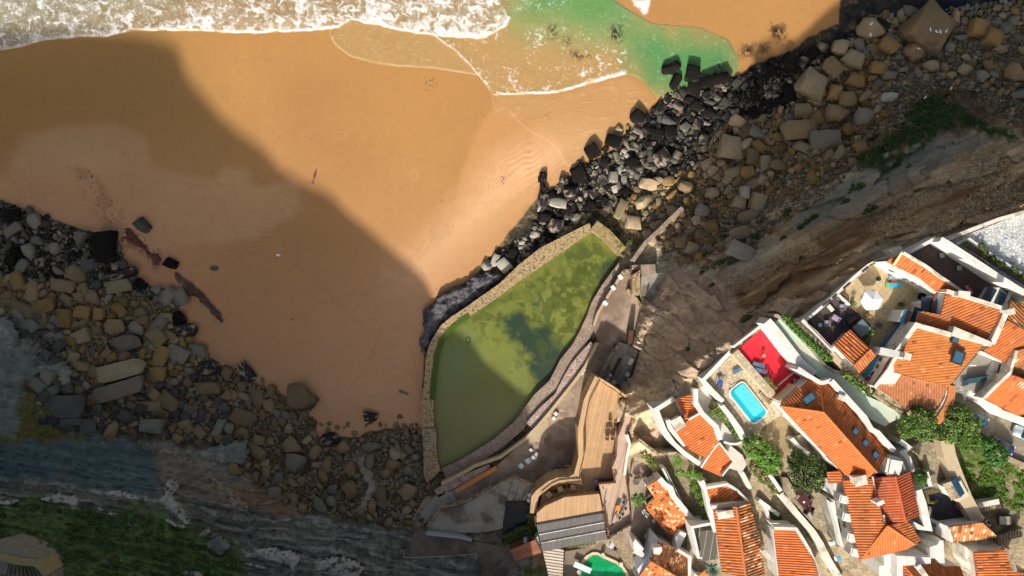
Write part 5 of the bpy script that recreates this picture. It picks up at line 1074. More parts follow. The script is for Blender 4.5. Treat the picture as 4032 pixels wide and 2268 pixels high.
wall('edge_wall', WT('F 1838,885 l 1000,165 1130,330 1280,480', 28.3), .6, M_white, zb=19, parent=E); wall('edge_wall', WT('l 1600,0 1800,230 1990,430', 28.6), .5, M_white, zb=22, parent=E)
wall('edge_wall', WT('l 1270,540 1400,700 1530,880 1640,1080', 28.3), .5, M_white, zb=20, parent=E); wall('edge_wall', WT('l 1640,1030 1760,950', 28), .7, M_oldwhite, zb=22, parent=E)
steps('pool_stairs', 'l 1850,330 2010,510', 'l 1800,370 1960,550', 7, 27.6, 28.9, M_flag, 'short paved stair between the swimming pool deck and the red terrace', base=25)
# blue swimming pool
def rrect(c, u, hl, hw, r, n=6):
    v = Vector((-u.y, u.x, 0)); out = []
    for sx, sy, a0 in ((1, 1, 0), (-1, 1, 90), (-1, -1, 180), (1, -1, 270)):
        for k in range(n+1):
            a = math.radians(a0+90*k/n); out.append(c+u*(sx*(hl-r)+r*math.cos(a))+v*(sy*(hw-r)+r*math.sin(a)))
    return out
E = empty('swimming_pool', W(2945, 1585, 27), 'bright turquoise swimming pool with a white rounded rim', 'pool')
cpt = W(2500+1636*.27174, 1450+500*.27174, 27.6); u_ = (W(2500+1810*.27174, 1450+720*.27174, 27.6)-W(2500+1465*.27174, 1450+280*.27174, 27.6)); L_ = u_.length; u_.normalize()
prism('rim', rrect(cpt, u_, L_/2+.35, 1.62, .8), 27.75, 27, mat('pool_rim', (.78, .70, .64)), E)
prism('shallow_step', rrect(cpt, u_, L_/2+.12, 1.4, .7), 27.8, 27, mat('turquoise_step', (.015, .42, .55), rough=.15, var=.03), E)
prism('water', rrect(cpt+u_*-.32+Vector((.28, .2, 0)), u_, L_/2-.35, 1.02, .5), 27.83, 27, mat('turquoise_water', (.10, .60, .70), rough=.1, var=.18, scale=2.5, bump=.02, bscale=3), E)
# green pool at the bottom
E = empty('green_pool', W(2370, 2250, 7), 'emerald green pool with a cream curved rim at the bottom edge', 'pool')
structure(prism('old_deck', WT('o 1030,1140 1400,1080 1500,990 1590,1040 1700,1160 1850,1270 1960,1449 1960,1600 1010,1600', 7.6), 7.6, 4, M_deckold))
prism('rim', WT('o 1205,1500 1250,1270 1310,1195 1390,1150 1450,1148 1530,1185 1700,1260 1790,1330 1850,1420 1870,1500', 7.9), 7.9, 6, mat('cream_rim', (.66, .52, .34)), E)
prism('water', WT('o 1240,1500 1285,1300 1340,1225 1400,1190 1460,1188 1540,1235 1690,1300 1770,1360 1820,1449 1830,1500', 7.95), 7.95, 6, mat('emerald_water', (.005, .30, .09), rough=.1, var=.15, scale=.4, col2=(.02, .42, .2), c2scale=.5), E)
box('diving_board', W(1900+1268*.31056, 1818+1340*.31056, 8.4), (3.4, 1.1, .18), mat('pale_board', (.62, .76, .78)), E, rz=-.42, bev=.05)
for a_, b_ in ((1522, 1183), (1752, 1302), (1222, 1395)): cyl('rim_lamp', W(1900+a_*.31056, 1818+b_*.31056, 8.2), .42, .5, M_oldwhite, E, 10)
# pale green painted terrace, hedge strip, stony strip
structure(prism('green_terrace', WT('c 20,130 110,60 560,510 900,900 1140,1050 e 1360,160 1580,260 1850,500 2120,620 2400,830 2200,900 2080,980 1900,900 1750,790 1500,500 1240,190 1040,230 900,100 c 690,1020 560,850 400,660 200,400 0,200', 32.2), 32.2, 24, mat('pale_green_paint', (.50, .62, .49), var=.1, scale=.4, col2=(.58, .56, .46), c2scale=.35)))
structure(prism('grey_path', WT('c 0,0 60,0 250,190 480,420 760,720 870,850 1000,930 1150,980 1140,1040 1000,1000 850,900 700,720 440,430 200,190 60,60 0,50', 32.5), 32.5, 24, M_conc))
structure(prism('stony_strip', WT('c 350,110 480,110 700,330 1000,640 1280,940 1430,1010 g 0,60 300,300 600,520 560,560 300,420 0,200 c 1150,950 950,750 640,420', 32.4), 32.4, 26, mat('stony_sand', (.52, .42, .28), var=.25, scale=1.2, bump=.05)))
wall('low_wall', WT('g 20,60 200,240 400,360 640,500', 33.2), .7, M_stone, zb=28, label='long low stone wall below the old brown-tiled roof', cat='wall')
wall('curb', WT('g 30,220 300,420 600,570', 32.6), .4, M_stone, zb=28, label='narrow stone kerb along the pale green terrace below the trees', cat='kerb')
structure(prism('court_paving', WT('g 650,1130 900,990 1180,1100 1220,1230 i 1250,180 1220,420 1290,630 1040,650 1010,520 830,0', 30.2), 30.2, 26, M_flago))
structure(prism('dark_courtyard', WT('i 880,600 1130,600 1250,650 1420,690 1500,780 1640,1040 1150,1120 1000,1250 950,1250 940,1000', 30.25), 30.25, 26, bands('slate_paving', (.045, .045, .06), (.10, .09, .09), 1.3, 12, gap=.06, cross=2.2)))
E = empty('boundary_wall', W(3790, 1900, 31), 'tall tan rendered wall with a rounded coping along the green garden', 'wall')
wall('wall_run', WT('g 1270,1000 i 1330,0 1440,300 1600,700 1760,1000 1840,1100', 32), 1.9, mat('tan_render', (.50, .40, .26), var=.12), zb=27, parent=E)
wall('white_courtyard_wall', WT('i 790,560 870,800 960,1220 690,1150', 32.4), 1.1, M_white, zb=28, label='white L-shaped wall beside the slate-paved courtyard', cat='wall')
wall('white_courtyard_wall', WT('i 800,560 1005,520 940,250', 31.6), .45, M_white, zb=28, label='thin white angled wall around the small dark tree by the courtyard', cat='wall')
wall('curved_white_wall', WT('g 480,1010 640,1130 520,1210 620,1300 690,1449 i 700,250', 31.8), .7, M_white, zb=27, label='curving white wall next to the white shed with a blue lid', cat='wall')
wall('village_wall', WT('j 760,50 1010,380 1290,700 1420,900 1560,1180 1760,1500', 24.6), .95, M_oldwhite, zb=18, label='long weathered white wall descending past the trees to the bottom edge', cat='wall')
wall('village_wall', WT('j 380,170 520,270 720,420', 22), .6, M_white, zb=18, label='short white stepped wall above the even ribbed roof', cat='wall'); wall('village_wall', WT('j 400,170 520,330 570,540', 21.8), .35, M_white, zb=18, label='thin white wall enclosing a triangular flower bed', cat='wall')
wall('village_wall', WT('h 100,470 150,560 240,750', 22.4), .5, M_white, zb=18, label='short curved white wall at the foot of the orange gravel bed', cat='wall')
wall('village_wall', WT('h 560,510 760,800', 24.4), .6, M_white, zb=20, label='white wall buried in the shrubs below the bright green tree', cat='wall')
wall('village_wall', WT('l 340,1250 600,1230 860,1400 m 760,120 960,160', 18.6), .4, M_stone, zb=14, label='thin ochre wall winding around the planted steps', cat='wall')
wall('village_wall', WT('l 50,1030 200,1150 340,1250', 17), .5, M_stone, zb=12, label='brown retaining wall in the sandstone below the white curved house', cat='wall')
wall('village_wall', WT('g 1420,100 1850,280 2200,540 2576,680 2800,780', 33.4), .9, M_white, zb=29, label='white wall between the parked cars and the right edge roofs', cat='wall')
structure(prism('car_park', WT('g 1400,130 1860,300 2200,560 2576,720 2900,850 2900,1449 2576,1380 2270,1300 1900,900 1700,800 1380,420', 30.6), 30.6, 26, mat('cobbles', (.22, .19, .14), var=.25, scale=3, col2=(.3, .26, .19), c2scale=.4)))
wall('kerb_wall', WT('g 2270,1300 2576,1430 2900,1600', 31.2), .8, M_stone, zb=28, label='stone kerb wall between the parking yard and the garden', cat='wall')
wall('terrace_wall', WT('i 1710,850 1900,800 2160,750', 31), .8, M_oldwhite, zb=27, label='pale wall closing the bottom of the green garden', cat='wall')
steps('garden_steps', 'i 1750,880 2180,800', 'i 1760,960 2200,860', 9, 29.2, 30.2, M_flago, 'narrow row of stone steps under the pale garden wall', base=27)
steps('lane_steps', 'i 2130,1330 2576,1200', 'i 2140,1449 2576,1340', 9, 29, 31, M_flago, 'wide shaded stone steps in the lane at the right edge', base=26)
steps('side_stairs', 'e 540,1180 1000,1600', 'e 700,1100 1090,1480', 16, 27.6, 25.6, M_flago, 'long straight stair descending beside the hipped house', base=23)
wall('stair_wall', WT('e 510,1190 640,1330 800,1449 h 1210,190', 28), .5, M_white, zb=24, label='white wall beside the long straight stair', cat='wall')
structure(prism('sandy_lane', WT('e 330,760 100,900 50,1070 200,1449 h 700,0 720,300 1000,0 e 560,1250 500,1050', 26.0), 26.0, 22, mat('sandy_earth', (.34, .26, .14), var=.25, scale=.8)))
structure(prism('patio_paving', WT('h 780,560 860,560 960,740 1330,780 1500,690 1600,960 j 1630,400 1650,620 1560,760 1350,640 1000,240 800,60', 24.6), 24.6, 19, M_flago))
E = empty('ridged_steps', W(130, 2240, 22), 'stone staircase with a pale handrail wall in the bottom left corner', 'steps')
prism('landing', WT('r -200,1250 0,1210 300,1310 400,1449 420,1600 -200,1600', 25), 25, 20, mat('pale_stair_stone', (.33, .31, .23), var=.25, scale=1), E)
wall('handrail_wall', WT('r -100,1290 60,1330 160,1350 270,1360 350,1449', 25.9), .8, mat('yellow_coping', (.42, .36, .17)), zb=22, parent=E)
for k in range(9): wall('step', WT('r %d,%d %d,%d' % (60+k*24, 1350+k*3, 30+k*34, 1440+k*4), 25.3), .32, M_conc, drop=.3, parent=E)
# ------------------------------------------------------------------ boulders
def hull_proto(seed, kind):
    rs = random.Random(seed); bm = bmesh.new(); pts = []
    n = 10 if kind == 'block' else 26
    if kind == 'block':
        for sx in (-1, 1):
            for sy in (-1, 1):
                for sz in (-1, 1):
                    pts.append((sx*rs.uniform(.38, .52), sy*rs.uniform(.36, .52), sz*rs.uniform(.32, .5)))
        for _ in range(4):
            a = rs.uniform(0, 6.28); pts.append((.56*math.cos(a), .56*math.sin(a), rs.uniform(-.3, .4)))
    else:
        for _ in range(n):
            v = Vector((rs.gauss(0, 1), rs.gauss(0, 1), rs.gauss(0, 1))).normalized()
            e = .72 if kind == 'angular' else 1.
            v = Vector([math.copysign(abs(c)**e, c) for c in v]); pts.append(tuple(v*.5*rs.uniform(.86, 1.04)))
    for p in pts: bm.verts.new(p)
    r = bmesh.ops.convex_hull(bm, input=bm.verts[:])
    bmesh.ops.delete(bm, geom=[g for g in r['geom_interior'] if isinstance(g, bmesh.types.BMVert)], context='VERTS')
    bmesh.ops.dissolve_limit(bm, angle_limit=math.radians(14 if kind != 'round' else 5), verts=bm.verts[:], edges=bm.edges[:])
    bmesh.ops.bevel(bm, geom=bm.edges[:], offset=.022, segments=1, affect='EDGES', clamp_overlap=True)
    bmesh.ops.triangulate(bm, faces=bm.faces[:])
    bmesh.ops.subdivide_edges(bm, edges=[e for e in bm.edges if e.calc_length() > .28], cuts=1, use_grid_fill=True)
    for v in bm.verts:
        q = float(fbm(np.array([v.co.x*3.1+seed]), np.array([v.co.y*3.1+v.co.z*2.3]), seed, 3)[0]-.5); v.co += v.co.normalized()*q*.22
    bmesh.ops.triangulate(bm, faces=bm.faces[:])
    bm.verts.ensure_lookup_table(); V = np.array([v.co[:] for v in bm.verts]); F = np.array([[v.index for v in f.verts] for f in bm.faces]); bm.free(); return V, F
PROTO = {'block': [hull_proto(k, 'block') for k in range(8)], 'angular': [hull_proto(20+k, 'angular') for k in range(8)], 'round': [hull_proto(40+k, 'round') for k in range(5)]}
BC = {'ochre': (.255, .165, .06), 'beige': (.31, .25, .15), 'brown': (.235, .17, .09), 'grey': (.20, .18, .135), 'dark': (.085, .082, .070), 'black': (.013, .011, .010),
      'speckled': (.28, .24, .17), 'teal': (.165, .17, .13), 'tan': (.36, .27, .17), 'pale': (.38, .35, .29)}
BM = {}
for k_, c_ in BC.items():
    sp = dict(speckled=dict(col2=(.025, .02, .02), c2scale=1.7, c2lo=.42, c2hi=.48), black=dict(spec=.1, col2=(.11, .10, .08), c2scale=2.2, c2lo=.58, c2hi=.64), dark=dict(col2=(.10, .11, .10), c2scale=.9, c2lo=.5, c2hi=.65),
              ochre=dict(col2=(.15, .10, .04), c2scale=.7), beige=dict(col2=(.20, .15, .08), c2scale=.6), grey=dict(col2=(.10, .10, .09), c2scale=.7), brown=dict(col2=(.10, .075, .045), c2scale=.7)).get(k_, {})
    BM[k_] = mat(k_+'_stone', c_, rough=.88, var=.28, scale=2.2, bump=.10, bscale=3.5, objrand=.22, **sp)
PM = {}
def proto_mesh(kind, i, col):
    key = (kind, i, col)
    if key not in PM:
        V, F = PROTO[kind][i]; me = bpy.data.meshes.new(col+'_boulder'); _fast(me, V, F); me.materials.append(BM[col]); PM[key] = me
    return PM[key]
placed = []      # x, y, r (survey)
CELL = 40.; gridd = {}
def _near(x, y, r):
    cx, cy = int(x//CELL), int(y//CELL); k = int((r+75)//CELL)+1
    for a in range(cx-k, cx+k+1):
        for b in range(cy-k, cy+k+1):
            for (px, py, pr) in gridd.get((a, b), ()):
                if (px-x)**2+(py-y)**2 < (.72*(pr+r))**2: return True
    return False
def _put(x, y, r): gridd.setdefault((int(x//CELL), int(y//CELL)), []).append((x, y, r))
LM = [((1655, 1250), 'the curved left end of the tidal pool wall'), ((1900, 1050), 'the long upper wall of the tidal pool'), ((2280, 860), 'the top corner of the tidal pool'),
      ((1180, 1560), 'the big brown rock standing in the shallow bay'), ((480, 1490), 'the two long pale slabs'), ((560, 950), 'the dark triangular rock on the sand'),
      ((120, 900), 'the black weedy rocks at the left edge'), ((500, 1320), 'the flat oval grey rock'), ((250, 1600), 'the large dark table rock at left'), ((860, 1440), 'the muddy shore of the bay'),
      ((1420, 1850), 'the little stream through the stones'), ((1600, 1900), 'the bottom end of the pool wall'), ((950, 1800), 'the mossless ledge below the bay'),
      ((2300, 650), 'the wet beach point'), ((2600, 300), 'the green inlet'), ((2750, 500), 'the black weedy shore'), ((2870, 570), 'the tall pale block in the shingle'), ((3180, 330), 'the large square pale block'),
      ((3420, 120), 'the biggest pale block by the dark water'), ((3650, 160), 'the huge pointed brown rock'), ((3200, 540), 'the pair of wide flat slabs'), ((3450, 400), 'the green scrub'), ((3900, 250), 'the right edge scree'),
      ((2600, 900), 'the brown gully wall'), ((2850, 950), 'the foot of the grey cliff'), ((2500, 780), 'the wide sloping slab'), ((3000, 750), 'the grey bedding ledges')]
def nearest_lm(x, y):
    d = sorted((math.hypot(x-a, y-b), t) for (a, b), t in LM); return d[0][1]
rocks = []   # (area, dict)
def add_rock(x, y, L_, w_, ang, hz, col, kind='block', label=None, z=None):
    rocks.append(dict(x=x, y=y, L=L_, w=w_, a=ang, h=hz, c=col, k=kind, label=label, z=z))
D2 = 1.5652
HAND = [(755, 998, 88, 82, -15, 3.0, 'brown', 'angular', 'huge brown many-sided rock standing alone in the shallow muddy bay'),
 (298, 936, 118, 46, -14, 2.4, 'beige', 'block', 'upper of the two long pale parallel slabs at left'), (306, 980, 122, 40, -17, 2.4, 'grey', 'block', 'lower of the two long pale parallel slabs at left'),
 (160, 1024, 100, 62, 3, 2.5, 'dark', 'block', 'large dark flat-topped table rock at the left edge of the rubble'), (170, 1062, 70, 20, -2, 1.2, 'dark', 'block', 'long thin dark slab below the dark table rock'),
 (316, 864, 88, 52, 0, 1.4, 'grey', 'round', 'wide oval flat grey rock in the left rubble'), (290, 822, 56, 48, 0, 1.6, 'brown', 'angular', 'rounded brownish rock just above the flat oval grey one'),
 (344, 826, 48, 34, 35, 1.2, 'grey', 'angular', 'wedge-shaped grey rock with a pointed corner above the oval rock'), (382, 1070, 62, 36, 0, 2.2, 'teal', 'block', 'grey-green squared block beside the dark strata'),
 (612, 1050, 70, 48, 25, 1.6, 'brown', 'angular', 'broad brown slab with a slanting top below the muddy bay'), (525, 926, 60, 46, -10, 2.0, 'speckled', 'angular', 'pitted pale rock on the edge of the bay sand'),
 (524, 975, 66, 30, -3, 1.6, 'brown', 'block', 'flat ochre slab under the pitted pale rock'), (359, 566, 52, 40, 40, 2.2, 'dark', 'angular', 'dark triangular rock alone on the wet sand at left'), (430, 662, 44, 34, 20, 1.8, 'black', 'angular', 'black four-sided rock on the sand right of the red weed'),
 (930, 1048, 46, 30, 15, 1.6, 'speckled', 'angular', 'lone diamond-shaped speckled rock on the beach left of the pool wall'), (620, 936, 62, 30, 48, 1.4, 'speckled', 'block', 'leaning pitted slab sticking out of the bay mud'),
 (408, 898, 34, 56, 20, 1.4, 'ochre', 'block', 'upright ochre block in the left rubble'), (268, 622, 52, 78, -5, 2.6, 'black', 'block', 'tall black seaweed-pitted block at the top of the left rubble'), (203, 600, 36, 42, 10, 2.0, 'grey', 'angular', 'grey-topped rock with a dark rim near the left sand edge'),
 (95, 605, 36, 28, 0, 1.6, 'teal', 'angular', 'pale grey-green rock among the black weedy rocks'), (35, 580, 50, 26, -35, 1.6, 'grey', 'block', 'slanted grey slab near the left edge'), (140, 625, 30, 36, 0, 1.6, 'grey', 'angular', 'small grey rock between two black ones at upper left'),
 (30, 540, 44, 40, 0, 2.2, 'black', 'angular', 'black rock at the upper end of the left rubble by the edge'), (190, 690, 60, 46, 30, 1.8, 'brown', 'angular', 'broad brown triangular slab in the upper left rubble'),
 (310, 690, 70, 24, -18, 1.5, 'speckled', 'block', 'long pitted ledge-like slab pointing at the sand'), (300, 720, 66, 34, -12, 1.6, 'beige', 'block', 'flat beige slab under the pitted ledge slab'),
 (115, 770, 54, 34, -15, 1.6, 'ochre', 'block', 'bright ochre slab in the ochre heap at left'), (165, 800, 40, 46, 0, 1.6, 'ochre', 'block', 'squarish ochre block in the ochre heap at left'), (210, 785, 44, 30, 10, 1.6, 'ochre', 'block', 'ochre block at the right of the ochre heap'),
 (250, 790, 30, 30, 0, 1.4, 'ochre', 'block', 'small ochre cube at the left rubble'), (160, 720, 60, 34, 10, 1.5, 'brown', 'block', 'wide greenish-brown block above the ochre heap'), (448, 800, 40, 46, -30, 1.6, 'black', 'speck' and 'angular', 'dark mottled rock at the inner sand corner'),
 (470, 830, 56, 40, -10, 1.7, 'speckled', 'angular', 'big mottled rock on the inner shore of the left rubble'), (400, 940, 40, 34, 0, 1.4, 'ochre', 'block', 'ochre cube right of the two pale slabs'), (450, 890, 54, 36, 25, 1.4, 'grey', 'block', 'blue-grey slab right of the oval rock'),
 (730, 1120, 56, 50, 60, 2.0, 'brown', 'angular', 'large brown boulder below the muddy bay'), (740, 1165, 60, 60, 20, 2.2, 'grey', 'angular', 'large grey-brown boulder in the lower rubble'), (690, 1240, 40, 38, 0, 1.6, 'grey', 'angular', 'squat grey boulder at the lower end of the rubble'),
 (590, 1180, 40, 40, 0, 1.6, 'brown', 'angular', 'four-sided brown boulder left of centre in the lower rubble'), (830, 1105, 60, 36, -10, 1.5, 'speckled', 'angular', 'ribbed flat rock half sunk in the bay mud'), (935, 1125, 64, 28, -5, 1.6, 'grey', 'round', 'long rounded grey rock near the mud pool'),
 (1028, 1235, 40, 42, 30, 1.6, 'tan', 'angular', 'pinkish four-sided boulder left of the stream mouth'), (880, 1230, 46, 60, -40, 1.8, 'brown', 'angular', 'long brown boulder left of the little stream'), (990, 1170, 46, 30, 0, 1.5, 'brown', 'round', 'smooth wide brown boulder right of the stream'),
 (975, 1190, 40, 26, -35, 1.3, 'brown', 'round', 'tilted oval brown boulder right of the stream'), (1045, 1150, 26, 22, 0, 1.2, 'grey', 'round', 'grey round boulder against the pool wall'),
 (2192, 72, 76, 62, -12, 4.5, 'beige', 'angular', 'biggest pale many-sided block beside the dark rock pool at top right'), (2330, 78, 100, 110, 40, 5.5, 'brown', 'block', 'huge pointed brown rock with white bird marks at top right'), (2300, 130, 56, 60, 10, 3, 'brown', 'round', 'rounded brown boulder below the huge pointed rock'),
 (2230, 118, 44, 34, 40, 3, 'ochre', 'block', 'split orange block right below the biggest pale block'), (2143, 150, 70, 50, 30, 3.2, 'beige', 'angular', 'large yellowish slab below the pale block at upper right'), (2110, 122, 38, 36, 20, 2.4, 'beige', 'block', 'medium pale block left of the yellowish slab'),
 (2040, 215, 66, 66, 30, 3.6, 'beige', 'block', 'large square pale block with a tilted top'), (2005, 331, 84, 52, -3, 3.0, 'brown', 'block', 'left of the pair of wide flat slabs'), (2073, 354, 92, 46, -6, 2.8, 'grey', 'block', 'right of the pair of wide flat slabs'),
 (2170, 298, 56, 54, 20, 2.4, 'grey', 'angular', 'blue-grey angular slab below the pale clay streak'), (1835, 371, 54, 60, 8, 3.2, 'beige', 'block', 'tall pale block standing in the middle of the shingle'), (2098, 236, 46, 52, 10, 2.6, 'ochre', 'angular', 'gold boulder with a pale scratched face'),
 (2060, 232, 34, 34, 10, 2.2, 'ochre', 'angular', 'round golden boulder right of the square pale block'), (2150, 205, 60, 44, 20, 2.5, 'ochre', 'angular', 'broad golden-brown boulder at upper right'), (2205, 175, 36, 30, 15, 2.4, 'ochre', 'block', 'brown block with a white patch on top'),
 (2128, 252, 56, 50, 0, 2.6, 'brown', 'angular', 'dark grey-brown boulder at upper right centre'), (2100, 290, 70, 50, 20, 2.4, 'brown', 'angular', 'wide brown boulder above the flat slab pair'), (2235, 190, 46, 36, 0, 2, 'grey', 'angular', 'blue-grey boulder near the scree'),
 (2238, 245, 44, 30, 0, 1.6, 'pale', 'angular', 'pale angular slab by the clay streak'), (1605, 293, 48, 50, 30, 2.2, 'black', 'angular', 'dark pyramid rock alone in the wet sand right of the surf'), (1543, 356, 46, 30, 20, 1.8, 'black', 'block', 'black block on the sand near the shore rocks'),
 (1490, 382, 38, 36, -30, 1.8, 'black', 'block', 'blocky black rock with a long shadow on the sand'), (1523, 408, 28, 26, 0, 1.4, 'black', 'angular', 'small round black rock on the sand edge'), (1688, 172, 56, 34, -25, 2, 'black', 'angular', 'black rock rising out of the green inlet'), (1741, 187, 40, 40, 10, 2, 'black', 'block', 'square dark rock in the green water'),
 (1700, 205, 26, 46, 20, 1.6, 'black', 'angular', 'narrow black rock in the shallows of the inlet'), (1795, 205, 76, 30, -12, 2, 'black', 'block', 'long black rock at the head of the green inlet'), (2455, 75, 44, 46, 15, 3, 'ochre', 'block', 'left golden block at the top right scree'), (2490, 100, 40, 44, 25, 3, 'ochre', 'block', 'right golden block at the top right scree'),
 (2555, 185, 60, 60, 0, 3, 'brown', 'angular', 'big brown boulder cut by the right edge'), (1620, 508, 60, 34, -28, 2.4, 'beige', 'round', 'smooth long pale boulder above the pool corner'), (1593, 560, 38, 34, 5, 2.2, 'tan', 'block', 'sunlit tan cube beside the top corner of the pool'), (1665, 400, 40, 40, -35, 2.2, 'speckled', 'block', 'speckled black and white block in the shore heap'),
 (1435, 487, 46, 36, -10, 2.4, 'speckled', 'angular', 'mottled boulder overhanging the sand'), (1370, 545, 46, 34, -10, 2.4, 'black', 'angular', 'dark boulder with a bright lower edge on the beach'), (1398, 570, 34, 36, 10, 2.2, 'speckled', 'block', 'mottled square boulder right of the dark bright-edged one'),
 (1345, 590, 30, 22, 0, 1.4, 'pale', 'angular', 'small white-streaked rock at the sand edge'), (1290, 635, 30, 26, 0, 1.6, 'black', 'angular', 'black-topped rock close to the long pool wall'), (1225, 670, 32, 28, 30, 1.8, 'pale', 'angular', 'lone pale grey rock on the sand by the wall'), (1268, 668, 36, 34, -40, 1.8, 'pale', 'block', 'pale grey block against the barnacled apron'),
 (1870, 485, 20, 34, 10, 3, 'pale', 'block', 'upright whitish stone stump on the slope'), (1860, 510, 32, 30, 20, 2, 'tan', 'block', 'tan block at the foot of the whitish stump'), (1790, 485, 40, 34, 0, 2, 'beige', 'angular', 'broad beige block in the middle scree'), (1765, 530, 40, 40, 10, 2, 'grey', 'angular', 'square grey block in the middle scree'),
 (1880, 545, 60, 40, -30, 3, 'beige', 'angular', 'large pitted beige boulder with scrub below it'), (1860, 590, 70, 46, -25, 3, 'tan', 'angular', 'large rough tan boulder at the end of the scree'), (1860, 635, 76, 40, 25, 3, 'pale', 'block', 'striped pale block lying against the cliff foot'), (1725, 470, 46, 36, 10, 2, 'brown', 'angular', 'brown slab above the gully'),
 (1350, 515, 0, 0, 0, 0, None, None, None)]
for (cx, cy, L_, w_, ang, hz, col, kind, lab) in HAND:
    if not col: continue
    x, y = cx*D2, cy*D2; add_rock(x, y, L_*D2, w_*D2, ang, hz, col, kind, lab)
    for t in (-.3, 0, .3):
        a = math.radians(ang); dd = max(L_, w_)*D2; ax = a if L_ >= w_ else a+math.pi/2; _put(x+math.cos(ax)*t*dd, y+math.sin(ax)*t*dd, min(L_, w_)*D2*.5+2)
ZL = T('F -40,500 60,525 180,572 230,590 290,600 320,680 380,722 470,742 446,800 500,880 560,920 620,960 700,985 790,1050 790,1095 900,1110 1000,1078 1062,1080 1065,1335 1000,1320 900,1300 800,1290 700,1260 600,1180 560,1120 460,1110 370,1100 230,1080 110,1070 90,1000 100,900 60,840 -40,780')
ZR = T('F 1212,662 1340,580 1365,500 1400,470 1480,410 1560,372 1590,310 1650,270 1680,235 1750,212 1870,195 1960,150 2060,120 2110,110 2180,40 2300,30 2400,20 2700,-20 2700,250 2560,240 2450,220 2300,190 2240,270 2200,330 2130,430 2040,455 1950,470 1930,560 1900,640 1800,680 1680,650 1640,600 1600,590 1560,540 1500,530 1440,590 1300,680 1260,690')
SAND_SCAT = T('F 600,930 790,990 800,1060 960,1040 1060,1060 1060,1150 900,1110 790,1100 700,1000')
SC_R = T('F 1480,380 1620,280 1660,300 1600,400 1480,470 1380,480')
def pick(x, y):
    """kind and colour of a loose stone by where it lies"""
    r = random.random()
    if x < 1700:
        if y < 1080+ (x/6): 
            return ('angular', random.choice(['black', 'black', 'dark', 'dark', 'teal', 'grey', 'speckled']))
        if x < 240 and y > 1250: return ('block', random.choice(['teal', 'dark', 'grey']))
        if x > 900: 
            if x > 1250: return ('round', random.choice(['brown', 'grey', 'grey', 'beige', 'brown']))
            return ('angular', random.choice(['brown', 'brown', 'grey', 'beige', 'brown']))
        if y < 1480: return (random.choice(['block', 'angular']), random.choice(['ochre', 'brown', 'brown', 'brown', 'grey', 'beige']))
        return (random.choice(['block', 'angular']), random.choice(['dark', 'grey', 'brown', 'brown', 'dark']))
    inner = inpoly(np.array([x]), np.array([y]), BLK)[0]
    if inner: return (random.choice(['angular', 'block']), random.choice(['black', 'black', 'black', 'speckled', 'dark'] if x > 2550 else ['speckled', 'black', 'speckled', 'black', 'pale']))
    if y < 620 and x > 3500: return (random.choice(['angular', 'round']), random.choice(['brown', 'grey', 'grey', 'beige', 'teal']))
    return (random.choice(['block', 'angular', 'angular']), random.choice(['beige', 'brown', 'ochre', 'beige', 'brown', 'tan', 'grey', 'ochre']))
BLK = T('F 1200,700 1300,540 1370,470 1480,390 1560,350 1640,250 1760,190 1990,120 2100,60 2200,40 2150,120 2060,170 2000,200 1990,270 1860,300 1780,340 1770,400 1700,440 1600,470 1560,520 1450,540 1400,600 1300,690')
STREAM = T('p 130,740 240,720 250,820 330,920 365,1020 340,1120 260,1180 250,1290 170,1300 160,1240 235,1130 270,1020 215,950 185,850')
def scatter(poly, n, r0, r1, p=1.0):
    xs = [q[0] for q in poly]; ys = [q[1] for q in poly]; X0, X1, Y0, Y1 = min(xs), max(xs), min(ys), max(ys)
    A = RNG.uniform(X0, X1, n); B = RNG.uniform(Y0, Y1, n); ok = inpoly(A, B, poly)
    for x, y, o_ in zip(A, B, ok):
        if not o_: continue
        r = r0+(r1-r0)*random.random()**p
        if _near(x, y, r) or inpoly(np.array([x]), np.array([y]), STREAM)[0]: continue
        _put(x, y, r); k, c = pick(x, y); e = random.uniform(.5, 1.)
        add_rock(x, y, r*2.15/e**.5, r*2.15*e**.6, random.uniform(0, 180), r*.05*random.uniform(.8, 1.4), c, k)
for zone, m_ in ((ZL, 1.), (ZR, 1.)):
    scatter(zone, 420, 22, 33); scatter(zone, 3600, 13, 21); scatter(zone, 16000, 8, 12.5); scatter(zone, 46000, 5, 7.8); scatter(zone, 45000, 3.4, 5.2)
scatter(SAND_SCAT, 260, 5, 14); scatter(SC_R, 300, 6, 18)
scatter(T('F 2200,190 2300,190 2576,240 2700,260 2700,330 2576,340 2450,220 2330,230 2250,330 2200,320'), 5000, 4, 12, 2.)
scatter(T('F 1930,470 2130,440 2100,480 1980,560 1900,620'), 1500, 4, 12, 2.)
rocks.sort(key=lambda q: -(q['L']*q['w']+(1e7 if q['label'] else 0)))
def sizew(s): return 'large' if s > 40 else 'medium' if s > 26 else 'small'
CN = dict(ochre='ochre', beige='beige', brown='brown', grey='grey', dark='dark blue-grey', black='black weedy', speckled='black-speckled pale', teal='grey-green', tan='tan', pale='pale grey')
KN = dict(block='blocky', angular='angular', round='rounded')
px_m = lambda z: TX*(H-z)/CX
V_all, F_all, T_all = [], [], []; nv = 0; seen_lab = {}
ZT = terr_h(np.array([q['x'] for q in rocks]), np.array([q['y'] for q in rocks]))
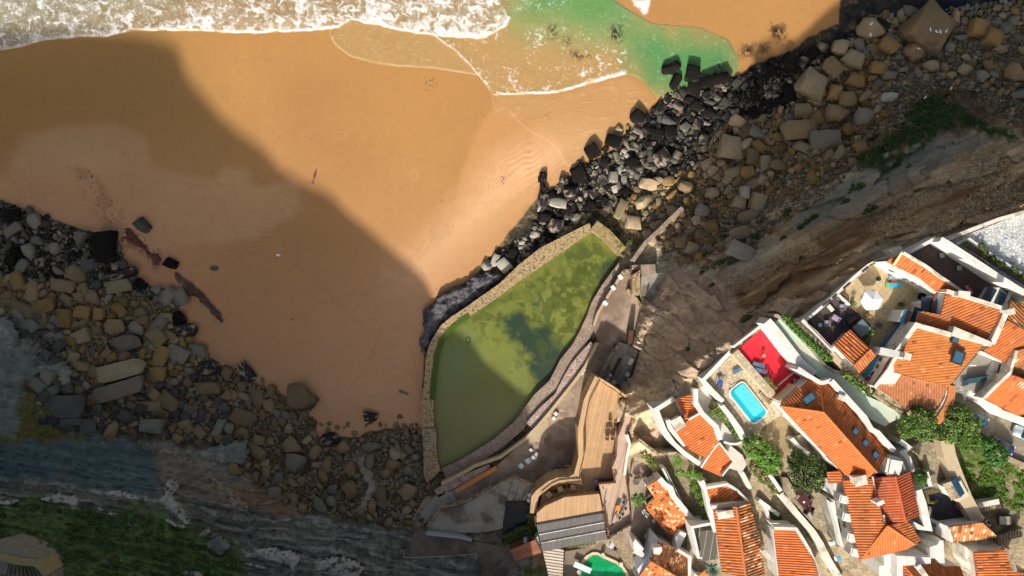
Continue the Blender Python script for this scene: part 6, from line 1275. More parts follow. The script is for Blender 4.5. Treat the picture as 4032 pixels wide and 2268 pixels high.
for i, q in enumerate(rocks):
    zt = float(ZT[i]); sc = px_m(zt); L_, w_ = q['L']*sc, q['w']*sc; hh = max(q['h'], min(L_, w_)*.5)
    kind, col = q['k'], q['c']; pi = random.randrange(len(PROTO[kind])); a = -math.radians(q['a'])
    off = .32 if q['x'] < 1700 or q['y'] < 700 else .3
    p = W(q['x'], q['y'], zt+hh*off*.5); til = (random.uniform(-.16, .16), random.uniform(-.16, .16)) if not q['label'] else (random.uniform(-.06, .06), random.uniform(-.06, .06))
    if i < 300:
        o = bpy.data.objects.new('boulder', proto_mesh(kind, pi, col)); o.location = p; o.rotation_euler = (til[0], til[1], a); o.scale = (L_, w_, hh*1.25); COL.objects.link(o)
        if q['label']: tag(o, q['label'], 'rock', 'rocks and boulders along the shore')
        else:
            lab = '%s %s %s boulder near %s' % (sizew(q['L']), CN[col], KN[kind], nearest_lm(q['x'], q['y']))
            seen_lab.setdefault(lab, []).append((q['x'], q['y'], o))
    else:
        V, F = PROTO[kind][pi]; M = np.array(Matrix.Rotation(a, 3, 'Z') @ Matrix.Rotation(til[1], 3, 'Y') @ Matrix.Rotation(til[0], 3, 'X'))
        V2 = (V*np.array([L_, w_, hh*1.25])) @ M.T+np.array(p[:]); V_all.append(V2); F_all.append(F+nv); nv += len(V)
        c = np.array(BC[col])*random.uniform(.5, 1.15); t = np.repeat(c[None], len(V), 0)
        if col in ('speckled', 'black'): t = np.where((RNG.rand(len(V)) > (.55 if col == 'speckled' else .85))[:, None], C(.03, .028, .03) if col == 'speckled' else C(.10, .09, .07), t)
        T_all.append(t)
for lab, lst in seen_lab.items():
    if len(lst) > 1:
        lst.sort(key=lambda t: t[0]); n_ = len(lst)
        names = {2: ['left', 'right'], 3: ['left', 'middle', 'right']}.get(n_)
        for k, (_, _, o) in enumerate(lst):
            if names: tag(o, lab.replace(' boulder near', ' boulder, %s one, near' % {'left': 'leftmost', 'right': 'rightmost', 'middle': 'middle'}[names[k]]), 'rock', 'rocks and boulders along the shore')
            else: tag(o, lab, 'rock', lab.split(' boulder')[0]+' boulders near '+lab.split('near ')[-1])
    else: tag(lst[0][2], lab, 'rock', 'rocks and boulders along the shore')
print('rocks', len(rocks))
m_rub = mat('loose_stones', None, rough=.9, var=.3, scale=2.5, bump=.08, bscale=4, attr=True, spec=.2)
tag(obj_np('rubble', np.concatenate(V_all), np.concatenate(F_all), m_rub, tint=np.concatenate(T_all)), 'countless smaller stones filling the gaps between the shore boulders', 'rubble', kind='stuff')
M_pl = mat('pale_ledge', (.55, .52, .45), var=.35, scale=1.3, bump=.3, bscale=2, col2=(.13, .12, .10), c2scale=.8, c2lo=.5, c2hi=.6)
M_dl = mat('dark_ledge', (.20, .21, .185), var=.35, scale=1.2, bump=.3, bscale=1.6, col2=(.36, .35, .28), c2scale=.5, c2lo=.5, c2hi=.62)
for sp, hh, mm_, lb in (('r 1250,735 1320,745 1320,800 1290,850 1350,920 1440,1065 1400,1075 1290,970 1210,900 1240,820', 1.3, M_pl, 'pale broken rib of rock dropping from the dark slope at lower left'), ('r 700,798 900,815 1105,865 1100,895 950,870 820,850 720,815', 1.1, M_pl, 'long white-edged ledge above the green slope'),
    ('r 270,870 420,835 540,850 600,880 590,920 560,945 480,910 330,890', 1.2, M_pl, 'thick pale ledge at the left end of the green slope'), ('r -40,860 110,880 120,905 60,925 -40,920', 1.0, M_pl, 'pale ledge cut by the left edge'),
    ('r 1900,1245 2080,1260 2250,1290 2262,1340 2215,1449 2180,1370 2050,1345 1990,1330', 1.6, M_pl, 'large squared pale block of strata near the bottom edge'), ('r 1790,1345 1900,1350 2015,1385 2000,1415 1880,1385 1800,1370', 1.0, M_pl, 'narrow pale ledge left of the squared strata block'),
    ('r 2400,1330 2600,1310 2750,1400 2700,1480 2380,1440', 1.5, M_pl, 'mottled white rock mass cut by the bottom edge'), ('r 1170,975 1250,1000 1390,1085 1370,1105 1260,1060 1180,1000', .9, M_pl, 'slim slanting grey slab beside the yellow flowers'),
    ('r 1470,1140 1560,1085 1595,1110 1540,1170 1480,1180', 1.1, M_dl, 'tilted square slab in the broken ground at lower left'), ('r 1520,1200 1650,1150 1740,1230 1680,1300 1600,1280', 1.3, M_dl, 'dark jagged outcrop below the tilted square slab'), ('r 1360,1420 1430,1390 1500,1420 1520,1480 1370,1480', 1.2, M_pl, 'rounded pale boulder-like outcrop on the bottom edge'),
    ('r 700,940 770,945 840,985 1010,1075 980,1085 830,1010 720,965', .7, M_pl, 'line of low pale stones in the green slope'), ('r 1860,430 1870,530 1830,620 1500,580 1440,540 1440,505', .9, M_dl, 'flat grey bench of rock under the lower rubble'), ('r 2150,1060 2400,1110 2800,1150 2780,1190 2400,1150 2170,1100', .9, M_dl, 'long stepped dark ledge right of the sandy shelf'),
    ('s -60,960 40,930 70,1000 130,1060 130,1140 60,1300 -60,1330', 1.4, M_dl, 'broad grey-green bedrock slab at the left edge'), ('s 290,1300 480,1285 535,1340 520,1460 180,1460 200,1380', 1.3, M_dl, 'stepped blue-grey bedrock above the dark table rock'), ('s -60,780 100,800 330,900 350,960 320,1060 200,1040 80,940 -60,900', .7, mat('brown_ledge', (.17, .14, .08), var=.3, bump=.2, bscale=2), 'smooth brown bedrock sheet between the ochre heap and the left edge'),
    ('r 2240,1220 2500,1230 2700,1300 2690,1330 2500,1290 2260,1280', .9, M_dl, 'dark flat ledge above the mottled white rock mass')):
    q_ = T(sp); cx_ = sum(p[0] for p in q_)/len(q_); cy_ = sum(p[1] for p in q_)/len(q_); zz = max(gz(cx_, cy_), .3)
    rough_slab('rock_ledge', WT(sp, zz+.4), zz+.35+hh*.35, zz-1.6, mm_, lb, 'rock ledge', .45, group='rock ledges of the left slope', grid=.24, dome=.35, seed=int(cx_) % 50)
# low weed-covered ledges in the sand
M_ledge = mat('weed_ledge', (.13, .10, .08), var=.4, scale=1.2, bump=.2, bscale=3, col2=(.10, .035, .025), c2scale=.3, c2lo=.45, c2hi=.6)
rough_slab('rock_ledge', WT('s 1320,605 1350,610 1400,670 1440,690 1500,740 1550,780 1580,830 1640,880 1680,930 1670,950 1695,985 1675,1000 1655,960 1600,915 1560,870 1500,810 1420,770 1400,740 1360,690 1335,650', .25), .8, -.05, M_ledge, 'long crooked weed-stained ledge snaking across the sand left of centre', 'rock ledge', .8, grid=.2, dome=.3)
rough_slab('rock_ledge', WT('s 945,275 990,290 1050,350 1100,400 1130,460 1190,470 1215,510 1190,550 1150,520 1100,450 1030,400 960,350', .2), .5, -.05, mat('red_weed', (.15, .05, .04), var=.4, scale=2, bump=.1, col2=(.05, .03, .03), c2scale=1.), 'low reddish weed-covered ledge below the dark triangular rock', 'rock ledge', .8, grid=.2, dome=.3)
rough_slab('weed_rock', WT('u 1490,1300 1540,1300 1550,1340 1540,1380 1550,1440 q 1570,20 1530,50 1500,0 u 1500,1380 1490,1360', .3), 1.0, -.05, BM['black'], 'narrow black weedy rock lying on the sand above the pool', 'rock', .9, grid=.18, dome=.3)
rough_slab('driftwood', WT('p 575,65 600,60 685,100 670,112 580,85', .2), .35, -.02, mat('driftwood_grey', (.22, .19, .17)), 'grey driftwood log lying on the muddy sand left of the pool', 'log', .3, grid=.12, dome=.2)
# ------------------------------------------------------------------ plants
def leaves(name, blobs, n, size, cols, m, parent=None, seed=0, up=.35):
    """blobs: (centre, rx, ry, rz, weight). n leaf-sized faces spread through the shells of the blobs"""
    rs = np.random.RandomState(seed+5); w = np.array([b[4] for b in blobs], float); w /= w.sum(); ch = rs.choice(len(blobs), n, p=w)
    d = rs.normal(size=(n, 3)); d /= np.linalg.norm(d, axis=1)[:, None]; d[:, 2] = np.abs(d[:, 2])*.9+d[:, 2]*.1
    # lumps: push leaves towards random tufts so gaps stay open
    k = 26; tf = rs.normal(size=(k, 3)); tf /= np.linalg.norm(tf, axis=1)[:, None]; tf[:, 2] = np.abs(tf[:, 2])
    ti = np.argmax(d @ tf.T+rs.normal(size=(n, k))*.06, axis=1); d = d*.62+tf[ti]*.38; d /= np.linalg.norm(d, axis=1)[:, None]
    rad = rs.uniform(.45, 1.08, n)**.6
    c = np.array([list(b[0]) for b in blobs]); r = np.array([b[1:4] for b in blobs])
    P = c[ch]+d*rad[:, None]*r[ch]*(.86+.28*rs.rand(k))[ti][:, None]
    nrm = d*.6+rs.normal(size=(n, 3))*.5+np.array([0, 0, up]); nrm /= np.linalg.norm(nrm, axis=1)[:, None]
    t = np.cross(nrm, rs.normal(size=(n, 3))); t /= np.linalg.norm(t, axis=1)[:, None]; b_ = np.cross(nrm, t); s = size*rs.uniform(.6, 1.3, n)[:, None]
    V = np.stack([P-t*s*.9, P+b_*s*.5, P+t*s*.9, P-b_*s*.5], 1).reshape(-1, 3); F = np.arange(4*n).reshape(n, 4)
    cc = np.array(cols); base = cc[(rs.rand(n)*len(cc)).astype(int)]; tone = (.7+.6*rs.rand(k))[ti][:, None]*rs.uniform(.75, 1.25, (n, 1))
    T_ = np.repeat(base*tone, 4, 0)
    return obj_np(name, V, F, m, parent, tint=np.clip(T_, 0, 1))
M_leaf = mat('leaf', None, rough=.6, var=.1, attr=True, spec=.3); M_bark = mat('bark', (.12, .085, .055), var=.3)
G1 = [(.10, .24, .02), (.14, .30, .03), (.07, .17, .02)]; G2 = [(.035, .10, .015), (.06, .15, .025), (.02, .06, .012), (.10, .07, .03)]; G3 = [(.03, .085, .012), (.07, .15, .02), (.13, .20, .03)]
G4 = [(.035, .08, .02), (.05, .11, .025), (.075, .13, .03)]; G5 = [(.14, .20, .03), (.20, .24, .05), (.08, .14, .02)]; G6 = [(.16, .12, .04), (.10, .14, .03), (.20, .16, .05)]
def tree(label, blobs, zb, n, size, cols, seed, name='leafy_tree', cat='tree', group=None, trunk_r=.18):
    """blobs in survey coordinates: (tile spec, z, rx, ry, rz)"""
    bl = []
    for sp, z, rx, ry, rz in blobs:
        q = T(sp)[0]; bl.append((W(q[0], q[1], z), rx, ry, rz, rx*ry))
    c = bl[0][0]; E = empty(name, Vector((c.x, c.y, zb)), label, cat, group)
    bm = bmesh.new(); cyl_bm(bm, (c.x, c.y, (zb-.5+c.z)/2), trunk_r, c.z-zb+.5, 8, trunk_r*.55)
    for b in bl:
        for k in range(4):
            a = seed+k*1.7; tip = b[0]+Vector((math.cos(a)*b[1]*.6, math.sin(a)*b[2]*.6, b[3]*.3)); root = Vector((c.x, c.y, zb+(c.z-zb)*.6)); v = tip-root
            bmesh.ops.create_cone(bm, cap_ends=True, segments=6, radius1=trunk_r*.5, radius2=.03, depth=v.length, matrix=Matrix.Translation((tip+root)/2) @ v.to_track_quat('Z', 'Y').to_matrix().to_4x4())
    obj_bm('trunk', bm, M_bark, E); leaves('crown', bl, n, size, cols, M_leaf, E, seed); return E
tree('bright green leafy tree below the corner of the pool deck', [('l 1740,1130', 28.3, 2.1, 1.9, 1.6), ('l 1900,1270', 27.4, 1.9, 1.7, 1.5), ('l 1980,1400', 26.6, 1.6, 1.5, 1.3)], 22, 5200, .17, G1, 1)
tree('dark round tree with reddish tips beside the long hipped roof', [('h 1160,400', 28.2, 2.8, 2.6, 2.2), ('h 1300,560', 27.6, 2.2, 2.1, 1.8), ('h 1000,250', 27.6, 1.5, 1.7, 1.5), ('h 1130,680', 27, 1.9, 1.2, 1.3)], 23, 6800, .17, G2, 2)
tree('broad dark tree spreading over the end of the green terrace', [('g 780,640', 33.5, 2.5, 2.2, 2.0), ('g 600,780', 32.5, 1.6, 1.6, 1.4), ('g 900,850', 32.6, 2.2, 1.5, 1.5)], 29, 6000, .17, G3, 3)
tree('broad tree hiding the back of the blue parked car', [('g 1420,600', 33.6, 2.3, 2.2, 1.9), ('g 1620,720', 33.2, 1.9, 1.7, 1.6), ('g 1350,850', 32.8, 2.4, 1.7, 1.6), ('g 1600,1000', 32.2, 1.9, 1.6, 1.4)], 29.5, 7500, .17, G3, 4)
tree('rounded green bush-like tree at the garden kerb below the navy car', [('g 2080,1240', 32, 1.8, 1.8, 1.5), ('g 1960,1060', 32, 1.2, 1.1, 1.1)], 29, 3400, .16, [(.04, .13, .02), (.07, .19, .03)], 5)
tree('small dark conical tree inside the thin white angled wall', [('i 800,340', 32.6, .95, 1.3, 1.5)], 29.5, 1500, .14, G4+G3, 6, trunk_r=.1)
def shrub(label, blobs, n, size, cols, seed, name='shrub', cat='shrub', group=None):
    bl = []
    for sp, z, rx, ry, rz in blobs:
        for q in T(sp): bl.append((W(q[0], q[1], z), rx, ry, rz, rx*ry))
    o = leaves(name, bl, n, size, cols, M_leaf, None, seed); return tag(o, label, cat, group)
shrub('long clipped green hedge beside the pale green terrace', [('c 200,60 270,150 340,220 410,290 480,360 550,420 620,490 700,560 770,620 840,690 900,740', 33.0, .75, .6, .6)], 5200, .13, [(.07, .18, .02), (.11, .25, .035), (.05, .13, .015)], 7, 'hedge', 'hedge')
shrub('flowering shrub below the end of the hedge', [('c 1200,1010 1290,1060', 33.0, .8, .6, .6)], 900, .13, G5, 8); shrub('low green shrubs along the pale green terrace edge', [('c 1330,1130 1420,1190 1480,1230', 33, .7, .6, .6)], 1100, .13, G3, 9)
shrub('dark green shrub where the green terrace curves', [('g 100,-20 160,-60', 33.1, .8, .8, .8), ('c 1600,1310', 33.1, .9, .8, .8)], 1300, .13, G3, 10)
shrub('bushy vine spilling over the wall next to the pool deck', [('l 1190,590 1260,660 1150,640 1220,560 1300,720', 25.6, 1.0, .8, .8)], 1700, .14, G5, 11); shrub('narrow green border under the pool deck wall', [('l 1360,800 1420,880 1470,950 1520,1010', 24.9, .6, .6, .45)], 1500, .13, G3, 12)
shrub('mossy shrub bank below the bright green tree', [('h 300,360 380,450 470,560', 23.6, 1.1, 1.1, .7), ('h 600,650 660,740', 23.6, 1, 1, .7)], 3600, .15, G6+G5, 13); shrub('leafy garden bed between the white path and the gabled house', [('m 790,240 850,330 890,450 920,560 950,660', 17.4, .9, 1, .7)], 2600, .15, G1+G5, 14)
shrub('patch of plants between the garden steps', [('m 760,60 840,100 600,60', 19.3, .9, .7, .5), ('l 1060,1290 600,1300 640,1340', 18.6, .5, .5, .4)], 1300, .14, G1, 15); shrub('dark plants in the triangular flower bed', [('j 620,420 660,470 720,480', 21.3, .6, .55, .5)], 900, .13, G3, 16)
shrub('bushy round green plant by the kitchen terrace of the mottled house', [('m 50,410', 13.4, 1.4, 1.3, .9)], 1200, .14, [(.10, .22, .03), (.16, .28, .05)], 17); shrub('tuft of plants at the stepped garden corner', [('l 200,1300 250,1370 130,1240', 17, .8, .8, .6)], 1000, .15, G5, 18)
shrub('overgrown reeds in the pit behind the restaurant', [('o 640,700 650,800 560,860 420,930 350,960 600,900 480,880', 5.6, 1.3, 1.2, .6)], 3400, .16, G6+G5+G4, 19, 'reeds', 'reeds'); shrub('dark weeds at the bottom edge beside the ribbed canopy', [('o 620,1380 700,1420 760,1400 560,1430', 5.6, 1.3, 1.2, .6)], 1600, .16, G6+G4, 20)
shrub('narrow planter hedge behind the grey restaurant roof', [('o 1100,1070 1200,1050 1300,1035 1380,1025', 8.3, .9, .35, .4)], 1000, .12, G5, 21)
shrub('strip of grass beside the long weathered wall', [('j 1100,520 1180,620 1260,740 1310,820', 22.6, .45, .7, .3)], 900, .12, G1, 22); shrub('lower strip of grass beside the long weathered wall', [('j 1460,1060 1520,1180 1560,1280 1600,1400', 22, .45, .7, .3)], 900, .12, G5, 23)
shrub('thin row of plants edging the crazy-paved patio', [('h 1540,800 1570,900 1600,1010 1610,1110', 25.2, .35, .6, .4)], 900, .12, G3, 24)
for k, (sp, r_, cc_, lb) in enumerate([('b 1570,480', .5, G5, 'leftmost yellow-green plant in the white-edged planter'), ('b 1860,520', .58, G3, 'bushy plant over the white edge near the planter tip'), ('b 1910,640', .6, G5, 'third plant from the tip of the planter'),
                                ('b 2040,725', .5, G3, 'dark plant in the middle of the planter'), ('b 2140,820', .5, G5, 'yellowish plant in the lower half of the planter'), ('b 2222,830', .33, G4, 'smallest dark plant of the planter'), ('b 2420,930', .7, G3, 'wide bush near the right edge of the planter'), ('b 2560,1040', .6, G3, 'bush of the planter cut by the right edge')]):
    shrub(lb, [(sp, 34.7, r_, r_, .5)], 260, .12, cc_, 40+k, 'planter_shrub', 'plant', 'shrubs in the long planter')
SC = [('w 1020,540', 1.2, 'beside the pitted beige boulder'), ('w 980,715', 1.6, 'between the scree and the striped pale block'), ('w 500,770', 1.9, 'olive, among the scree blocks'), ('w 700,840', 1.4, 'bright, among the scree blocks'), ('w 620,880', 1.0, 'small, left of the striped pale block'),
      ('w 640,1040', 1.7, 'under the striped pale block'), ('w 470,1090', 1.8, 'at the cliff foot left of the striped block'), ('w 310,960', 1.2, 'pale green, in the lower scree'), ('w 290,1170', 1.8, 'lowest of the scree'), ('w 370,1360', .8, 'small, at the foot of the brown slope'), ('w 2370,410', 1.9, 'dark and lone on the grey ledges'),
      ('w 1660,495', 1.1, 'on the grey ledge, small'), ('w 1575,565', 1.0, 'in a crack of the grey ledge'), ('w 1490,620', .9, 'tiny, lower on the grey ledge'), ('w 1320,425', 1.0, 'at the top of the small ledge'), ('w 2060,300', 1.1, 'above the brown streak'), ('w 2200,140', 2.3, 'wide, at the upper grey ledge'), ('w 1270,765', .9, 'grey-green, on the brown earth'),
      ('w 790,555', .9, 'dark, on the tan boulder'), ('y 1605,820', 1.5, 'tall and yellowish, next to the red terrace corner'), ('y 865,1205', .6, 'tiny, on the brown rock'), ('w 940,750', .9, 'pale, right of the wide scree bush'), ('q 2255,290', .7, 'by the pool corner gully'), ('q 2170,370', .9, 'lower in the pool corner gully')]
for k, (sp, r_, lb) in enumerate(SC):
    q = T(sp)[0]; z = gz(q[0], q[1]); c = W(q[0], q[1], z+.3)
    o = leaves('scrub_bush', [(c, r_*.55, r_*.45, .45, 1), (c+Vector((r_*.4, r_*.15, -.05)), r_*.4, r_*.35, .35, .6), (c+Vector((-r_*.3, -r_*.3, -.05)), r_*.4, r_*.3, .3, .5)], int(420*r_), .13, G4+G3[:1]+([G5[2]] if k % 3 == 0 else []), M_leaf, None, 60+k)
    tag(o, 'scrub bush on the slope, '+lb, 'bush', 'scrub bushes on the right slope')
bl = []
gp_ = T('F 2140,400 2250,340 2290,265 2350,240 2450,290 2540,345 2480,330 2400,315 2330,345 2340,385 2290,420 2200,440')
for _ in range(3000):
    x, y = RNG.uniform(3300, 4000), RNG.uniform(370, 700)
    if inpoly(np.array([x]), np.array([y]), gp_)[0] and fbm(np.array([x/34.]), np.array([y/34.]), 115, 4)[0] > .45: bl.append((W(x, y, gz(x, y)+.15), random.uniform(.3, .9), random.uniform(.3, .8), random.uniform(.2, .5), 1))
    if len(bl) > 170: break
tag(leaves('ground_cover', bl, 14000, .15, G4+[(.05, .11, .02), (.03, .035, .02)], M_leaf, None, 90), 'dark low scrub carpeting the slope above the right hand cliff', 'ground cover', kind='stuff')
bl = []
for pg, n_ in ((T('i 1430,10 1500,200 1700,850 2150,750 2400,900 2600,900 2600,200 2280,0 g 2200,1400 1440,1449'), 120),):
    for _ in range(3000):
        x, y = RNG.uniform(3750, 4040), RNG.uniform(1780, 2020)
        if inpoly(np.array([x]), np.array([y]), pg)[0] and fbm(np.array([x/22.]), np.array([y/22.]), 117, 4)[0] > .43: bl.append((W(x, y, gz(x, y)+.1), random.uniform(.3, .6), random.uniform(.3, .6), random.uniform(.1, .3), 1))
        if len(bl) > 110: break
tag(leaves('garden_grass', bl, 9000, .12, G1+G5, M_leaf, None, 91), 'lush weeds and grass in the walled garden at lower right', 'grass', kind='stuff')
bl = []
for _ in range(6000):
    x, y = RNG.uniform(-60, 1000), RNG.uniform(1930, 2330)
    if soft(np.array([x]), np.array([y]), T('F -100,1290 120,1262 330,1290 540,1350 600,1400 620,1600 -100,1600'), 30)[0] > .5 and fbm(np.array([x/60.]), np.array([y/60.]), 130, 4)[0] > .45: bl.append((W(x, y, gz(x, y)+.1), random.uniform(.4, 1.), random.uniform(.4, 1.), random.uniform(.1, .35), 1))
    if len(bl) > 420: break
tag(leaves('slope_grass', bl, 26000, .15, [(.05, .13, .025), (.09, .20, .04), (.14, .22, .07), (.09, .11, .045)], M_leaf, None, 92), 'dark green grass and low herbs covering the bottom left slope', 'grass', kind='stuff')
# agave
E = empty('agave', W(2500+1040*.2927, 1844+1340*.2927, 17), 'spiky blue-green agave between the gabled house and the porch roof', 'plant')
bm = bmesh.new(); c = W(2500+1040*.2927, 1844+1340*.2927, 17.2)
for k in range(34):
    a = k*2.399; el_ = .25+.9*(k/34); L_ = 2.1-.9*(k/34); d_ = Vector((math.cos(a)*math.cos(el_), math.sin(a)*math.cos(el_), math.sin(el_))); s_ = Vector((-math.sin(a), math.cos(a), 0))*.16
    v = [bm.verts.new(c+s_*.7), bm.verts.new(c+d_*L_*.5+s_), bm.verts.new(c+d_*L_), bm.verts.new(c+d_*L_*.5-s_), bm.verts.new(c-s_*.7)]; bm.faces.new(v)
obj_bm('leaf_rosette', bm, mat('agave_leaf', (.14, .22, .16), rough=.5, var=.3, scale=3), E)

# ------------------------------------------------------------------ furniture and small things
def P(sp, z): q = T(sp)[0]; return W(q[0], q[1], z)
def dup(root, loc, rz=0, label=None, group=None):
    r = root.copy(); COL.objects.link(r); r.location = loc; r.rotation_euler = (0, 0, rz)
    if label: r['label'] = label
    if group: r['group'] = group
    for ch in list(root.children):
        c = ch.copy(); COL.objects.link(c); c.parent = r
        for g_ in ch.children:
            d_ = g_.copy(); COL.objects.link(d_); d_.parent = c
    return r
FAR = Vector((0, 0, 0))
def make_chair(m, label, name='chair', cushion=None):
    E = empty(name, FAR, label, 'chair')
    bm = bmesh.new(); box_bm(bm, (0, 0, .45), (.52, .5, .05)); obj_bm('seat', bm, cushion or m, E)
    bm = bmesh.new(); box_bm(bm, (0, .26, .72), (.52, .06, .5), rx=-.2); obj_bm('backrest', bm, m, E)
    for sx in (-.22, .22):
        bm = bmesh.new(); box_bm(bm, (sx*1.1, 0, .64), (.05, .46, .04)); box_bm(bm, (sx*1.1, -.2, .54), (.04, .04, .2)); obj_bm('armrest', bm, m, E)
        for sy in (-.21, .21): bm = bmesh.new(); cyl_bm(bm, (sx, sy, .22), .025, .44, 6); obj_bm('leg', bm, m, E)
    return E
_used = set()
def chair_at(proto, sp, z, rz, label, group=None):
    if proto.name not in _used: _used.add(proto.name); o = proto; o.location = P(sp, z); o.rotation_euler = (0, 0, rz); o['label'] = label
    else: o = dup(proto, P(sp, z), rz, label)
    if group: o['group'] = group
    return o
ch_w = make_chair(M_plastic, ''); ch_b = make_chair(mat('dark_wood', (.10, .05, .025)), '', 'wooden_chair'); ch_g = make_chair(mat('grey_mesh', (.20, .21, .23), rough=.4), '', 'grey_chair')
ch_m = make_chair(mat('maroon_metal', (.075, .02, .025)), '', 'garden_chair'); ch_f = make_chair(mat('steel_frame', (.25, .25, .26), rough=.4), '', 'folding_chair', mat('pale_blue_cloth', (.45, .52, .62)))
def table(name, sp, z, rx, m, label, rz=0, round_=False, h=.74, ry=None):
    p = P(sp, z); E = empty(name, p, label, 'table')
    if round_: cyl('tabletop', (p.x, p.y, z+h), rx, .06, m, E, 20); cyl('pedestal', (p.x, p.y, z+h/2), .07, h, M_dark, E, 8); cyl('foot', (p.x, p.y, z+.03), rx*.5, .05, M_dark, E, 12)
    else:
        ry = ry or rx; box('tabletop', (p.x, p.y, z+h), (rx*2, ry*2, .06), m, E, rz=rz)
        for sx in (-1, 1):
            for sy in (-1, 1):
                q = Matrix.Rotation(rz, 3, 'Z') @ Vector((sx*rx*.85, sy*ry*.85, 0)); box('leg', (p.x+q.x, p.y+q.y, z+h/2), (.07, .07, h), M_dark, E, rz=rz)
    return E
def pot(label, sp, z, r, m, cols, seed, plant=True, h=.5):
    p = P(sp, z); E = empty('plant_pot', p, label, 'plant pot'); cyl('pot', (p.x, p.y, z+h/2), r*.75, h, m, E, 14, r2=r); cyl('soil', (p.x, p.y, z+h+.01), r*.85, .03, bpy.data.materials['soil'], E, 12)
    if plant: leaves('foliage', [((p.x, p.y, z+h+.3), r*1.25, r*1.25, .4, 1)], 150, .09, cols, M_leaf, E, seed)
    return E
TC = mat('terracotta', (.40, .15, .07)); BP = mat('blue_glaze', (.03, .06, .3), rough=.3)
# umbrella terrace
p = P('a 1598,1240', 31.2); E = empty('parasol', p, 'large white six-sided parasol open on the beige tiled terrace', 'parasol')
top = Vector((P('a 1612,1222', 34.1))); rim = [P('a '+s_, 33.6) for s_ in ('1480,1092', '1672,1072', '1782,1218', '1700,1388', '1512,1405', '1405,1250')]
bm = bmesh.new(); tv = bm.verts.new(top); rv = [bm.verts.new(v) for v in rim]; dv_ = [bm.verts.new(v-Vector((0, 0, .22))) for v in rim]
for k in range(6): bm.faces.new((tv, rv[k], rv[(k+1) % 6])); bm.faces.new((rv[k], dv_[k], dv_[(k+1) % 6], rv[(k+1) % 6]))
bmesh.ops.recalc_face_normals(bm, faces=bm.faces[:]); cn = obj_bm('canopy', bm, mat('white_canvas', (.82, .83, .86), var=.03), E)
for k in range(6): cable('rib', [top+Vector((0, 0, -.1)), rim[k]+Vector((0, 0, -.06))], .02, M_dark, parent=cn)
cyl('pole', (top.x, top.y, 32.7), .04, 3.0, M_dark, E, 8); cyl('base', (top.x, top.y, 31.3), .35, .15, M_dark, E, 12); bpy.data.objects['parasol'].location = (top.x, top.y, 31.2)
table('round_table', 'a 1500,1290', 31.2, .55, M_oldwhite, 'round table half hidden under the white parasol', round_=True)
chair_at(ch_f, 'a 1345,1250', 31.2, 1.9, 'upper of two pale blue folding chairs left of the parasol', 'chairs by the parasol'); chair_at(ch_f, 'a 1348,1330', 31.2, 1.9, 'lower of two pale blue folding chairs left of the parasol', 'chairs by the parasol'); chair_at(ch_f, 'a 1625,1410', 31.2, 3.2, 'blue folding chair just below the parasol', 'chairs by the parasol')
def lounger(label, sp, z, rz, m, L_=1.9):
    p = P(sp, z); E = empty('sun_lounger', p, label, 'sun lounger'); R_ = Matrix.Rotation(rz, 3, 'Z')
    q = R_ @ Vector((-.3, 0, 0)); box('mattress', (p.x+q.x, p.y+q.y, z+.36), (L_*.62, .62, .1), m, E, rz=rz, bev=.03); q = R_ @ Vector((L_*.33, 0, 0)); box('backrest', (p.x+q.x, p.y+q.y, z+.5), (L_*.36, .62, .1), m, E, rz=rz, ry=-.5, bev=.03)
    for sx in (-.8, .35):
        for sy in (-.26, .26): q = R_ @ Vector((sx, sy, 0)); box('leg', (p.x+q.x, p.y+q.y, z+.16), (.06, .06, .32), M_plastic, E)
    return E
lounger('grey-blue sun lounger under the white facade on the beige terrace', 'a 1790,825', 31.2, .05, mat('slate_fabric', (.22, .30, .34))); lounger('bright turquoise sun lounger beside a green stool on the beige terrace', 'a 1795,955', 31.2, -.05, mat('turquoise_fabric', (.03, .36, .55)))
def simple(name, sp, z, s, m, label, cat, rz=0, bev=.04):
    p = P(sp, z+s[2]/2); return tag(box(name, p, s, m, rz=rz, bev=bev), label, cat)
table('stool', 'a 1680,950', 31.2, .26, mat('green_plastic', (.10, .5, .12)), 'small bright green stool by the turquoise lounger', .1, h=.42); table('side_table', 'a 1762,892', 31.2, .3, mat('red_brown', (.25, .06, .04)), 'low red-brown table between the two sun loungers', 0, h=.4)
table('stool', 'a 1430,1150', 31.2, .25, mat('orange_plastic', (.75, .32, .03)), 'orange stool at the upper left of the parasol', .3, round_=True, h=.45)
E = empty('barbecue', P('a 2300,1150', 31.2), 'large black covered barbecue against the white wall', 'barbecue'); p = P('a 2300,1150', 31.7); box('body', p, (1.2, 1.1, .9), M_black, E, rz=-.3, bev=.12); box('lid', p+Vector((0, 0, .6)), (1.15, .8, .4), M_black, E, rz=-.3, bev=.15); box('handle', p+Vector((-.25, -.45, .6)), (.7, .06, .06), M_plastic, E, rz=-.3)
cyl_p = P('a 1545,850', 31.3); tag(cyl('round_weight', cyl_p, .34, .2, M_dark, None, 16), 'grey round weight lying on the beige terrace', 'weight')
pot('terracotta pot with a yellow-green bush near the white gable', 'a 1690,690', 31.2, .35, TC, G5, 1); pot('terracotta pot in the corner by the cliff parapet', 'a 945,1130', 31.2, .3, TC, G3, 2, False); pot('pot with a bright plant at the end of the divider wall', 'a 1085,1262', 31.2, .3, M_dark, G1, 3); pot('dark pot with a shrub on the shaded path below the parasol', 'a 1895,1280', 31.2, .32, M_dark, G4, 4)
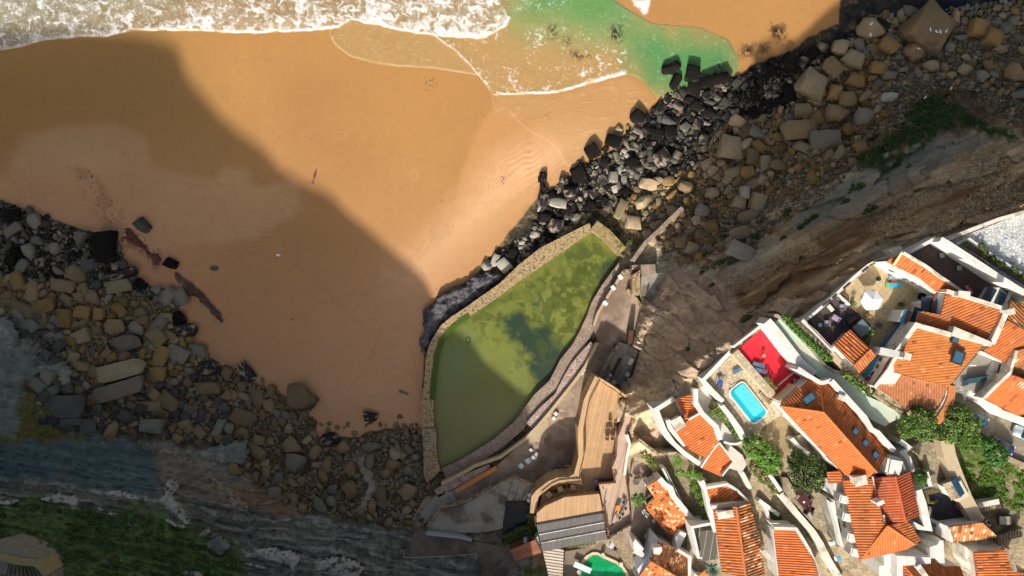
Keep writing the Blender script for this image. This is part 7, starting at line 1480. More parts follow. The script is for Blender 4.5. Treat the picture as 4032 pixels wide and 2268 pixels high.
pot('teal bowl pot on the parapet corner of the dark terrace', 'a 858,1172', 31.3, .3, mat('teal_glaze', (.03, .4, .3), rough=.3), G3, 5, False); pot('green plant in a pot under the white facade window', 'a 1955,815', 31.2, .32, TC, G3, 6); pot('deep blue glazed pot with flowers at the dark terrace edge', 'c 1735,190', 31.2, .42, BP, [(.3, .05, .1), (.1, .2, .03)], 7); pot('terracotta pot with yellow flowers at the top of the dark terrace', 'c 1550,22', 31.2, .35, TC, [(.4, .3, .05), (.1, .2, .03)], 8)
shrub('bushy green plants along the right edge of the hot tub', [('c 1650,290 1600,330 1540,440', 32, .5, .6, .5)], 700, .12, G3, 25)
E = empty('kayak', P('a 2225,980', 31.2), 'deep blue covered kayak lying under the white facade', 'kayak'); p = P('a 2225,985', 31.5); cyl('hull', p, .3, 1.7, BP, E, 10, r2=.16, ry=math.pi/2, rz=-.6)
# dark terrace
def sofa(label, sp, z, w_, rz, m):
    p = P(sp, z); E = empty('armchair' if w_ < 1 else 'sofa', p, label, 'armchair' if w_ < 1 else 'sofa'); R_ = Matrix.Rotation(rz, 3, 'Z')
    box('seat', (p.x, p.y, z+.3), (w_*.8, .6, .25), m, E, rz=rz, bev=.05)
    q = R_ @ Vector((0, .36, 0)); box('backrest', (p.x+q.x, p.y+q.y, z+.5), (w_, .14, .6), bpy.data.materials['grey_mesh'], E, rz=rz, bev=.04)
    for s_ in (-1, 1): q = R_ @ Vector((s_*w_*.46, 0, 0)); box('armrest', (p.x+q.x, p.y+q.y, z+.38), (.12, .7, .45), bpy.data.materials['grey_mesh'], E, rz=rz, bev=.03)
LI = mat('lilac_cushion', (.38, .26, .42)); sofa('lilac armchair in the upper part of the dark terrace', 'a 900,1325', 31.25, .9, -1.6, LI); sofa('wide lilac sofa in the middle of the dark terrace', 'c 1010,70', 31.25, 1.3, -.6, LI); sofa('small lilac armchair beside the round glass table', 'c 855,150', 31.25, .85, -1.5, LI)
table('round_table', 'c 745,182', 31.25, .32, mat('blue_glass', (.25, .4, .5), rough=.2), 'small round blue glass table on the dark terrace', round_=True, h=.5); table('low_table', 'a 712,1345', 31.25, .3, M_oldwhite, 'grey low table near the cliff parapet on the dark terrace', .7, ry=.55, h=.4)
E = empty('hot_tub', P('c 1440,235', 31.2), 'square hot tub under a blue-grey cover on the dark terrace', 'hot tub'); p = P('c 1440,235', 31.8); box('tub', p, (2.15, 2.15, 1.1), M_dark, E, rz=.75, bev=.1); box('cover', p+Vector((0, 0, .6)), (2.1, 2.1, .12), mat('tub_cover', (.12, .16, .18), rough=.5), E, rz=.75, bev=.04)
table('bench', 'c 1290,100', 31.25, .28, bpy.data.materials['dark_wood'], 'brown wooden bench between dark cushions beside the hot tub', -.75, ry=.75, h=.42); simple('cushion', 'c 1240,70', 31.3, (.9, .8, .35), mat('navy_cushion', (.015, .03, .06)), 'dark navy cushion above the brown bench', 'cushion', .8); simple('cushion', 'c 1165,180', 31.3, (.9, .8, .35), bpy.data.materials['navy_cushion'], 'dark navy cushion below the brown bench', 'cushion', .8)
# brown patio
for sp, lb in (('b 1160,670', 'upper of two grey square stools on the shaded brown patio'), ('b 1455,880', 'lower of two grey square stools on the shaded brown patio')): table('stool', sp, 33.2, .36, bpy.data.materials['grey_mesh'], lb, .1, h=.4)
PK = mat('pink_plastic', (.50, .17, .18))
for sp, lb, rz in (('b 1525,740', 'long pink table cover by the tall grey wall of the brown patio', -.6), ('b 1655,1275', 'pink folded mattress in the lower corner of the brown patio', -.9)):
    p = P(sp, 33.5); E = empty('air_mattress', Vector((p.x, p.y, 33.2)), lb, 'mattress'); box('panel', p, (1.15, .75, .3), PK, E, rz=rz, bev=.14); q = Matrix.Rotation(rz, 3, 'Z') @ Vector((-.75, .05, 0)); box('head_roll', p+q, (.45, .6, .36), PK, E, rz=rz, bev=.14)
chair_at(ch_g, 'b 1425,665', 33.2, .4, 'grey chair at the head of the long pink cover', 'chairs on the brown patio'); chair_at(ch_g, 'b 1690,805', 33.2, .9, 'grey chair right of the long pink cover', 'chairs on the brown patio'); sofa('armchair with a bright blue cushion by the tall patio wall', 'b 1770,870', 33.2, .9, -.5, mat('sky_cushion', (.08, .35, .55)))
# courtyard at the right edge
E = empty('sofa', P('d 1770,1320', 34.5), 'long dark teal sofa in the grey courtyard at the right', 'sofa'); p = P('d 1770,1320', 34.8); box('seat', p, (2.9, .8, .5), mat('teal_fabric', (.03, .08, .10)), E, rz=.16, bev=.08); box('backrest', p+Vector((.05, .42, .3)), (2.9, .2, .6), bpy.data.materials['teal_fabric'], E, rz=.16, bev=.06)
table('low_table', 'd 1545,1370', 34.5, .4, mat('navy_top', (.03, .05, .09)), 'dark blue square table left of the teal sofa', .3, h=.45); wall('white_rail', WT('d 1655,1080 1770,1085', 35.3), .12, M_plastic, drop=.15, label='short white rail in the middle of the grey courtyard', cat='rail')
# red terrace and pool deck
lounger('blue-grey sun lounger on the red terrace', 'y 1750,1400', 29.2, -.3, mat('denim_fabric', (.08, .16, .25))); lounger('second blue-grey lounger at the red terrace edge nearest the pool', 'l 1810,30', 29.2, -.3, bpy.data.materials['denim_fabric'])
table('round_table', 'y 1803,1290', 29.2, .3, M_stone, 'round stone-coloured table in the middle of the red terrace', round_=True); table('round_table', 'e 525,190', 29.2, .32, bpy.data.materials['grey_mesh'], 'round grey table among the white chairs on the red terrace', round_=True)
for sp, rz, lb in (('e 648,88', .4, 'uppermost white armchair at the wall end of the red terrace'), ('e 655,190', 1.2, 'white armchair right of the round grey table'), ('e 600,237', 2.2, 'white armchair below the round grey table')): chair_at(ch_w, sp, 29.2, rz, lb, 'white chairs on the red terrace').scale = (1.3, 1.3, 1)
for k, sp in enumerate(('l 1890,140', 'l 1940,205', 'l 2010,265')): pot(('top', 'middle', 'bottom')[k]+' one of three leafy pots on the red terrace edge', sp, 29.2, .38, TC, G5, 30+k)
for k, (sp, lb) in enumerate((('e 560,330', 'upper'), ('e 520,370', 'lower'))): wall('bench_grille', WT(sp+' e %d,%d' % (500+k*-20, 345+k*45), 30.0), .35, M_dark, drop=.15, label=lb+' dark grille beside the hipped house wall on the red terrace', cat='grille')
table('blue_table', 'l 1205,195', 27.5, .33, mat('royal_blue', (.01, .08, .42)), 'square royal blue table on the pool deck', .5); table('stool', 'l 1245,250', 27.5, .17, bpy.data.materials['royal_blue'], 'small royal blue stool beside the blue table', .5, h=.4)
lounger('dark blue lounger at the upper edge of the pool deck', 'l 1480,25', 27.5, .5, bpy.data.materials['denim_fabric']); E = empty('floor_drain', P('l 1440,265', 27.5), 'square white drain frame at the head of the turquoise pool', 'drain'); box('frame', P('l 1440,265', 27.56), (1.0, .8, .1), M_plastic, E, rz=.5); box('grate', P('l 1440,265', 27.62), (.75, .55, .06), M_conc, E, rz=.5)
E = empty('bicycle', P('l 1255,120', 27.5), 'bicycle lying on the paving above the blue table', 'bicycle')
for k, dx in enumerate((-.5, .5)): p = P('l 1255,120', 27.6)+Vector((dx, -dx*.3, 0)); bm = bmesh.new(); bmesh.ops.create_circle(bm, segments=14, radius=.33, matrix=Matrix.Translation(p)); bmesh.ops.create_circle(bm, segments=14, radius=.28, matrix=Matrix.Translation(p)); bm.verts.ensure_lookup_table(); [bm.faces.new((bm.verts[i], bm.verts[(i+1) % 14], bm.verts[14+(i+1) % 14], bm.verts[14+i])) for i in range(14)]; obj_bm('wheel', bm, M_dark, E)
p = P('l 1255,120', 27.65); cable('frame', [p+Vector((-.5, .15, 0)), p+Vector((-.1, .3, .02)), p+Vector((.5, -.15, 0)), p+Vector((0, -.1, 0)), p+Vector((-.5, .15, 0))], .035, mat('purple_paint', (.15, .1, .3)), parent=E); box('saddle', p+Vector((-.1, .38, .05)), (.2, .12, .06), M_dark, E)
# promenade blocks
for sp, r_, z, lb in (('n 1283,340', .52, 3, 'upper white block of the pair beside the parapet'), ('n 1258,382', .52, 3, 'lower white block of the pair beside the parapet'), ('n 928,897', .58, 3, 'upper white block of the pair in the middle of the promenade'), ('n 903,955', .58, 3, 'lower white block of the pair in the middle of the promenade'),
                ('p 1908,664', .52, 3, 'topmost white block of the five in a row'), ('p 1965,705', .52, 3, 'white block at the right of the five in a row'), ('p 1927,740', .66, 3, 'third white block of the five in a row'), ('p 1883,773', .85, 3, 'largest white block of the five in a row'), ('p 1812,825', .85, 3, 'lowest white block of the five in a row')):
    p = P(sp, z+.22); o = box('concrete_block', p, (r_*1.15, r_*1.15, .44), M_plastic, rz=.72, bev=.03); tag(o, lb, 'block', 'white concrete blocks on the promenade')
for sp, z, lb, rz in (('o 595,422', 5, 'small white block on the path left of the restaurant deck', .6), ('o 588,490', 5, 'white cube beside the dark pit', .2)): tag(box('concrete_block', P(sp, z+.25), (.65, .6, .5), M_plastic, rz=rz, bev=.03), lb, 'block', 'white blocks beside the restaurant')
E = empty('rubbish_bin', P('o 935,115', 3), 'black bin with a pale blue lid below the timber deck', 'bin'); box('body', P('o 935,118', 3.5), (1.3, .9, 1), M_black, E, rz=-.15, bev=.08); box('lid', P('o 935,112', 4.06), (1.0, .6, .1), mat('pale_blue_lid', (.4, .52, .6)), E, rz=-.15)
E = empty('bench', P('o 1120,75', 3), 'pale wooden bench against the boarded deck wall', 'bench'); box('seat', P('o 1120,55', 3.5), (2.4, .45, .1), M_deckcl, E, rz=-.05)
for k in range(4): box('slat', P('o %d,%d' % (1080+k*28, 88), 3.25), (.35, 1.0, .4), M_stone, E)
# storage yard above the sun deck
structure(prism('storage_yard', WT('n 1770,0 1900,40 1990,80 1900,420 1690,540 1500,440 1560,330 1700,80', 3.6), 3.6, 1, M_conc))
wall('yard_kerb', WT('n 1755,0 1640,140 1560,290 1505,430', 4.2), .6, M_stone, zb=2, label='tan kerb of stone blocks between the promenade and the storage yard', cat='kerb'); wall('yard_kerb', WT('n 1995,80 1950,240 1870,440', 4.4), .3, M_rust, zb=2, label='thin dark kerb on the cliff side of the storage yard', cat='kerb')
E = empty('timber_stack', P('n 1700,310', 3.6), 'stack of long dark brown and grey beams in the storage yard', 'timber')
for k in range(9): 
    a_, b_ = P('n %d,%d' % (1735+k*10-(k > 4)*40, 190+k*3+(k > 4)*90), 3.9+.02*(k % 3)), P('n %d,%d' % (1630+k*10, 400+k*6), 3.9+.02*(k % 3)); wall('beam', [a_, b_], .2, M_rust if k < 4 else mat('grey_beam', (.25, .2, .18)) if k == 4 else bpy.data.materials['grey_beam'], drop=.25, parent=E)
E = empty('fridge', P('n 1880,237', 3.6), 'white chest freezer standing in the storage yard', 'freezer'); box('cabinet', P('n 1880,237', 4.0), (.75, 1.35, .8), M_plastic, E, rz=-.5, bev=.05); box('lid', P('n 1880,237', 4.45), (.7, 1.3, .08), M_plastic, E, rz=-.5)
chair_at(ch_w, 'n 1835,395', 3.6, 2.6, 'white plastic chair near the lower end of the storage yard', 'white chairs in the storage yard'); chair_at(ch_w, 'n 1582,460', 3.6, .2, 'white chair in the corner between the storage yard and sun deck', 'white chairs in the storage yard'); table('round_table', 'n 1655,505', 3.6, .6, M_oldwhite, 'round cream table beside the sun deck corner', round_=True)
simple('crate', 'n 1620,408', 3.6, (.5, .5, .5), M_plastic, 'small white crate at the end of the beams', 'crate', .3)
for sp, lb in (('n 1920,90', 'upper empty white window frame lying in the storage yard'), ('n 1935,142', 'lower empty white window frame lying in the storage yard')):
    p = P(sp, 3.75); E = empty('window_frame', p, lb, 'window frame'); rz = -.35 if '90' in sp else 1.2
    for s_ in (-1, 1):
        q = Matrix.Rotation(rz, 3, 'Z') @ Vector((0, s_*.22, 0)); box('long_bar', p+q, (1.1, .08, .1), M_plastic, E, rz=rz); q = Matrix.Rotation(rz, 3, 'Z') @ Vector((s_*.52, 0, 0)); box('short_bar', p+q, (.08, .42, .1), M_plastic, E, rz=rz)
steps('timber_stair', 'y 120,965 100,1150', 'y 175,975 160,1160', 14, 6.2, 4.0, M_rust, 'steep dark timber stair from the brown rock down to the storage yard', base=2)
E = empty('rock_buttress', P('y 210,350', 3), 'tan stone buttress standing between promenade and cliff', 'buttress'); prism('wall_top', WT('y 165,270 260,200 262,500 235,530 160,520', 5.6), 5.6, 1, M_seawall, E); prism('ledge', WT('y 150,200 160,140 450,130 460,240 300,300 250,200', 4.8), 4.8, 1, M_gaptile, E); prism('ledge', WT('y 10,240 60,195 140,195 130,240 70,250 30,290', 4.2), 4.2, 1, M_seawall, E)
wall('gully_wall', WT('q 2200,520 2300,380 2400,290 2480,210 2576,120', 4.8), .8, M_gaptile, zb=0, label='low crumbling wall running up the gully from the pool corner', cat='wall')
wall('gully_wall', WT('y 100,450 180,530 260,640 300,720', 4.2), .5, M_stone, zb=1, label='broken stone edging between the promenade and the brown cliff', cat='wall')
structure(prism('gully_floor', WT('y 262,290 460,240 590,260 560,350 380,620 320,560 270,500', 4.4), 4.4, 1, M_conc))
# restaurant furniture
for sp, rz, lb in (('o 840,405', .7, 'pale square table at the left end of the curved deck'), ('o 985,335', .4, 'pale square table in the middle of the curved deck'), ('o 1145,312', 0, 'pale square table at the right end of the curved deck')): table('dining_table', sp, 8, .5, mat('bare_wood', (.62, .42, .28)) if '840' in sp else bpy.data.materials['bare_wood'], lb, rz)
for sp, rz, lb in (('o 880,365', .7, 'wooden chair right of the left deck table'), ('o 930,360', 2.2, 'wooden chair left of the middle deck table'), ('o 1030,312', -.9, 'wooden chair right of the middle deck table'), ('o 1095,300', 1.6, 'wooden chair left of the right deck table')): chair_at(ch_b, sp, 8, rz, lb, 'wooden chairs on the restaurant deck')
DW = bpy.data.materials['dark_wood']
for sp, rz, lb in (('n 1610,1010', .4, 'uppermost dark wooden armchair on the sun deck'), ('n 1675,1095', .1, 'dark wooden armchair at the right of the sun deck group'), ('n 1575,1210', .0, 'lower left dark wooden armchair on the sun deck'), ('n 1645,1205', .0, 'lower right dark wooden armchair on the sun deck')): chair_at(ch_b, sp, 8, rz, lb, 'dark armchairs on the sun deck').scale = (1.15, 1.15, 1)
table('dining_table', 'n 1590,1120', 8, .62, DW, 'dark wooden table among the armchairs on the sun deck', 0, ry=.42)
simple('menu_box', 'o 1435,238', 8, (.55, .5, .9), mat('violet_box', (.25, .18, .55)), 'small violet box standing on the dark wet deck boards', 'box', -.3); pot('round dark basket pot beside the violet box', 'o 1445,325', 8, .38, M_rust, G4, 50, True, .5); simple('linen_pile', 'o 1445,398', 8.2, (.9, .35, .3), mat('pale_linen', (.55, .65, .85)), 'pale blue linen pile on the deck by the boarded roof', 'linen', 0, .1)
structure(prism('stage_step', WT('o 1465,225 1630,222 1645,272 1480,285', 8.7), 8.7, 7.5, M_deckdark))
table('dining_table', 'o 1705,590', 10, .42, mat('orange_wood', (.62, .25, .05)), 'orange-topped table on the upper timber deck', -.35, ry=.75)
for sp, rz, lb in (('o 1790,500', 2.4, 'grey chair above the orange table on the upper deck'), ('o 1795,570', -2.2, 'grey chair right of the orange table on the upper deck'), ('o 1760,640', -2.2, 'middle grey chair below the orange table'), ('o 1720,690', -2.2, 'lowest grey chair below the orange table'), ('o 1700,650', .8, 'grey chair tucked at the foot of the orange table')): chair_at(ch_g, sp, 10, rz, lb, 'grey chairs on the upper deck').scale = (1.15, 1.15, 1)
table('dining_table', 'o 1725,1045', 7.6, .45, mat('brown_top', (.28, .12, .07)), 'brown oval table ringed by white chairs near the green pool', .2, ry=.75)
for k, (sp, rz) in enumerate((('o 1688,995', .5), ('o 1750,1002', -.5), ('o 1680,1066', 1.4), ('o 1786,1070', -1.4), ('o 1716,1110', 2.7), ('o 1755,1125', 3.3))): chair_at(ch_w, sp, 7.6, rz, ('top left', 'top right', 'left', 'right', 'bottom left', 'bottom right')[k]+' white chair of the six around the brown table', 'white chairs around the brown table').scale = (1.25, 1.25, 1)
simple('service_trolley', 'o 1640,1045', 8.2, (.7, 1.2, .7), mat('pale_blue_plastic', (.5, .55, .68)), 'pale blue trolley left of the brown table', 'trolley', -.5, .1); structure(prism('bar_floor', WT('o 1560,1060 1600,990 1700,1080 1640,1110', 8.1), 8.1, 6, M_flag))
table('round_table', 'o 1937,238', 11.2, .62, M_flag, 'round stone table at the top of the tavern terrace', round_=True); table('round_table', 'o 2082,927', 11.4, .62, M_flag, 'round stone table at the foot of the mottled roof', round_=True)
for sp, rz, lb in (('o 2065,205', 1, 'white chair right of the upper round stone table'), ('o 2050,285', .4, 'white chair beside the top corner of the mottled roof'), ('o 2040,620', 2, 'left white chair of the pair by the mottled house wall'), ('o 2078,660', 2.4, 'right white chair of the pair by the mottled house wall'), ('o 2170,737', 1, 'lone small white chair below the mottled roof')): chair_at(ch_w, sp, 11.3, rz, lb, 'white chairs on the tavern terrace').scale = (1.15, 1.15, 1)
lounger('white daybed above the patched house wing', 'o 1975,1060', 10.5, -.7, M_plastic, 2.6); simple('white_counter', 'o 1990,1145', 10.5, (2.4, 1.3, .8), M_white, 'white counter block beside the daybed', 'counter', -.5, .05)
structure(prism('tavern_terrace', WT('o 1880,80 1900,0 2060,0 2200,180 2080,310 2160,400 2060,560 2200,760 2340,940 2160,960 1900,1200 1760,1000 1600,990 1700,900 1900,800 1880,500 1860,300', 11.0), 11.0, 7, M_path))
simple('metal_vent', 'm 205,150', 13, (1.0, .7, .3), M_oldwhite, 'square grey vent frame beside the top of the mottled roof', 'vent', .5); simple('metal_vent', 'm 200,420', 13, (1.7, .8, .3), M_dark, 'dark skylight box left of the mottled roof', 'vent', .5)
# maroon table set
table('garden_table', 'h 1105,925', 24.6, .85, bpy.data.materials['maroon_metal'], 'large square maroon table on the paved patio', .75)
for sp, rz, lb in (('h 1215,880', -1, 'maroon chair upper right of the maroon table'), ('h 1225,1060', -2, 'maroon chair lower right of the maroon table'), ('h 1150,1110', 2.7, 'maroon chair below the maroon table'), ('h 1010,800', .6, 'maroon chair above the maroon table in the tree shade')): chair_at(ch_m, sp, 24.6, rz, lb, 'maroon chairs around the square table').scale = (1.4, 1.4, 1)
tag(box('stone_bench', P('h 1250,1200', 24.9), (.5, 1.3, .5), M_conc, rz=.6, bev=.04), 'grey stone bench below the maroon table set', 'bench'); cyl_p = P('h 1140,975', 25.42); tag(cyl('plate', cyl_p, .17, .05, mat('mint_plate', (.6, .8, .6)), None, 14), 'pale green plate on the large maroon table', 'plate')
# lower right courtyard
p = P('i 1400,540', 30.2); E = empty('garden_shed', p, 'tilted garden shed with a cream door side and dark blue roof panel', 'shed'); box('walls', P('i 1400,540', 31.3), (2.0, 2.6, 2.2), mat('cream_board', (.60, .54, .42)), E, rz=.5)
a = .5; q = Matrix.Rotation(a, 3, 'Z'); c = P('i 1400,540', 32.6); o1 = q @ Vector((.55, 0, .0)); o2 = q @ Vector((-.55, 0, 0)); box('roof_panel', c+o1, (1.25, 2.8, .1), mat('blue_sheet', (.02, .09, .16), rough=.4), E, rz=a, ry=.35); box('roof_panel', c+o2, (1.25, 2.8, .1), M_stone, E, rz=a, ry=-.35); o3 = q @ Vector((-1.03, 0, -1.2)); box('door', c+o3, (.06, 1.6, 1.8), M_white, E, rz=a)
p = P('i 1440,790', 30.25); E = empty('round_table', p, 'round brown table near the tan boundary wall in the dark courtyard', 'table'); cyl('tabletop', (p.x, p.y, 31), .7, .06, mat('brown_round', (.13, .06, .045)), E, 20); cyl('pedestal', (p.x, p.y, 30.6), .08, .7, M_dark, E, 8)
for k, (sp, rz) in enumerate((('i 1480,715', .2), ('i 1530,770', -1.2))): chair_at(ch_m, sp, 30.25, rz, ('upper', 'lower')[k]+' dark chair beside the round brown table', 'chairs by the round brown table')
E = empty('wooden_shelter', P('i 950,660', 30.2), 'open wooden shelter with mossy planks against the white courtyard wall', 'shelter'); prism('plank_roof', WT('i 850,575 1020,535 1130,600 960,635', 31.8), 31.8, 31.6, bands('mossy_planks', (.13, .10, .035), (.06, .05, .02), .5, 20), E); prism('plank_side', WT('i 860,590 960,640 985,765 890,740', 31.5), 31.5, 30.3, bpy.data.materials['mossy_planks'], E); prism('low_roof', WT('i 890,745 985,770 1130,735 1080,790 900,790', 30.9), 30.9, 30.5, mat('moss_roof', (.13, .15, .02)), E)
table('folding_table', 'i 1190,95', 30.2, .28, M_plastic, 'small white stool on the dappled paving', .1, h=.45); E = empty('pallet_stack', P('i 970,910', 30.25), 'stack of grey pallets leaning in the dark courtyard', 'pallets')
for k in range(6): box('slat', P('i %d,%d' % (940+k*13, 910+k*4), 30.6), (.12, 1.6, .12), M_stone, E, rz=.12)
E = empty('scooter', P('k 1965,550', 29.5), 'black and white scooter parked beside the tiled porch roof', 'scooter'); p = P('k 1965,550', 30.0); box('body', p, (.45, 1.1, .5), M_plastic, E, rz=.6, bev=.12); box('saddle', p+Vector((-.1, .15, .35)), (.32, .6, .14), M_dark, E, rz=.6, bev=.05); box('handlebar', p+Vector((.3, -.45, .45)), (.7, .07, .07), M_dark, E, rz=.6)
for s_ in (-.55, .6): q = Matrix.Rotation(.6, 3, 'Z') @ Vector((0, s_, -.25)); cyl('wheel', p+q, .25, .14, M_black, E, 14, ry=math.pi/2, rz=.6)
E = empty('grey_hatch', P('k 2245,510', 29.6), 'flat grey hatch on rough ground by the lane steps', 'hatch'); box('frame', P('k 2245,512', 29.85), (1.85, 1.35, .5), M_rust, E, rz=0); box('lid', P('k 2248,508', 30.15), (1.6, 1.2, .1), M_conc, E)
for sp, rz, lb, mm in (('j 1610,880', .3, 'white and blue box on the alley left of the terrace wall', 'pale_blue'), ('j 1710,1145', .2, 'bright blue crate in the alley near the bottom', 'turquoise_fabric')): p = P(sp, 25.6); E = empty('storage_box', p, lb, 'box'); box('body', p, (.9, .7, .6), M_plastic, E, rz=rz, bev=.04); box('lid', p+Vector((.05, 0, .34)), (.7, .55, .1), bpy.data.materials[mm], E, rz=rz)
# cars
def car(label, sp, z, rz, m, L_=4.2, w_=1.72, roofm=None):
    p = P(sp, z); E = empty('parked_car', p, label, 'car'); R_ = Matrix.Translation(p) @ Matrix.Rotation(rz, 4, 'Z')
    def loft(name, secs, mm, parent):
        bm = bmesh.new(); rings = []
        for (x, hw, z0, z1, tp) in secs:
            pts = [(-hw, z0), (-hw*1.0, z0+(z1-z0)*.55), (-hw*tp, z1), (0, z1+.03), (hw*tp, z1), (hw, z0+(z1-z0)*.55), (hw, z0)]
            rings.append([bm.verts.new(R_ @ Vector((x, y, zz))) for y, zz in pts])
        for a, b in zip(rings[:-1], rings[1:]):
            for k in range(6): bm.faces.new((a[k], a[k+1], b[k+1], b[k]))
        bm.faces.new(rings[0]); bm.faces.new(rings[-1][::-1]); bmesh.ops.recalc_face_normals(bm, faces=bm.faces[:])
        return obj_bm(name, bm, mm, parent, True)
    h = L_/2; w2 = w_/2
    b = loft('body', [(-h, w2*.72, .35, .62, .8), (-h+.12, w2*.9, .25, .8, .85), (-h+.5, w2, .2, .93, .88), (-.6, w2, .2, .98, .9), (.7, w2, .2, .96, .9), (h-.5, w2*.98, .2, .86, .86), (h-.15, w2*.86, .25, .72, .82), (h, w2*.62, .35, .6, .8)], m, E)
    g_ = loft('windows', [(-h+.35, w2*.8, .85, .95, .9), (-h+.9, w2*.86, .85, 1.38, .84), (.35, w2*.88, .85, 1.40, .84), (1.15, w2*.84, .85, .96, .95)], M_glass, E)
    loft('roof', [(-h+.85, w2*.74, 1.36, 1.405, .98), (-.5, w2*.78, 1.38, 1.45, .98), (.3, w2*.76, 1.38, 1.42, .98)], roofm or m, E)
    for sx in (-h+.8, h-.85):
        for sy in (-1, 1):
            q = R_ @ Vector((sx, sy*(w2-.1), .31)); wl = cyl('wheel', q, .31, .2, M_black, E, 16, rx=math.pi/2, rz=rz); cyl('rim', R_ @ Vector((sx, sy*(w2+.0), .31)), .19, .04, M_plastic, wl, 12, rx=math.pi/2, rz=rz)
    for sy in (-1, 1):
        box('headlight', R_ @ Vector((h-.18, sy*w2*.66, .66)), (.2, .32, .12), M_plastic, E, rz=rz); box('tail_light', R_ @ Vector((-h+.1, sy*w2*.7, .72)), (.12, .3, .14), mat('tail_red', (.4, .01, .01)) if 'tail_red' not in bpy.data.materials else bpy.data.materials['tail_red'], E, rz=rz); box('side_mirror', R_ @ Vector((.75, sy*(w2+.1), 1.0)), (.14, .2, .12), m, E, rz=rz, bev=.03)
    return E
PS = mat('silver_paint', (.42, .50, .56), rough=.25, var=.02, spec=.7, metal=.4); PB = mat('blue_paint_car', (.02, .09, .17), rough=.25, var=.02, spec=.7); PN = mat('navy_paint', (.015, .03, .12), rough=.25, var=.02, spec=.7)
car('silver-blue car cut by the right edge of the parking yard', 'g 2590,900', 30.62, 2.75, PS, 4.6, 1.8); car('dark blue car half hidden under the broad tree', 'g 1720,620', 30.62, -.42, PB, 3.9, 1.65); car('navy car with a grey roof beside the garden', 'g 2160,1080', 30.62, -.45, PN, 3.9, 1.65, mat('grey_roof_paint', (.16, .17, .2), rough=.3))

# ------------------------------------------------------------------ people and birds
def person(label, sp, z, rz, shirt, trousers, skin=(.45, .26, .17), step=.18):
    o_ = P(sp, z); E = empty('person', o_, label, 'person')
    J = dict(pel=(0, 0, .95), sp=(0, 0, 1.15), ch=(0, 0, 1.38), nk=(0, 0, 1.52), hd=(0, .01, 1.64), tp=(0, 0, 1.75), lh=(.10, 0, .92), lk=(.11, step*.6, .5), la=(.11, step, .08), lt=(.11, step+.16, .04), rh=(-.10, 0, .92), rk=(-.11, -step*.1, .5), ra=(-.11, -step*1.1, .1), rt=(-.11, -step*.6, .04),
             ls=(.19, 0, 1.42), le=(.25, -.06, 1.14), lw=(.26, .08, .90), lf=(.26, .13, .80), rs=(-.19, 0, 1.42), re=(-.25, .06, 1.14), rw=(-.26, .16, .92), rf=(-.26, .22, .82))
    Rr = dict(pel=.125, sp=.115, ch=.14, nk=.055, hd=.095, tp=.06, lh=.085, lk=.055, la=.04, lt=.035, rh=.085, rk=.055, ra=.04, rt=.035, ls=.06, le=.042, lw=.032, lf=.022, rs=.06, re=.042, rw=.032, rf=.022)
    Ed = [('pel', 'sp'), ('sp', 'ch'), ('ch', 'nk'), ('nk', 'hd'), ('hd', 'tp'), ('pel', 'lh'), ('lh', 'lk'), ('lk', 'la'), ('la', 'lt'), ('pel', 'rh'), ('rh', 'rk'), ('rk', 'ra'), ('ra', 'rt'), ('ch', 'ls'), ('ls', 'le'), ('le', 'lw'), ('lw', 'lf'), ('ch', 'rs'), ('rs', 're'), ('re', 'rw'), ('rw', 'rf')]
    R_ = Matrix.Translation(o_) @ Matrix.Rotation(rz, 4, 'Z')
    def sk(name, keys, grow, m, par):
        ks = [k for k in keys]; ix = {k: i for i, k in enumerate(ks)}; me = bpy.data.meshes.new(name); me.from_pydata([tuple(R_ @ Vector(J[k])) for k in ks], [(ix[a], ix[b]) for a, b in Ed if a in ix and b in ix], [])
        ob = bpy.data.objects.new(name, me); link(ob, par); md = ob.modifiers.new('Skin', 'SKIN'); sd = ob.modifiers.new('Sub', 'SUBSURF'); sd.levels = 1; sd.render_levels = 1
        for i, k in enumerate(ks): me.skin_vertices[0].data[i].radius = (Rr[k]*grow, Rr[k]*grow)
        me.skin_vertices[0].data[0].use_root = True; me.materials.append(m); return ob
    def fix(name, keys, grow, m, par):
        me = bpy.data.meshes.new('t'); me.from_pydata([(0, 0, 0)], [], []); return sk(name, keys, grow, m, par)
    # a skin layer is only there after the modifier exists: add it by hand on each mesh
    global _mk
    ms = mat('skin_tone', skin, var=.03); bd = _skin(E, 'body', list(J), 1., ms, J, Rr, Ed, R_); _skin(bd, 'shirt', ['ch', 'sp', 'pel', 'ls', 'le', 'rs', 're'], 1.18, mat('shirt_cloth', shirt, var=.05), J, Rr, Ed, R_); _skin(bd, 'trousers', ['pel', 'lh', 'lk', 'la', 'rh', 'rk', 'ra'], 1.22, mat('trouser_cloth', trousers, var=.05), J, Rr, Ed, R_)
    bm = bmesh.new(); bmesh.ops.create_icosphere(bm, subdivisions=2, radius=.115, matrix=R_ @ Matrix.Translation((0, -.015, 1.69)) @ Matrix.Diagonal((.9, 1.05, .85, 1))); obj_bm('hair', bm, M_dark, bd, True)
    return E
def _skin(par, name, keys, grow, m, J, Rr, Ed, R_):
    ix = {k: i for i, k in enumerate(keys)}; bm = bmesh.new(); lay_ = bm.verts.layers.skin.verify(); vs = []
    for k in keys:
        v = bm.verts.new(R_ @ Vector(J[k])); v[lay_].radius = (Rr[k]*grow, Rr[k]*grow); v[lay_].use_root = (k == ('pel' if 'pel' in ix else keys[0])); vs.append(v)
    for a, b in Ed:
        if a in ix and b in ix: bm.edges.new((vs[ix[a]], vs[ix[b]]))
    ob = obj_bm(name, bm, m, par); ob.modifiers.new('Skin', 'SKIN'); sd = ob.modifiers.new('Sub', 'SUBSURF'); sd.levels = 1; sd.render_levels = 1; return ob
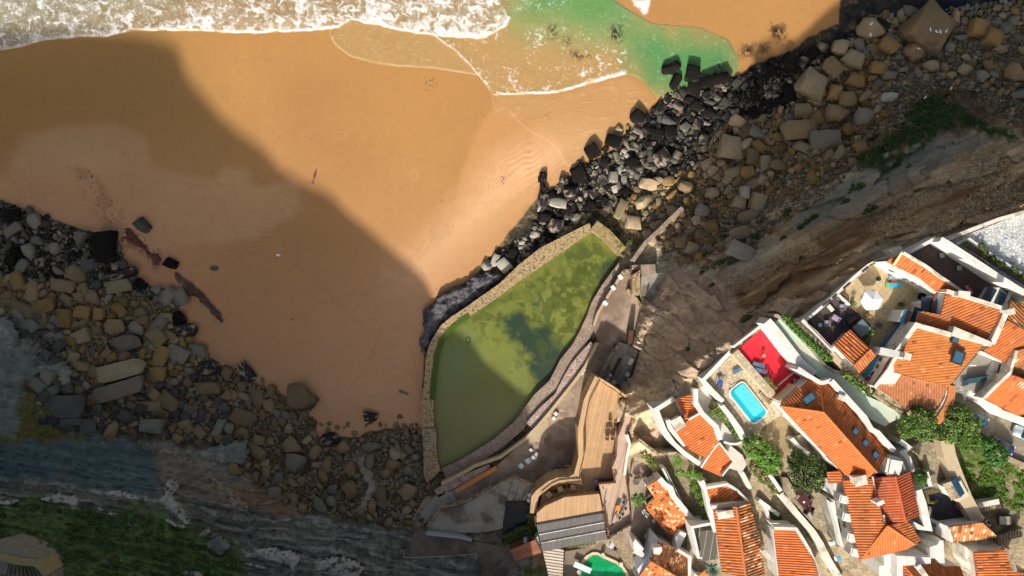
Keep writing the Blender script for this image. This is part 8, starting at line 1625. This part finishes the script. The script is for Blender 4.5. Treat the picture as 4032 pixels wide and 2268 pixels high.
person('person in purple walking alone on the beach with a long shadow', 'F 788,461', .02, .6, (.16, .07, .14), (.10, .06, .12)); person('person in black and white standing on the lower shaded beach', 'F 741,803', .02, 1.2, (.02, .02, .02), (.75, .75, .75), step=.1)
person('person with a pale top at the corner of the sun deck', 'n 1735,655', 8, 2.2, (.7, .6, .6), (.08, .05, .06)); person('person in black at the lower end of the upper deck', 'o 1637,785', 10, .4, (.015, .015, .015), (.02, .02, .02)); person('person in white and black resting on the brown rock slope', 'y 310,885', gz(*T('y 310,885')[0])+.25, .8, (.75, .75, .75), (.02, .02, .02))
person('person in a black top beside the tavern wall', 'o 1868,155', 11.2, .3, (.015, .015, .02), (.05, .05, .07))
GW = mat('gull_white', (.8, .8, .8)); gm_ = None
def gull(sp, lb, zoff=2.6, rz=0):
    global gm_
    q = T(sp)[0]; p = W(q[0], q[1], gz(*q)+zoff)
    if gm_ is None:
        bm = bmesh.new(); bmesh.ops.create_icosphere(bm, subdivisions=2, radius=.5, matrix=Matrix.Diagonal((.62, .26, .24, 1))); bmesh.ops.create_icosphere(bm, subdivisions=1, radius=.09, matrix=Matrix.Translation((.32, 0, .13))); bmesh.ops.create_cone(bm, cap_ends=True, segments=5, radius1=.03, radius2=.005, depth=.14, matrix=Matrix.Translation((.44, 0, .12)) @ Matrix.Rotation(1.57, 4, 'Y')); box_bm(bm, (-.36, 0, .02), (.2, .12, .03)); box_bm(bm, (-.05, .13, .05), (.42, .05, .1)); box_bm(bm, (-.05, -.13, .05), (.42, .05, .1))
        gm_ = bpy.data.meshes.new('gull'); bm.to_mesh(gm_); bm.free(); gm_.materials.append(GW)
    o = bpy.data.objects.new('gull', gm_); o.location = p; o.rotation_euler = (0, 0, rz); COL.objects.link(o); tag(o, lb, 'gull', 'white gulls on the rocks')
for sp, z_, lb in (('t 1425,180', 4.4, 'gull on the top corner of the biggest pale block'), ('t 1418,262', 4.4, 'gull on the lower edge of the biggest pale block'), ('t 1870,222', 5.2, 'leftmost gull on the huge pointed rock'), ('t 1916,238', 5, 'second gull from left on the huge pointed rock'), ('t 1945,240', 5, 'third gull from left on the huge pointed rock'), ('t 1990,232', 5, 'rightmost gull on the huge pointed rock'), ('t 1778,367', 3, 'gull on the brown rock below the pointed one'), ('t 2025,668', .6, 'lone gull on the scree above the green scrub'), ('t 1830,735', .6, 'gull at the upper tip of the green scrub')): gull(sp, lb, z_, random.uniform(0, 6))
for sp, z_, w2_, lb in (('r 1760,885', .6, 1.5, 'red and white warning board on the dark left slope'), ('y 560,525', .7, 1.5, 'red and white warning board on the brown right slope')):
    q = T(sp)[0]; p = W(q[0], q[1], gz(*q)+z_); E = empty('warning_sign', p, lb, 'sign'); rz = -.75 if 'left' in lb else .95
    box('board', p, (w2_, .75, .06), M_plastic, E, rz=rz, rx=.3); box('red_panel', p+Vector((0, 0, .05)), (w2_*.9, .42, .05), mat('sign_red', (.6, .03, .05)) if 'sign_red' not in bpy.data.materials else bpy.data.materials['sign_red'], E, rz=rz, rx=.3)
    for k in range(5): qq = Matrix.Rotation(rz, 3, 'Z') @ Vector(((k-2)*.24, 0, 0)); box('mark', p+qq+Vector((0, 0, .085)), (.12, .2, .02), bpy.data.materials['pale_linen'] if k % 2 else bpy.data.materials['orange_plastic'], E, rz=rz, rx=.3)
    cyl('post', p-Vector((0, 0, .4)), .05, .8, M_dark, E, 8)
for sp, lb, m_, s_ in (('s 2102,475', 'small white scrap lying on the wet sand', M_plastic, .45), ('s 1617,580', 'small dark stone alone on the sand', BM['dark'], .8)):
    p = P(sp, .06); rough_slab('beach_scrap', [p+Vector((s_*math.cos(a)*1.2, s_*math.sin(a)*.7, 0)) for a in (0, 1, 2, 3, 4, 5)], .25, 0, m_, lb, 'scrap', .4, grid=.08, dome=.1)
# the ground keeps clear of everything built flat upon it
g = bpy.data.objects['cliff_ground'].data; n = len(g.vertices); co_ = np.empty(n*3, np.float32); g.vertices.foreach_get('co', co_); co_ = co_.reshape(-1, 3)
for pg, zt in PLATS:
    xs = [p[0] for p in pg]; ys = [p[1] for p in pg]
    c = (co_[:, 0] > min(xs)) & (co_[:, 0] < max(xs)) & (co_[:, 1] > min(ys)) & (co_[:, 1] < max(ys)) & (co_[:, 2] > zt-.25)
    k = np.nonzero(c)[0]
    if len(k):
        k = k[inpoly(co_[k, 0], co_[k, 1], pg)]; co_[k, 2] = zt-.25
g.vertices.foreach_set('co', co_.ravel()); g.update()
# ------------------------------------------------------------------ camera, sun, sky
cam = bpy.data.cameras.new('Camera'); cam.sensor_width = 36; cam.lens = 36/(2*TX); cam.clip_end = 2000; cam.clip_start = .5
co = bpy.data.objects.new('Camera', cam); co.location = (0, 0, H); COL.objects.link(co); scene.camera = co
sun = bpy.data.lights.new('Sun', 'SUN'); sun.energy = 4.3; sun.angle = math.radians(1.2); sun.color = (1, .93, .82)
so = bpy.data.objects.new('Sun', sun); COL.objects.link(so)
d = Vector((SD.x*math.cos(EL), SD.y*math.cos(EL), math.sin(EL))); so.rotation_euler = d.to_track_quat('Z', 'Y').to_euler()
w = bpy.data.worlds.new('World'); scene.world = w; w.use_nodes = True; nt = w.node_tree
sky = nt.nodes.new('ShaderNodeTexSky'); sky.sky_type = 'NISHITA'; sky.sun_disc = False; sky.sun_elevation = EL; sky.sun_rotation = math.atan2(d.x, d.y)
sky.dust_density = 5; sky.ozone_density = .4; sky.air_density = .7
bg = nt.nodes['Background']; bg.inputs['Strength'].default_value = .092
hs = nt.nodes.new('ShaderNodeHueSaturation'); hs.inputs['Saturation'].default_value = .6; nt.links.new(sky.outputs[0], hs.inputs['Color']); nt.links.new(hs.outputs[0], bg.inputs[0])
scene.view_settings.view_transform = 'Standard'; scene.view_settings.look = 'None'; scene.view_settings.exposure = .47; scene.view_settings.gamma = 1
